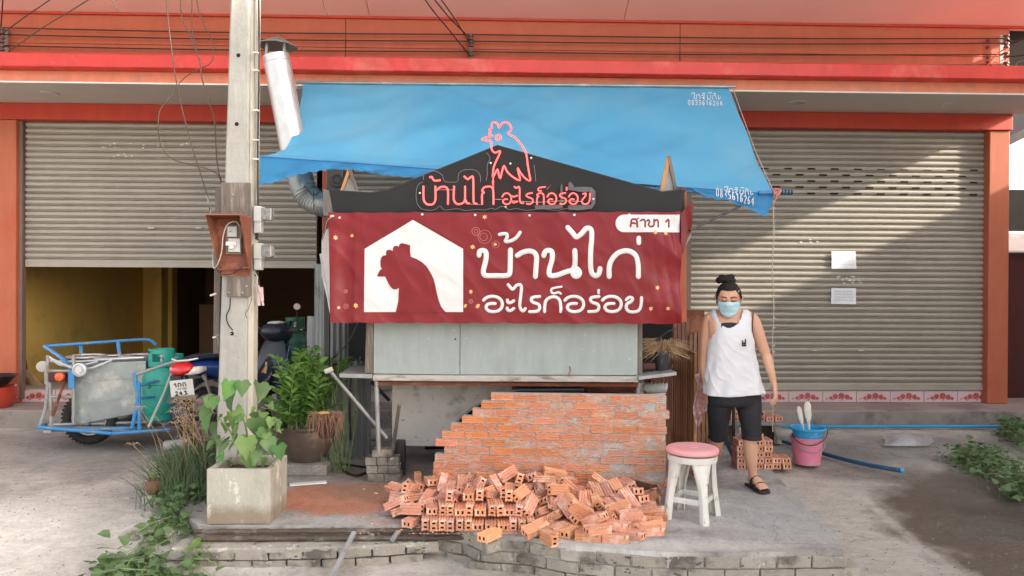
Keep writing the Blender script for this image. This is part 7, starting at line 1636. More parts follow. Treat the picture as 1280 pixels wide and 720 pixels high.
# ------------------------------------------------------------------ garage things
# blue framed pushcart with its galvanised box
CY = 7.25
def CP(px, py, dy=0): return P(px, py, CY+dy)
cartb = T('blue_pushcart', 'pushcart of blue and grey tubes holding a big galvanised box, before the yellow room', 'pushcart', tuple(CP(112, 556)))
def rod(pts, r, m_, name='frame_tube', n=8, sm=True):
    mb = MB(); mb.tube(pts, r, n); return mb.build(name, m_, cartb, smooth='auto')
rod(catmull([CP(55, 433, .3), CP(110, 429, .5), CP(160, 425.5, .7), CP(186, 425, .8), CP(195, 431, .75)], 6), .016, m_bluepaint, 'top_rail')
rod(catmull([CP(56, 433, .3), CP(68, 441, .1), CP(80, 450, -.1), CP(92, 466, -.2)], 6), .018, m_bluepaint, 'top_rail')
rod([CP(101, 430, .5), CP(102, 446, .5)], .018, m_bluepaint, 'rail_post'); rod([CP(147.5, 427, .65), CP(150, 447, .6)], .020, m_bluepaint, 'rail_post')
# box
bx = [(92, 455, -.15), (182, 451, -.05), (184, 515, -.05), (94, 532, -.15)]
f_ = [CP(*a) for a in bx]; b_4 = [p+V(-.02, .55, 0) for p in f_]
mb = MB(); mb.add(f_+b_4, [(0, 1, 2, 3), (4, 7, 6, 5), (0, 4, 5, 1), (3, 2, 6, 7), (0, 3, 7, 4), (1, 5, 6, 2)]); mb.build('galvanised_box', m_galvdull, cartb, bevel=.01)
for y in (.06, .5, .93): pass
mb = MB()
for t in (.30, .66): mb.bar(f_[0].lerp(f_[3], t)+V(0, -.004, 0), f_[1].lerp(f_[2], t)+V(0, -.004, 0), .008, .012)
mb.build('pressed_rib', m_galvdull, cartb)
for (px, py, rr_) in ((108, 445, .16), (172, 444.5, .15), (140, 446, .15)):
    mb = MB(); c = CP(px, py, .15); mb.tube([c+V(rr_*cos(t), rr_*1.1*sin(t), 0) for t in lin(0, 2*pi, 24)[:-1]], .010, 6, closed=True); mb.build('lid_ring', m_galv, cartb)
for pts in ([(60, 451, -.1), (95, 452, -.1), (140, 449, -.1), (180, 447, 0)], [(62, 446, -.2), (75, 456, -.2), (95, 458, -.2)], [(92, 462, -.2), (115, 460, -.2), (140, 450, -.15)], [(66, 449, -.2), (90, 460, -.25)], [(100, 458, -.15), (122, 452, -.15)]):
    rod(catmull([CP(*a) for a in pts], 5), .011, m_galv, 'steel_tube')
for px, y0, y1 in ((60, 444, 480), (92, 444, 530), (57, 462, 480)): rod([CP(px, y0, -.2), CP(px, y1, -.2)], .016 if px != 57 else .01, m_steelgrey, 'upright')
rod([CP(60, 480, -.2), CP(57, 510, -.2), CP(50, 533, -.2)], .017, m_steelgrey, 'upright'); rod([CP(63, 478, -.2), CP(64, 533, -.2)], .016, m_steelgrey, 'upright'); rod([CP(64, 496, -.2), CP(92, 496, -.2)], .014, m_steelgrey, 'cross_tube'); rod([CP(60, 464, -.22), CP(92, 464, -.22)], .016, m_steelgrey, 'cross_tube')
mb = MB(); mb.tube(catmull([CP(80, 478, -.2), CP(76, 490, -.25), CP(72, 502, -.2), CP(66, 520, -.2)], 6), .012, 6); mb.build('rust_bar', m_rust, cartb)
mb = MB(); c = CP(101, 462, -.25); mb.lathe(c, [(.06, 0), (.062, .03), (.05, .034), (.046, .02), (.03, .02), (.028, .04), (0, .042)], 24, Matrix.Rotation(pi/2, 3, 'X')); mb.build('pulley', m_galv, cartb, smooth='auto')
mb = MB(); mb.box(CP(72, 471, -.26), (.15, .05, .08)); mb.box(CP(86, 472, -.22), (.05, .05, .1)); mb.build('lamp_housing', m_redhouse, cartb, bevel=.01)
mb = MB(); mb.lathe(CP(75, 471, -.29), [(.038, -.01), (.038, .02), (.026, .028), (0, .03)], 18, Matrix.Rotation(pi/2, 3, 'X')); mb.build('orange_lamp', m_orangelens, cartb, smooth='auto')
mb = MB(); mb.box(CP(90, 474, -.26), (.05, .03, .16)); mb.build('blue_plate', m_bluepaint, cartb)
mb = MB(); c = CP(53, 458, .0); mb.lathe(c, [(.05, -.012), (.05, .012), (.03, .014)], 18, Matrix.Rotation(.4, 3, 'Z') @ Matrix.Rotation(pi/2, 3, 'X')); mb.build('pale_disc', m_offwhite, cartb, smooth='auto')
# platform
for k, (a, b, r_) in enumerate((((48, 534, -.45), (140, 542, -.45), .016), ((140, 542, -.45), (212, 537, -.3), .014), ((60, 531, -.2), (215, 527, .1), .014), ((48, 534, -.45), (60, 530, .1), .014), ((85, 536, -.4), (95, 530, .1), .012), ((120, 539, -.4), (130, 530, .1), .012), ((160, 540, -.4), (170, 529, .1), .012), ((60, 538, -.42), (170, 535, -.25), .013))):
    rod([CP(*a), CP(*b)], r_, m_bluepaint if k % 3 != 2 else m_steelgrey, 'platform_tube')
mb = MB(); mb.prism([CP(60, 535, -.35), CP(180, 538, -.35), CP(205, 530, .2), CP(80, 528, .2)], (0, 0, -.008)); mb.build('platform_sheet', m_galvdull, cartb)
mb = MB(); mb.box(CP(60, 539, -.45), (.07, .03, .02)); mb.build('end_plate', m_steelgrey, cartb)
# right end gate and slanted arm
rod([CP(168.5, 466, -.35), CP(170, 484, -.35)], .020, m_bluepaint); rod([CP(171, 484, -.35), CP(172, 502, -.35), CP(165, 535, -.35)], .017, m_bluepaint); rod([CP(173.5, 478, -.34), CP(174.5, 538, -.34)], .018, m_bluepaint)
rod([CP(171, 468, -.35), CP(200, 458, -.32), CP(218, 452, -.3)], .014, m_steelgrey, 'arm'); rod([CP(174, 482, -.33), CP(206, 474, -.1)], .012, m_bluepaint); rod([CP(176, 498, -.33), CP(200, 495, -.1)], .012, m_bluepaint)
rod([CP(220, 452, -.3), CP(205, 492, -.38), CP(186, 533, -.4)], .013, M('pale_green_steel', (.40, .46, .40, 1), (.3, .34, .3, 1), 9, .6), 'slanted_arm')
rod([CP(205, 530, -.2), CP(228, 524, 0)], .014, m_bluepaint)
# wheels
for wi, (px, dy) in enumerate(((112, -.05), (150, .85))):
    wc = CP(px, 528, dy); wc.z = .245
    mb = MB(); mb.tube([wc+V(.20*cos(k*pi/16), 0, .20*sin(k*pi/16)) for k in range(32)], .042, 10, closed=True); wh = mb.build('wheel', m_tyre, cartb, smooth=True)
    mb = MB(); mb.tube([wc+V(.155*cos(k*pi/12), 0, .155*sin(k*pi/12)) for k in range(24)], .012, 6, closed=True)
    mb.build('rim', m_galv, wh)
    mb = MB()
    for k in range(10): a = k*pi/5; mb.tube([wc+V(.02*cos(a), .01, .02*sin(a)), wc+V(.155*cos(a+.2), 0, .155*sin(a+.2))], .003, 4)
    mb.tube([wc+V(0, -.06, 0), wc+V(0, .06, 0)], .022, 10); mb.build('spokes', m_galv, wh)
    if wi == 0:
        mb = MB()
        for k in range(40): a = 2*pi*k/40; mb.box(wc+V(.243*cos(a), 0, .243*sin(a)), (.006, .06, .018), Matrix.Rotation(-a, 3, 'Y'))
        mb.build('tread_block', m_tyre, wh)['kind'] = 'stuff'
mb = MB(); mb.bar(CP(112, 528, -.1), CP(112, 538, -.1), .03); mb.build('axle_post', m_blackp, cartb)

def cylinder(name, lab, c, k, mat_, grp=None, number=False):
    r = T(name, lab, 'gas cylinder', tuple(c), grp)
    prof = [(.10, 0), (.125, .01), (.13, .06), (.13, .066), (.145, .07), (.152, .10), (.152, .34), (.146, .38), (.130, .415), (.10, .445), (.06, .465), (0, .475)]
    mb = MB(); mb.lathe(c, [(a*k, b*k) for a, b in prof], 32); mb.build('cylinder_body', mat_, r, smooth='auto')
    mb = MB()
    for z in (.19, .31): mb.lathe(c+V(0, 0, z*k), [(.1525*k, -.004*k), (.156*k, 0), (.1525*k, .004*k)], 32, cap=False)
    mb.build('weld_ring', mat_, r, smooth='auto')
    # guard collar with two hand slots
    mb = MB(); n_ = 48; z0, z1, z2, z3 = .455*k, .50*k, .565*k, .60*k; R0 = .104*k
    def rp(i, z, rad): a = 2*pi*i/n_; return c+V(rad*cos(a), rad*sin(a), z)
    for i in range(n_):
        a = 360*i/n_
        for za, zb in ((z0, z1), (z1, z2), (z2, z3)):
            if za == z1 and (245 <= a < 300 or 60 <= a < 115): continue
            mb.add([rp(i, za, R0), rp(i+1, za, R0), rp(i+1, zb, R0), rp(i, zb, R0)], [(0, 1, 2, 3)])
    o = mb.build('guard_collar', mat_, r, merge=True); md = o.modifiers.new('solid', 'SOLIDIFY'); md.thickness = .006*k
    mb = MB(); mb.lathe(c+V(0, 0, .47*k), [(.025*k, 0), (.02*k, .05*k), (.03*k, .06*k), (.02*k, .08*k), (0, .08*k)], 12); mb.build('valve', m_galv, r, smooth='auto')
    if number:
        mb = MB(); q = c+V(-.04, -.153*k, .30*k); mb.tube([q+V(.012*cos(t), 0, .018*sin(t)) for t in lin(0, 2*pi, 14)[:-1]], .003, 4, closed=True); mb.build('stamped_ring', m_dkteal, r)
        for dx in (-.075, -.065): 
            mb = MB(); mb.box(c+V(dx, -.095*k, .58*k), (.004, .012, .02)); mb.build('stamp_mark', m_dkteal, r)
    return r
q = CP(202, 524, .0); q.z = .22; q.y = CY+.0
cylinder('gas_cylinder', 'teal gas cylinder with a hand-hold collar standing on the pushcart platform', q, 1.10, m_teal, 'gas cylinders', True)
q = P(215, 500, CY+.25); q.z = .22; cylinder('gas_cylinder', 'second teal gas cylinder half hidden behind the front one on the cart', q, .98, m_teal, 'gas cylinders')
q = P(382, 445, 8.3); q.z = .02; q.y = 7.85; cylinder('gas_cylinder', 'dark green gas cylinder in the shade left of the zinc sheets', q, 1.0, m_dkteal, 'gas cylinders')
q2 = V(q.x, q.y, .02+.58); cylinder('gas_cylinder', 'dark green gas cylinder stacked on top of another beside the zinc sheets', q2, .92, m_dkteal, 'gas cylinders')

# motorcycle
mt = V(-2.66, 6.75, .04); hd = V(.47, .88, 0).normalized(); sdv = V(hd.y, -hd.x, 0)
def mp(l, s, z): return mt + hd*l + sdv*s + V(0, 0, z)
bike = T('motorcycle', 'blue and black step-through motorcycle parked half behind the pole', 'motorcycle', tuple(mp(.6, 0, 0)))
def mloft(secs, name, m_, par=None, sub=2):
    rings = []
    for l, z, wl_, hl in secs: rings.append([mp(l, wl_*cos(t), z+hl*sin(t)) for t in lin(0, 2*pi, 12)[:-1]])
    mb = MB(); mb.loft(rings); return mb.build(name, m_, par or bike, smooth=True, subsurf=1)
mloft([(-.02, .70, .05, .035), (.06, .71, .085, .06), (.25, .70, .10, .09), (.45, .66, .11, .11), (.62, .58, .09, .12), (.72, .50, .06, .10)], 'tail_fairing', m_bikeblue)
mloft([(.02, .785, .05, .012), (.12, .80, .095, .03), (.35, .80, .12, .04), (.55, .775, .12, .045), (.72, .76, .08, .04), (.78, .75, .04, .02)], 'seat', m_bikeblack)
mloft([(.68, .40, .08, .10), (.85, .42, .10, .12), (1.0, .52, .10, .16), (1.1, .68, .08, .14), (1.16, .82, .06, .08)], 'central_fairing', m_bikeblack)
for s in (-1, 1):
    mb = MB(); mb.grid(lambda u, v: mp(1.02+.16*u+.10*sin(v*2), s*(.07+.16*u-.05*abs(v-.5)), lerp(.36, .86, v)+.03*u), 8, 10); o = mb.build('leg_shield', m_bikeblack, bike, smooth=True); md = o.modifiers.new('s', 'SOLIDIFY'); md.thickness = .012
mloft([(.98, .42, .15, .05), (1.00, .50, .20, .10), (1.04, .62, .21, .13), (1.08, .74, .20, .12), (1.11, .86, .15, .08), (1.13, .93, .08, .05)], 'front_fairing', m_bikeblack)
for s in (-1, 1):
    mb = MB(); mb.tube(catmull([mp(.92, s*.20, .46), mp(1.0, s*.235, .62), mp(1.10, s*.20, .84)], 5), .006, 6); mb.build('fairing_trim', m_bikeblue, bike)
mloft([(.99, .97, .08, .05), (1.05, .98, .16, .09), (1.13, .96, .18, .12), (1.24, .92, .15, .12), (1.33, .87, .06, .06)], 'handlebar_cowl', m_bikeblack)
mloft([(1.05, 1.055, .06, .012), (1.10, 1.065, .09, .018), (1.18, 1.065, .08, .018), (1.24, 1.05, .04, .01)], 'instrument_glass', m_clearlens)
mb = MB(); mb.tube([mp(1.06, -.34, 1.0), mp(1.10, -.15, .99), mp(1.10, .15, .99), mp(1.06, .34, 1.0)], .012, 8); hb = mb.build('handlebar', m_bikeblack, bike)
for s in (-1, 1):
    mb = MB(); mb.tube([mp(1.055, s*.36, 1.0), mp(1.07, s*.24, .995)], .018, 10); mb.build('grip', m_tyre, hb)
    mb = MB(); mb.tube([mp(1.13, s*.33, 1.0), mp(1.12, s*.2, 1.0)], .005, 6); mb.build('brake_lever', m_galv, hb)
    mb = MB(); mb.tube([mp(1.10, s*.22, 1.02), mp(1.09, s*.30, 1.12), mp(1.07, s*.33, 1.19)], .006, 6); st_ = mb.build('mirror_stem', m_blackp, bike)
    mb = MB(); mb.sphere((0, 0, 0), 1, 16, 10, (.044, .012, .036), None)
    c = mp(1.06, s*.34, 1.23)
    for i, v in enumerate(mb.v): mb.v[i] = tuple(c + Matrix.Rotation(-.35, 3, 'Z') @ Vector(v))
    mb.build('mirror_shell', m_blackp, st_, smooth=True)
    mb = MB(); pts = [c + Matrix.Rotation(-.35, 3, 'Z') @ V(.038*cos(t), -.0125, .030*sin(t)) for t in lin(0, 2*pi, 20)[:-1]]; mb.prism(pts, V(0, -.001, 0)); mb.build('mirror_glass', m_mirror, st_)
# tail light
mloft([(-.085, .69, .065, .025), (-.055, .705, .11, .055), (-.01, .715, .14, .07), (.06, .72, .12, .06)], 'tail_light', m_redlens)
for s in (-1, 1):
    rings = []
    for l, s_, z, wl_, hl in ((-.04, .07, .68, .010, .018), (-.015, .105, .695, .020, .034), (.06, .125, .70, .024, .036), (.14, .125, .705, .015, .022)): rings.append([mp(l, s*(s_+wl_*cos(t)), z+hl*sin(t)) for t in lin(0, 2*pi, 10)[:-1]])
    mb = MB(); mb.loft(rings); mb.build('indicator_lens', m_clearlens, bike, smooth=True)
mb = MB(); mb.bar(mp(-.05, 0, .60), mp(-.12, 0, .42), .09, .02); mb.box(mp(-.06, 0, .62), (.09, .06, .07)); mb.build('plate_bracket', m_blackp, bike)
# rear mudguard, wheel, chain case, front wheel
mb = MB(); mb.grid(lambda u, v: mp(.26+.33*cos(lerp(1.0, 3.3, u)), .07*(v-.5)*2, .28+.33*sin(lerp(1.0, 3.3, u))-.02*abs(v-.5)), 20, 4); o = mb.build('rear_mudguard', m_bikeblack, bike, smooth=True); md = o.modifiers.new('s', 'SOLIDIFY'); md.thickness = .008
for l0 in (.26, 1.24):
    wc = mp(l0, 0, .25)
    mb = MB(); mb.tube([wc+hd*(.245*cos(k*pi/16))+V(0, 0, .245*sin(k*pi/16)) for k in range(32)], .037, 10, closed=True); wh = mb.build('wheel', m_tyre, bike, smooth=True)
    mb = MB(); mb.tube([wc+hd*(.21*cos(k*pi/16))+V(0, 0, .21*sin(k*pi/16)) for k in range(32)], .014, 8, closed=True)
    mb.build('rim', m_galv, wh)
    mb = MB()
    for k in range(12): a = k*pi/6; mb.tube([wc+hd*(.03*cos(a))+V(0, 0, .03*sin(a)), wc+hd*(.2*cos(a+.3))+V(0, 0, .2*sin(a+.3))], .003, 4)
    mb.tube([wc-sdv*.06, wc+sdv*.06], .045, 14); mb.build('spokes', m_galvdull, wh)
mb = MB(); mb.grid(lambda u, v: mp(1.24+.31*cos(lerp(.4, 2.9, u)), .06*(v-.5)*2, .28+.31*sin(lerp(.4, 2.9, u))), 18, 4); o = mb.build('front_mudguard', m_bikeblue, bike, smooth=True); md = o.modifiers.new('s', 'SOLIDIFY'); md.thickness = .008
for s in (-1, 1):
    mb = MB(); mb.tube([mp(1.16, s*.05, .8), mp(1.24, s*.075, .28)], .018, 8); mb.build('fork', m_galvdull, bike)
    mb = MB(); mb.tube([mp(.12, s*.12, .66), mp(.26, s*.11, .30)], .02, 8); mb.build('shock_absorber', m_chrome, bike)
mb = MB(); mb.box(mp(.70, 0, .30), (.26, .24, .22), Matrix.Rotation(atan2(hd.y, hd.x), 3, 'Z')); mb.lathe(mp(.78, .13, .30), [(.08, 0), (.07, .03), (0, .035)], 16, Matrix.Rotation(atan2(sdv.y, sdv.x), 3, 'Z') @ Matrix.Rotation(pi/2, 3, 'Y')); mb.build('engine', m_galvdull, bike, bevel=.02)
mb = MB(); mb.tube([mp(.75, .15, .18), mp(.4, .17, .22), mp(.05, .17, .30), mp(-.12, .17, .34)], [.018, .03, .04, .042], 12); mb.build('exhaust', m_bikeblack, bike, smooth='auto')
mb = MB(); mb.tube([mp(.05, .13, .80), mp(-.02, .10, .79), mp(-.05, 0, .78), mp(-.02, -.10, .79), mp(.05, -.13, .80)], .010, 8); mb.build('grab_rail', m_galv, bike)
mb = MB(); mb.tube([mp(.60, -.15, .55), mp(.9, -.19, .50)], .008, 6); mb.build('silver_trim', m_chrome, bike)
# key ring hanging at the leg shield, licence plate with its writing
kc = P(333, 460, 7.55)
mb = MB(); mb.tube([kc+V(.0, 0, .06), kc+V(.0, 0, .03)], .012, 8); mb.build('ignition_lock', m_galv, bike)
for a_, L_ in ((-.4, .11), (-.15, .09), (-.55, .08)):
    mb = MB(); mb.bar(kc+V(0, 0, .03), kc+V(sin(a_)*L_, -.01, .03-cos(a_)*L_), .022, .006); mb.build('yellow_key', m_gold, bike)
PLc = mp(-.13, 0, .475); plq = P(228, 485, mt.y-.14); 
xa_ = V(.95, -.06, .10).normalized(); ya_ = V(.10, -.35, 1); ya_ = (ya_ - xa_*ya_.dot(xa_)).normalized(); za_ = xa_.cross(ya_)
def lp(a, b, o=0): return plq + xa_*a + ya_*b + za_*o
mb = MB(); pw, ph = .106, .075; mb.prism([lp(-pw-.01, -ph), lp(pw-.02, -ph-.0), lp(pw, ph), lp(-pw+.012, ph)], -za_*.004); plt_ = mb.build('licence_plate', m_white, bike)
def plate_text(lst, r_):
    for st in lst:
        mb = MB(); mb.tube(catmull([lp(a, b, .002) for a, b in st], 4) if len(st) > 2 else [lp(a, b, .002) for a, b in st], r_, 5); mb.build('plate_character', m_ink, plt_)
plate_text([[(-.062, .038), (-.05, .05), (-.05, .015)], [(-.028, .015), (-.028, .040), (-.018, .05), (-.006, .042), (-.006, .015)], [(.014, .015), (.014, .040), (.024, .05), (.036, .042), (.036, .015)]], .0042)
plate_text([[(-.045, -.012), (-.04, .0), (-.03, -.006), (-.03, -.014)], [(-.018, -.014), (-.016, 0), (-.008, -.002)], [(.0, -.014), (.004, 0), (.012, -.004), (.012, -.014)], [(.022, -.014), (.022, .002), (.034, 0), (.034, -.014)]], .002)
plate_text([[(-.070, -.032), (-.054, -.030), (-.056, -.046), (-.072, -.062), (-.050, -.062)], [(-.020, -.064), (-.020, -.032), (-.036, -.052), (-.012, -.052)], [(.008, -.032), (.026, -.032), (.016, -.044), (.028, -.054), (.014, -.064), (.004, -.060)]], .0042)
mb = MB(); mb.box(lp(0, -.098, -.02), (.19, .06, .04)); tag(mb.build('mud_flap', M('dusty_brown_plastic', (.20, .16, .13, 1), rough=.8), bike, bevel=.01)) 

# red pot, basin, broom, small bits at the far left
rp_ = T('red_glazed_pot', 'big glossy red pot with a dark basin on it at the far left edge', 'pot', tuple(P(4, 502, 8.3)))
q = P(0, 504, 8.3); mb = MB(); mb.lathe((q.x, 8.3, zs+.002), [(.10, 0), (.15, .06), (.175, .14), (.17, .21), (.18, .225), (.165, .225), (.15, .2), (0, .19)], 32); mb.build('pot_body', m_redpot, rp_, smooth='auto')
bs_ = T('black_basin', 'shallow black basin resting on the red pot at the far left', 'basin', (q.x, 8.3, .40))
mb = MB(); mb.lathe((q.x-.04, 8.28, zs+.23), [(.10, 0), (.20, .10), (.215, .11), (.20, .115), (.10, .02), (0, .02)], 32); mb.build('basin_body', m_blackp, bs_, smooth='auto')
br = T('broom', 'broom with a thin handle leaning in the corner of the yellow room', 'broom', tuple(P(36, 478, 9.2)))
mb = MB(); mb.tube([P(25, 415, 9.3), P(34, 463, 9.1)], .012, 8); mb.build('handle', m_rust, br)
mb = MB(); mb.loft([[P(34, 462, 9.1)+V(.02*cos(t), .02*sin(t), 0) for t in lin(0, 2*pi, 8)[:-1]], [P(42, 478, 9.1)+V(.08*cos(t), .03*sin(t), 0) for t in lin(0, 2*pi, 8)[:-1]], [P(47, 484, 9.1)+V(.09*cos(t), .03*sin(t), 0) for t in lin(0, 2*pi, 8)[:-1]]]); mb.build('broom_head', m_dry, br, smooth='auto')
mb = MB(); mb.lathe(P(28, 484, 9.0), [(.05, -.1), (.055, .02), (.03, .06), (.015, .09), (.015, .11)], 14); tag(center_build(mb, 'clear_bottle', m_glass, smooth='auto'), 'clear plastic bottle on the floor by the broom', 'bottle')
mb = MB(); mb.box(P(38, 362, 12.1), (.24, .04, .10)); tag(center_build(mb, 'wall_socket', m_meter, bevel=.01), 'small grey socket box on the yellow wall', 'socket')
for i, (px, py, h) in enumerate(((262, 400, .55),)):
    mb = MB(); c = P(px, 470, 11.5); mb.span((c.x-.12, 11.4, .3), (c.x+.12, 11.7, .3+h*1.6)); tag(center_build(mb, 'dark_locker', m_roomdark, bevel=.01), 'dark upright %s in the shadow at the back of the room' % ('cabinet nearest the pole', 'box second from the pole', 'box third from the pole')[i], 'cabinet')
# ------------------------------------------------------------------ the woman
YW = 5.58
def wp(px, py, dy=0.0): return P(px, py, YW+dy)
m_skin = M('warm_skin', (.62, .35, .24, 1), (.56, .30, .20, 1), 6, .55, c3=(.60, .28, .19, 1), s3=9, t3=.62, bump=.03)
m_hair = M('black_hair', (.010, .008, .008, 1), (.022, .018, .016, 1), 30, .6, bump=.5, stretch=(1, 6, 6), spec=.25)
m_shirt = M('white_cotton', (.66, .66, .69, 1), (.62, .62, .65, 1), 4, .9, bump=.05, bscale=200)
m_pants = M('black_leggings', (.012, .012, .016, 1), (.018, .018, .022, 1), 6, .8)
m_mask = M('pale_blue_mask', (.38, .62, .70, 1), (.44, .66, .72, 1), 10, .8)
m_sole = M('black_sandal', (.015, .013, .013, 1), (.03, .027, .025, 1), 12, .5)
m_lip = M('dark_lash', (.03, .015, .012, 1), rough=.6)
wfoot = G(942, 612)
woman = T('person', 'woman in a white tank top, black knee leggings, blue face mask and hair bun', 'person', (wfoot.x, wfoot.y+.1, 0))
woman['label'] = 'woman in white tank top, black leggings and blue mask walking with her head bowed'
px_m = YW/960.0
body = MB()
def ell(c, rx, ry, ax=V(1, 0, 0), ay=V(0, 1, 0), n=20, bumps=None):
    return [c + ax*(rx*cos(2*pi*k/n)) + ay*(ry*sin(2*pi*k/n)) for k in range(n)]
# torso
tor = [(918, 495, 26, .095, 0), (918, 486, 28, .100, 0), (916, 465, 27, .100, 0), (914, 445, 26, .100, 0), (913, 425, 27, .106, -.01), (912.5, 412, 28, .104, -.01), (912, 402, 29, .092, 0), (912, 395, 26, .072, .01), (912, 390, 19, .060, .02), (912, 386, 12, .052, .02)]
body.loft([ell(wp(a, b, e), c*px_m, d) for a, b, c, d, e in tor])
# neck
body.tube([wp(912, 396, .03), wp(912, 388, .015), wp(911, 380, -.005), wp(911, 374, -.01)], [.062, .052, .050, .052], 16)
# arms (picture left is her right arm, it hangs a little behind)
def limb(pts, n=14):
    c = catmull([wp(a, b, d) for a, b, d, r in pts], 6); rs = [p[3] for p in pts]; m_ = len(pts)-1
    rr_ = [lerp(rs[min(int(i/6), m_)], rs[min(int(i/6)+1, m_)], (i % 6)/6) for i in range(len(c))]
    body.tube(c, rr_, n)
limb([(899, 398, .02, .045), (888, 399, .03, .050), (884, 415, .04, .049), (882, 432, .06, .044), (881, 446, .07, .037), (881, 458, .065, .038), (882, 472, .05, .031), (884, 484, .04, .024), (885, 489, .035, .023)])
limb([(926, 398, .02, .045), (939, 399, .01, .052), (946, 414, 0, .050), (952, 430, 0, .043), (957, 443, 0, .036), (960, 452, -.02, .037), (964, 466, -.04, .029), (967, 477, -.05, .022), (968, 481, -.055, .021)])
# legs: picture right leg forward and straight, the other trailing
limb([(935, 500, .02, .062), (937, 520, .01, .060), (939, 541, 0, .055), (938.5, 546, 0, .055), (937.5, 552, .005, .052), (938, 562, .015, .055), (939, 575, .02, .046), (940.5, 588, .035, .033), (941, 597, .05, .030), (941, 603, .06, .033)])
limb([(901, 500, .03, .060), (899, 520, .08, .058), (897, 541, .14, .053), (897, 546, .16, .053), (896, 552, .19, .051), (894, 562, .28, .054), (891, 573, .38, .043), (888.5, 582, .46, .032), (888, 588, .50, .031)])
# hands: palm and five separate bent fingers each
def hand(c, s, down, face):
    """c wrist, s side sign of the thumb, down: direction of the fingers, face: palm normal"""
    down = Vector(down).normalized(); face = Vector(face); face = (face-down*face.dot(down)).normalized(); side = down.cross(face)*s
    rings = []
    for t, w_, d_ in ((-.01, .020, .018), (.015, .027, .016), (.045, .037, .015), (.075, .039, .014), (.088, .036, .012)):
        rings.append([c+down*t + side*(w_*cos(a)) + face*(d_*sin(a)) for a in lin(0, 2*pi, 14)[:-1]])
    body.loft(rings)
    for i, (o, L_) in enumerate(((.029, .066), (.010, .075), (-.010, .070), (-.028, .055))):
        b = c+down*.082+side*o; k = .18+.10*i
        p1 = b+down*L_*.45+face*L_*k*.35+side*o*.15; p2 = b+down*L_*.80+face*L_*(k+.12)*.9+side*o*.2; p3 = b+down*L_*.98+face*L_*(k+.35)+side*o*.2
        body.tube([b-down*.015, b, p1, p2, p3], [.0105, .0100, .0092, .0084, .0066], 10)
    b = c+down*.022+side*.026
    body.tube([b-side*.012, b+side*.012+down*.015, b+side*.026+down*.036+face*.008, b+side*.026+down*.060+face*.016], [.013, .0125, .0110, .0080], 10)
hand(wp(968, 480, -.055), 1, (.10, -.15, -1), (-.75, .45, 0)); hand(wp(885, 488, .035), -1, (.05, -.1, -1), (.8, .3, 0))
# feet
def foot(heel, toe, hgt):
    d = toe-heel; L_ = d.length; d.normalize(); s_ = V(-d.y, d.x, 0).normalized(); u = V(0, 0, 1)
    rings = []
    for t, w_, h_ in ((0, .018, .02), (.06, .028, .035), (.22, .033, .048), (.42, .034, .040), (.62, .043, .028), (.80, .046, .020), (.88, .042, .016)):
        cc = heel+d*L_*t+u*(h_+.0); rings.append([cc+s_*(w_*cos(a))+u*(h_*sin(a)) for a in lin(0, 2*pi, 14)[:-1]])
    body.loft(rings)
    for i, (o, r_, l_) in enumerate(((-.030, .0125, .18), (-.010, .009, .17), (.006, .0085, .15), (.020, .008, .13), (.033, .0078, .10))):
        b = heel+d*L_*.82+s_*o*1.1+u*.014; body.tube([b, b+d*L_*l_*.6+u*.004, b+d*L_*l_*1.0-u*.003], [r_, r_, r_*.75], 8)
fh = V(wp(940, 602, .06).x, YW+.10, .022); ft = V(wp(945, 612, 0).x+.02, YW-.125, .022); foot(fh, ft, 0)
gh = V(wp(888, 588, .5).x, YW+.62, .055); gt_ = V(gh.x-.02, YW+.41, .025); foot(gh, gt_, 0)
# head: skull, jaw, nose, ears, brow - turned to the picture left and bowed
HC = wp(911, 372.5, -.035); HS = Matrix.Diagonal((1.10, 1.06, 1.0))
HR = Matrix.Rotation(radians(-17), 3, 'Z') @ Matrix.Rotation(radians(17), 3, 'X')
def hp(x, y, z): return HC + HR @ HS @ V(x, y, z)
hs_ = []
for i in range(17):
    t = i/16; z = lerp(-.118, .112, t)
    # half widths of a head from chin to crown
    w_ = [.026, .044, .054, .060, .065, .069, .072, .074, .0755, .0765, .077, .0765, .074, .069, .060, .044, .014][i]
    fr = [.078, .086, .088, .089, .090, .091, .091, .091, .0905, .090, .089, .087, .082, .073, .060, .042, .014][i]
    bkk = [-.030, -.01, .02, .045, .062, .075, .084, .090, .094, .096, .096, .094, .089, .080, .066, .045, .014][i]
    ring_ = []
    for k in range(24):
        a = 2*pi*k/24; x = w_*cos(a)*(1 if abs(cos(a)) > .1 else 1); sy = sin(a)
        y = -fr*abs(sy)**.92 if sy < 0 else bkk*abs(sy)**.95
        ring_.append(hp(x, y, z))
    hs_.append(ring_)
body.loft(hs_)
body.tube([hp(0, -.084, .028), hp(0, -.094, .004), hp(0, -.100, -.018), hp(0, -.092, -.030)], [.008, .010, .011, .009], 10)     # nose
for s in (-1, 1):
    body.sphere(hp(s*.038, -.070, -.022), 1, 10, 8, (.024, .012, .020), HR)      # nostril, cheek
    body.sphere(hp(s*.030, -.078, .016), 1, 12, 8, (.017, .014, .011), HR)                                                           # closed lid
    body.tube([hp(s*.012, -.091, .033), hp(s*.030, -.089, .038), hp(s*.050, -.078, .032)], [.006, .0075, .005], 8)                  # brow ridge
    body.tube([hp(s*.074, .006, .020), hp(s*.084, .012, .016), hp(s*.086, .014, .0), hp(s*.080, .006, -.018), hp(s*.074, .0, -.026)], [.009, .011, .010, .009, .006], 8)   # ear
o = body.build('body', m_skin, woman, smooth=True)
md = o.modifiers.new('remesh', 'REMESH'); md.mode = 'VOXEL'; md.voxel_size = .0046; md.use_smooth_shade = True
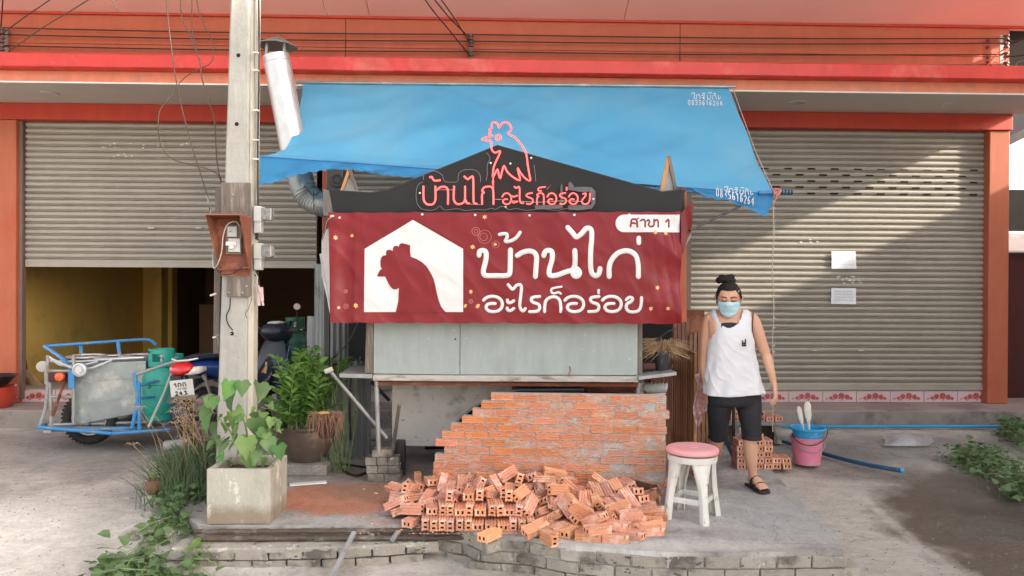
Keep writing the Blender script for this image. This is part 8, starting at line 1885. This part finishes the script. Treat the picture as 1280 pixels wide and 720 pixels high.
md = o.modifiers.new('smooth', 'SMOOTH'); md.factor = .5; md.iterations = 3
# lashes, brows, irises under lowered lids
for s in (-1, 1):
    mb = MB(); mb.tube(catmull([hp(s*.014, -.0925, .012), hp(s*.030, -.0955, .007), hp(s*.046, -.086, .011)], 5), [.0014]+[.0022]*9+[.0014], 6); mb.build('lashes', m_lip, woman, smooth=True)
    mb = MB(); mb.tube(catmull([hp(s*.012, -.096, .034), hp(s*.030, -.0965, .041), hp(s*.052, -.083, .034)], 5), [.0022]+[.0032]*8+[.002, .001], 6); mb.build('eyebrow', m_lip, woman, smooth=True)
# face mask with pleats and ear loops
def maskpt(u, v):
    a = lerp(-.96, .96, u); z = lerp(.000, -.118, v); wv = [.98, 1, .90, .68, .40]; k = v*4; i = min(int(k), 3); ww = lerp(wv[i], wv[i+1], k-i)
    r = .1035+.016*exp(-(a/.33)**2)*exp(-((v-.22)/.30)**2) + .004*abs(sin(v*pi*3))*cos(a*.9)
    z2 = z + .010*exp(-(a/.3)**2)*(1-v) - .006*(1-cos(a))*(1-v)+.03*(1-cos(a*.9))*v
    return hp(r*sin(a*ww)*.82, -r*cos(a*ww)*1.0+.001+.010*v*v, z2)
mb = MB(); mb.grid(maskpt, 30, 20); o = mb.build('face_mask', m_mask, woman, smooth=True); md = o.modifiers.new('s', 'SOLIDIFY'); md.thickness = .002
for s in (-1, 1):
    mb = MB(); mb.tube(catmull([hp(s*.078, -.038, -.008), hp(s*.082, -.012, .014), hp(s*.083, .010, .026)], 5), .0013, 5); mb.tube(catmull([hp(s*.062, -.040, -.085), hp(s*.078, -.01, -.045), hp(s*.084, .010, -.018)], 5), .0013, 5); mb.build('ear_loop', m_shirt, woman)
# hair: cap combed back, bun, loose strands at the temples
hb_ = MB(); n_u, n_v = 56, 34
vs = []; keep = []
def hairr(th, ph):
    x = sin(th)*cos(ph); y = sin(th)*sin(ph); z = cos(th)
    r = .0035*noise.noise(V(x*9, y*9, z*9)) + .0016*sin(ph*46)
    return V(x*(.0835+r), y*((.094 if y < 0 else .105)+r)+(.0), z*(.123+r)-.0+.002)
for j in range(n_v+1):
    th = pi*.80*j/n_v
    for i in range(n_u): vs.append(hairr(th, 2*pi*i/n_u))
fs = []
for j in range(n_v):
    for i in range(n_u):
        q4 = (j*n_u+i, j*n_u+(i+1) % n_u, (j+1)*n_u+(i+1) % n_u, (j+1)*n_u+i)
        c = sum((vs[a] for a in q4), V(0, 0, 0))/4
        front = c.y < .012
        hl = .074 - .55*max(0, abs(c.x)-.018)**1.0*.9 + (-.5*(c.y+.03) if c.y > -.03 else 0)
        if c.y < .010 and c.z < (.078-max(0, abs(c.x)-.045)*1.4 if c.y < -.045 else lerp(.030, -.012, min(max((c.y+.045)/.055, 0), 1))): continue
        if c.y >= .010 and c.z < -.055: continue
        fs.append(q4)
hb_.add([HC + HR @ HS @ v for v in vs], fs)
o = hb_.build('hair', m_hair, woman, smooth=True); md = o.modifiers.new('s', 'SOLIDIFY'); md.thickness = .006; md.offset = -1
bun = MB()
bc = wp(907, 349.5, -.02)
for k, (r0, r1, dz) in enumerate(((.046, .020, -.004), (.030, .021, .012))):
    pts = [bc+V(r0*cos(t)*1.15+(k*.004), r0*sin(t)*.9, dz+.005*sin(t*2+k)) for t in lin(0, 2*pi, 26)[:-1]]; bun.tube(pts, [r1+.0025*sin(i*2.1+k) for i in range(26)][:len(pts)], 10, closed=True)
bun.sphere(bc, 1, 14, 10, (.05, .042, .028)); bun.sphere(wp(914.5, 345.5, -.03), 1, 12, 8, (.024, .024, .018))
o = bun.build('hair_bun', m_hair, woman, smooth=True)
mb = MB()
for s in (-1, 1):
    for k in range(5): mb.tube(catmull([hp(s*.060, -.062+.006*k, .062-.003*k), hp(s*.077, -.045+.006*k, .030), hp(s*.080, -.030+.007*k, -.004-.006*k)], 5), [.0035]*6+[.003]*3+[.002, .0008], 5)
mb.build('temple_strands', m_hair, woman, smooth=True)
# tank top: a closed body tube with neck and arm openings, straps over the shoulders
rows = [(386.5, 892, 933.5, .034, .026), (388.5, 889.0, 936.5, .054, .020), (392, 887, 939, .076, .012), (397, 887.5, 939, .094, .004), (403, 889, 938.5, .108, -.004), (410, 889.5, 938.5, .118, -.010), (418, 888.5, 939.5, .124, -.012), (426, 886.5, 941, .126, -.010), (436, 885.5, 942, .124, -.006), (450, 884.5, 944.5, .124, 0), (466, 883, 948, .128, 0), (480, 881.5, 951.5, .132, 0), (490, 880.5, 954, .135, 0), (492.5, 880.3, 954.3, .134, 0)]
def sh_pt(u, v):
    py = lerp(386.5, 492.5, v)
    for a, b in zip(rows[:-1], rows[1:]):
        if py <= b[0]: t = (py-a[0])/(b[0]-a[0]); break
    xl, xr, ry, oy = (lerp(a[k], b[k], t) for k in (1, 2, 3, 4))
    an = 2*pi*u; cx = (xl+xr)/2; hw = (xr-xl)/2*px_m
    low = max(0, (v-.25)/.75)
    fold = (.016*noise.noise(V(u*9, v*1.6, 1)) + .012*noise.noise(V(u*17+v*4, v*3, 4)))*low + .004*noise.noise(V(u*8, v*7, 6))
    fold += .008*sin(u*2*pi*8+v*3+2*noise.noise(V(u*4, v*2, 9)))*low**1.6 + .007*(1-abs(noise.noise(V(u*14-v*5, v*4+u*3, 11))))**5*low**.5
    hemz = (1.3*sin(an*2)+1.2*noise.noise(V(u*5, 0, 3)))*max(0, (v-.9)/.1)
    c = wp(cx, py+hemz, oy)
    sx, sy = cos(an), sin(an)
    e = .86
    x = (abs(sx)**e)*(1 if sx > 0 else -1); y = (abs(sy)**e)*(1 if sy > 0 else -1)
    return c + V(x*(hw+fold), y*(ry+fold), 0)
nu, nv = 128, 96
vs = [sh_pt(i/nu, j/nv) for j in range(nv+1) for i in range(nu)]
fs = []
for j in range(nv):
    py = lerp(386.5, 492.5, (j+.5)/nv)
    for i in range(nu):
        u = (i+.5)/nu; an = 2*pi*u; c = sh_pt(u, (j+.5)/nv)
        pq = CROT.transposed() @ (c-CAM); ppx = 640-960*pq.x/pq.z; ppy = 360+960*pq.y/pq.z; dpx = ppx-911.5 if sin(an) < 0 else (c.x-wp(912, py).x)/px_m
        frt = sin(an) < 0
        dep = 23.5 if frt else 14
        if ((dpx/16.0)**2 + (max((ppy if frt else py)-386, 0)/dep)**2) < 1: continue
        # arm openings at the sides
        if False and py < 423 and abs(sin(an)) < .60*(1-((py-386)/37)**3)*1.0: continue
        fs.append((j*nu+i, j*nu+(i+1) % nu, (j+1)*nu+(i+1) % nu, (j+1)*nu+i))
mb = MB(); mb.add(vs, fs); o = mb.build('tank_top', m_shirt, woman, smooth=True)
bm = bmesh.new(); bm.from_mesh(o.data); bmesh.ops.delete(bm, geom=[v for v in bm.verts if not v.link_faces], context='VERTS')
for _ in range(3): bmesh.ops.smooth_vert(bm, verts=[v for v in bm.verts if v.is_boundary], factor=.5, use_axis_x=True, use_axis_y=True, use_axis_z=True)
bm.to_mesh(o.data); bm.free()
md = o.modifiers.new('s', 'SOLIDIFY'); md.thickness = .0035; md.offset = 0
# black top showing above the scoop, strap at the shoulder, small black rabbit print on the chest
def under(u, v):
    px = lerp(901.5, 922, u); py = lerp(403+1.2*(2*u-1)**2, 416, v); dy = -.11
    for _ in range(3):
        p = P(px, py, YW+dy); k = (p.x-wp(912.5, py).x)/(29*px_m); dy = -.01 - lerp(.092, .106, min((py-402)/12, 1))*sqrt(max(0, 1-k*k)) - .008
    return P(px, py, YW+dy)
mb = MB(); mb.grid(under, 14, 6); mb.build('black_undershirt', m_pants, woman, smooth=True)
mb = MB(); mb.tube(catmull([wp(941.5, 390, -.035), wp(941, 398, -.062), wp(940.5, 410, -.072), wp(941.5, 424, -.07)], 6), .0045, 6); mb.build('black_strap', m_pants, woman, smooth=True)
def chest(px, py): 
    p = P(px, py, YW-.12)
    best = None
    for k in range(60, 128):
        q = sh_pt(k/128, (py-386.5)/106)
        if best is None or abs(q.x-p.x) < abs(best.x-p.x): best = q
    return V(p.x, best.y-.006, p.z)
rab = [(a, b) for a, b in [(926.5, 425), (927.5, 425), (928.3, 428), (929.8, 428), (930.6, 423.5), (931.8, 423.5), (932.0, 429), (932.4, 432.5), (929.6, 433.2), (926.6, 432.5), (926.2, 429)]]
mb = MB(); mb.prism([chest(*a) for a in rab], (0, -.0015, 0)); mb.build('rabbit_print', m_ink, woman)
mb = MB(); mb.box(chest(928.3, 430.3)+V(0, -.0022, 0), (.004, .001, .004)); mb.box(chest(930.8, 430.3)+V(0, -.0022, 0), (.003, .001, .004)); mb.build('print_detail', m_ghost, woman)
# knee length leggings
pm = MB()
pm.loft([ell(wp(a, b, e), c*px_m, d) for a, b, c, d, e in ((917, 478, 31, .115, 0), (917.5, 488, 33, .125, 0), (918, 500, 34, .128, .01), (918, 505, 33, .115, .01), (918, 507, 30, .10, .02))])
def pleg(pts):
    c = catmull([wp(a, b, d) for a, b, d, r in pts], 6); rs = [p[3] for p in pts]; m_ = len(pts)-1
    rr_ = [lerp(rs[min(int(i/6), m_)], rs[min(int(i/6)+1, m_)], (i % 6)/6)+.0015*sin(i*1.9) for i in range(len(c))]
    pm.tube(c, rr_, 20)
pleg([(935, 497, .01, .096), (937, 513, 0, .089), (938.5, 529, 0, .076), (940, 541, 0, .069), (940, 547, 0, .067), (940, 548.5, 0, .063)])
pleg([(900.5, 497, .02, .096), (899, 513, .05, .088), (898, 529, .10, .076), (897.5, 541, .14, .069), (897, 546, .16, .067), (897, 547.5, .165, .064)])
o = pm.build('leggings', m_pants, woman, smooth=True)
md = o.modifiers.new('remesh', 'REMESH'); md.mode = 'VOXEL'; md.voxel_size = .008; md.use_smooth_shade = True
md = o.modifiers.new('smooth', 'SMOOTH'); md.factor = .5; md.iterations = 4
for c_, r_ in ((wp(940, 547, 0), .069), (wp(897, 546, .16), .069)):
    mb = MB(); mb.lathe(c_, [(r_-.002, -.012), (r_+.002, -.008), (r_+.002, .006), (r_-.002, .010)], 28, cap=False); mb.build('cuff', m_pants, woman, smooth=True)
# sandals
def sandal(heel, toe):
    d = toe-heel; L_ = d.length; d.normalize(); s_ = V(-d.y, d.x, 0).normalized(); prof = [(-.06, .030), (.0, .040), (.25, .040), (.45, .038), (.7, .050), (.9, .050), (1.02, .040), (1.08, .018)]
    left_ = [heel+d*L_*t+s_*w_ for t, w_ in prof]; right_ = [heel+d*L_*t-s_*w_ for t, w_ in reversed(prof)]
    sd2 = T('x', 'x', None, (0, 0, 0)); bpy.data.objects.remove(sd2)
    z = V(0, 0, .004-heel.z)
    mb = MB(); base_ = [V(p.x, p.y, max(p.z-.022, .003)) for p in catmull(left_+right_, 4, closed=True)]
    mb.prism(base_, (0, 0, .018)); so = mb.build('sandal', m_sole, woman, bevel=.004)
    for t, w_, h_ in ((.40, .040, .088), (.70, .052, .056)):
        mb = MB(); mb.grid(lambda u, v: heel+d*L_*(t+.055*(v-.5)*2)+s_*(w_*cos(pi*u))+V(0, 0, -.012+(h_)*sin(pi*u)**.8), 16, 3); st_ = mb.build('strap', m_sole, so, smooth=True); m2 = st_.modifiers.new('s', 'SOLIDIFY'); m2.thickness = .004; m2.offset = 1
    mb = MB(); c = heel+d*L_*.42+s_*.034+V(0, 0, .045); mb.box(c, (.018, .014, .018)); mb.build('buckle', m_galv, so)
    mb = MB(); mb.tube([heel+d*L_*.35+s_*.038+V(0, 0, .03), heel-d*.022+V(0, 0, .045), heel+d*L_*.35-s_*.038+V(0, 0, .03)], .005, 6); mb.build('heel_strap', m_sole, so)
sandal(fh, ft); sandal(gh, gt_)
mb = MB(); c = wp(966.5, 475, -.048); mb.tube([c+V(.024*cos(t), .024*sin(t), .004*cos(t)) for t in lin(0, 2*pi, 18)[:-1]], .0016, 5, closed=True); mb.build('bracelet', m_gold, woman)
mb = MB(); mb.tube(catmull([wp(953, 478, -.05), wp(958, 487, -.06), wp(965, 474, -.08)], 5), .002, 4); mb.build('string_end', m_rope, woman)
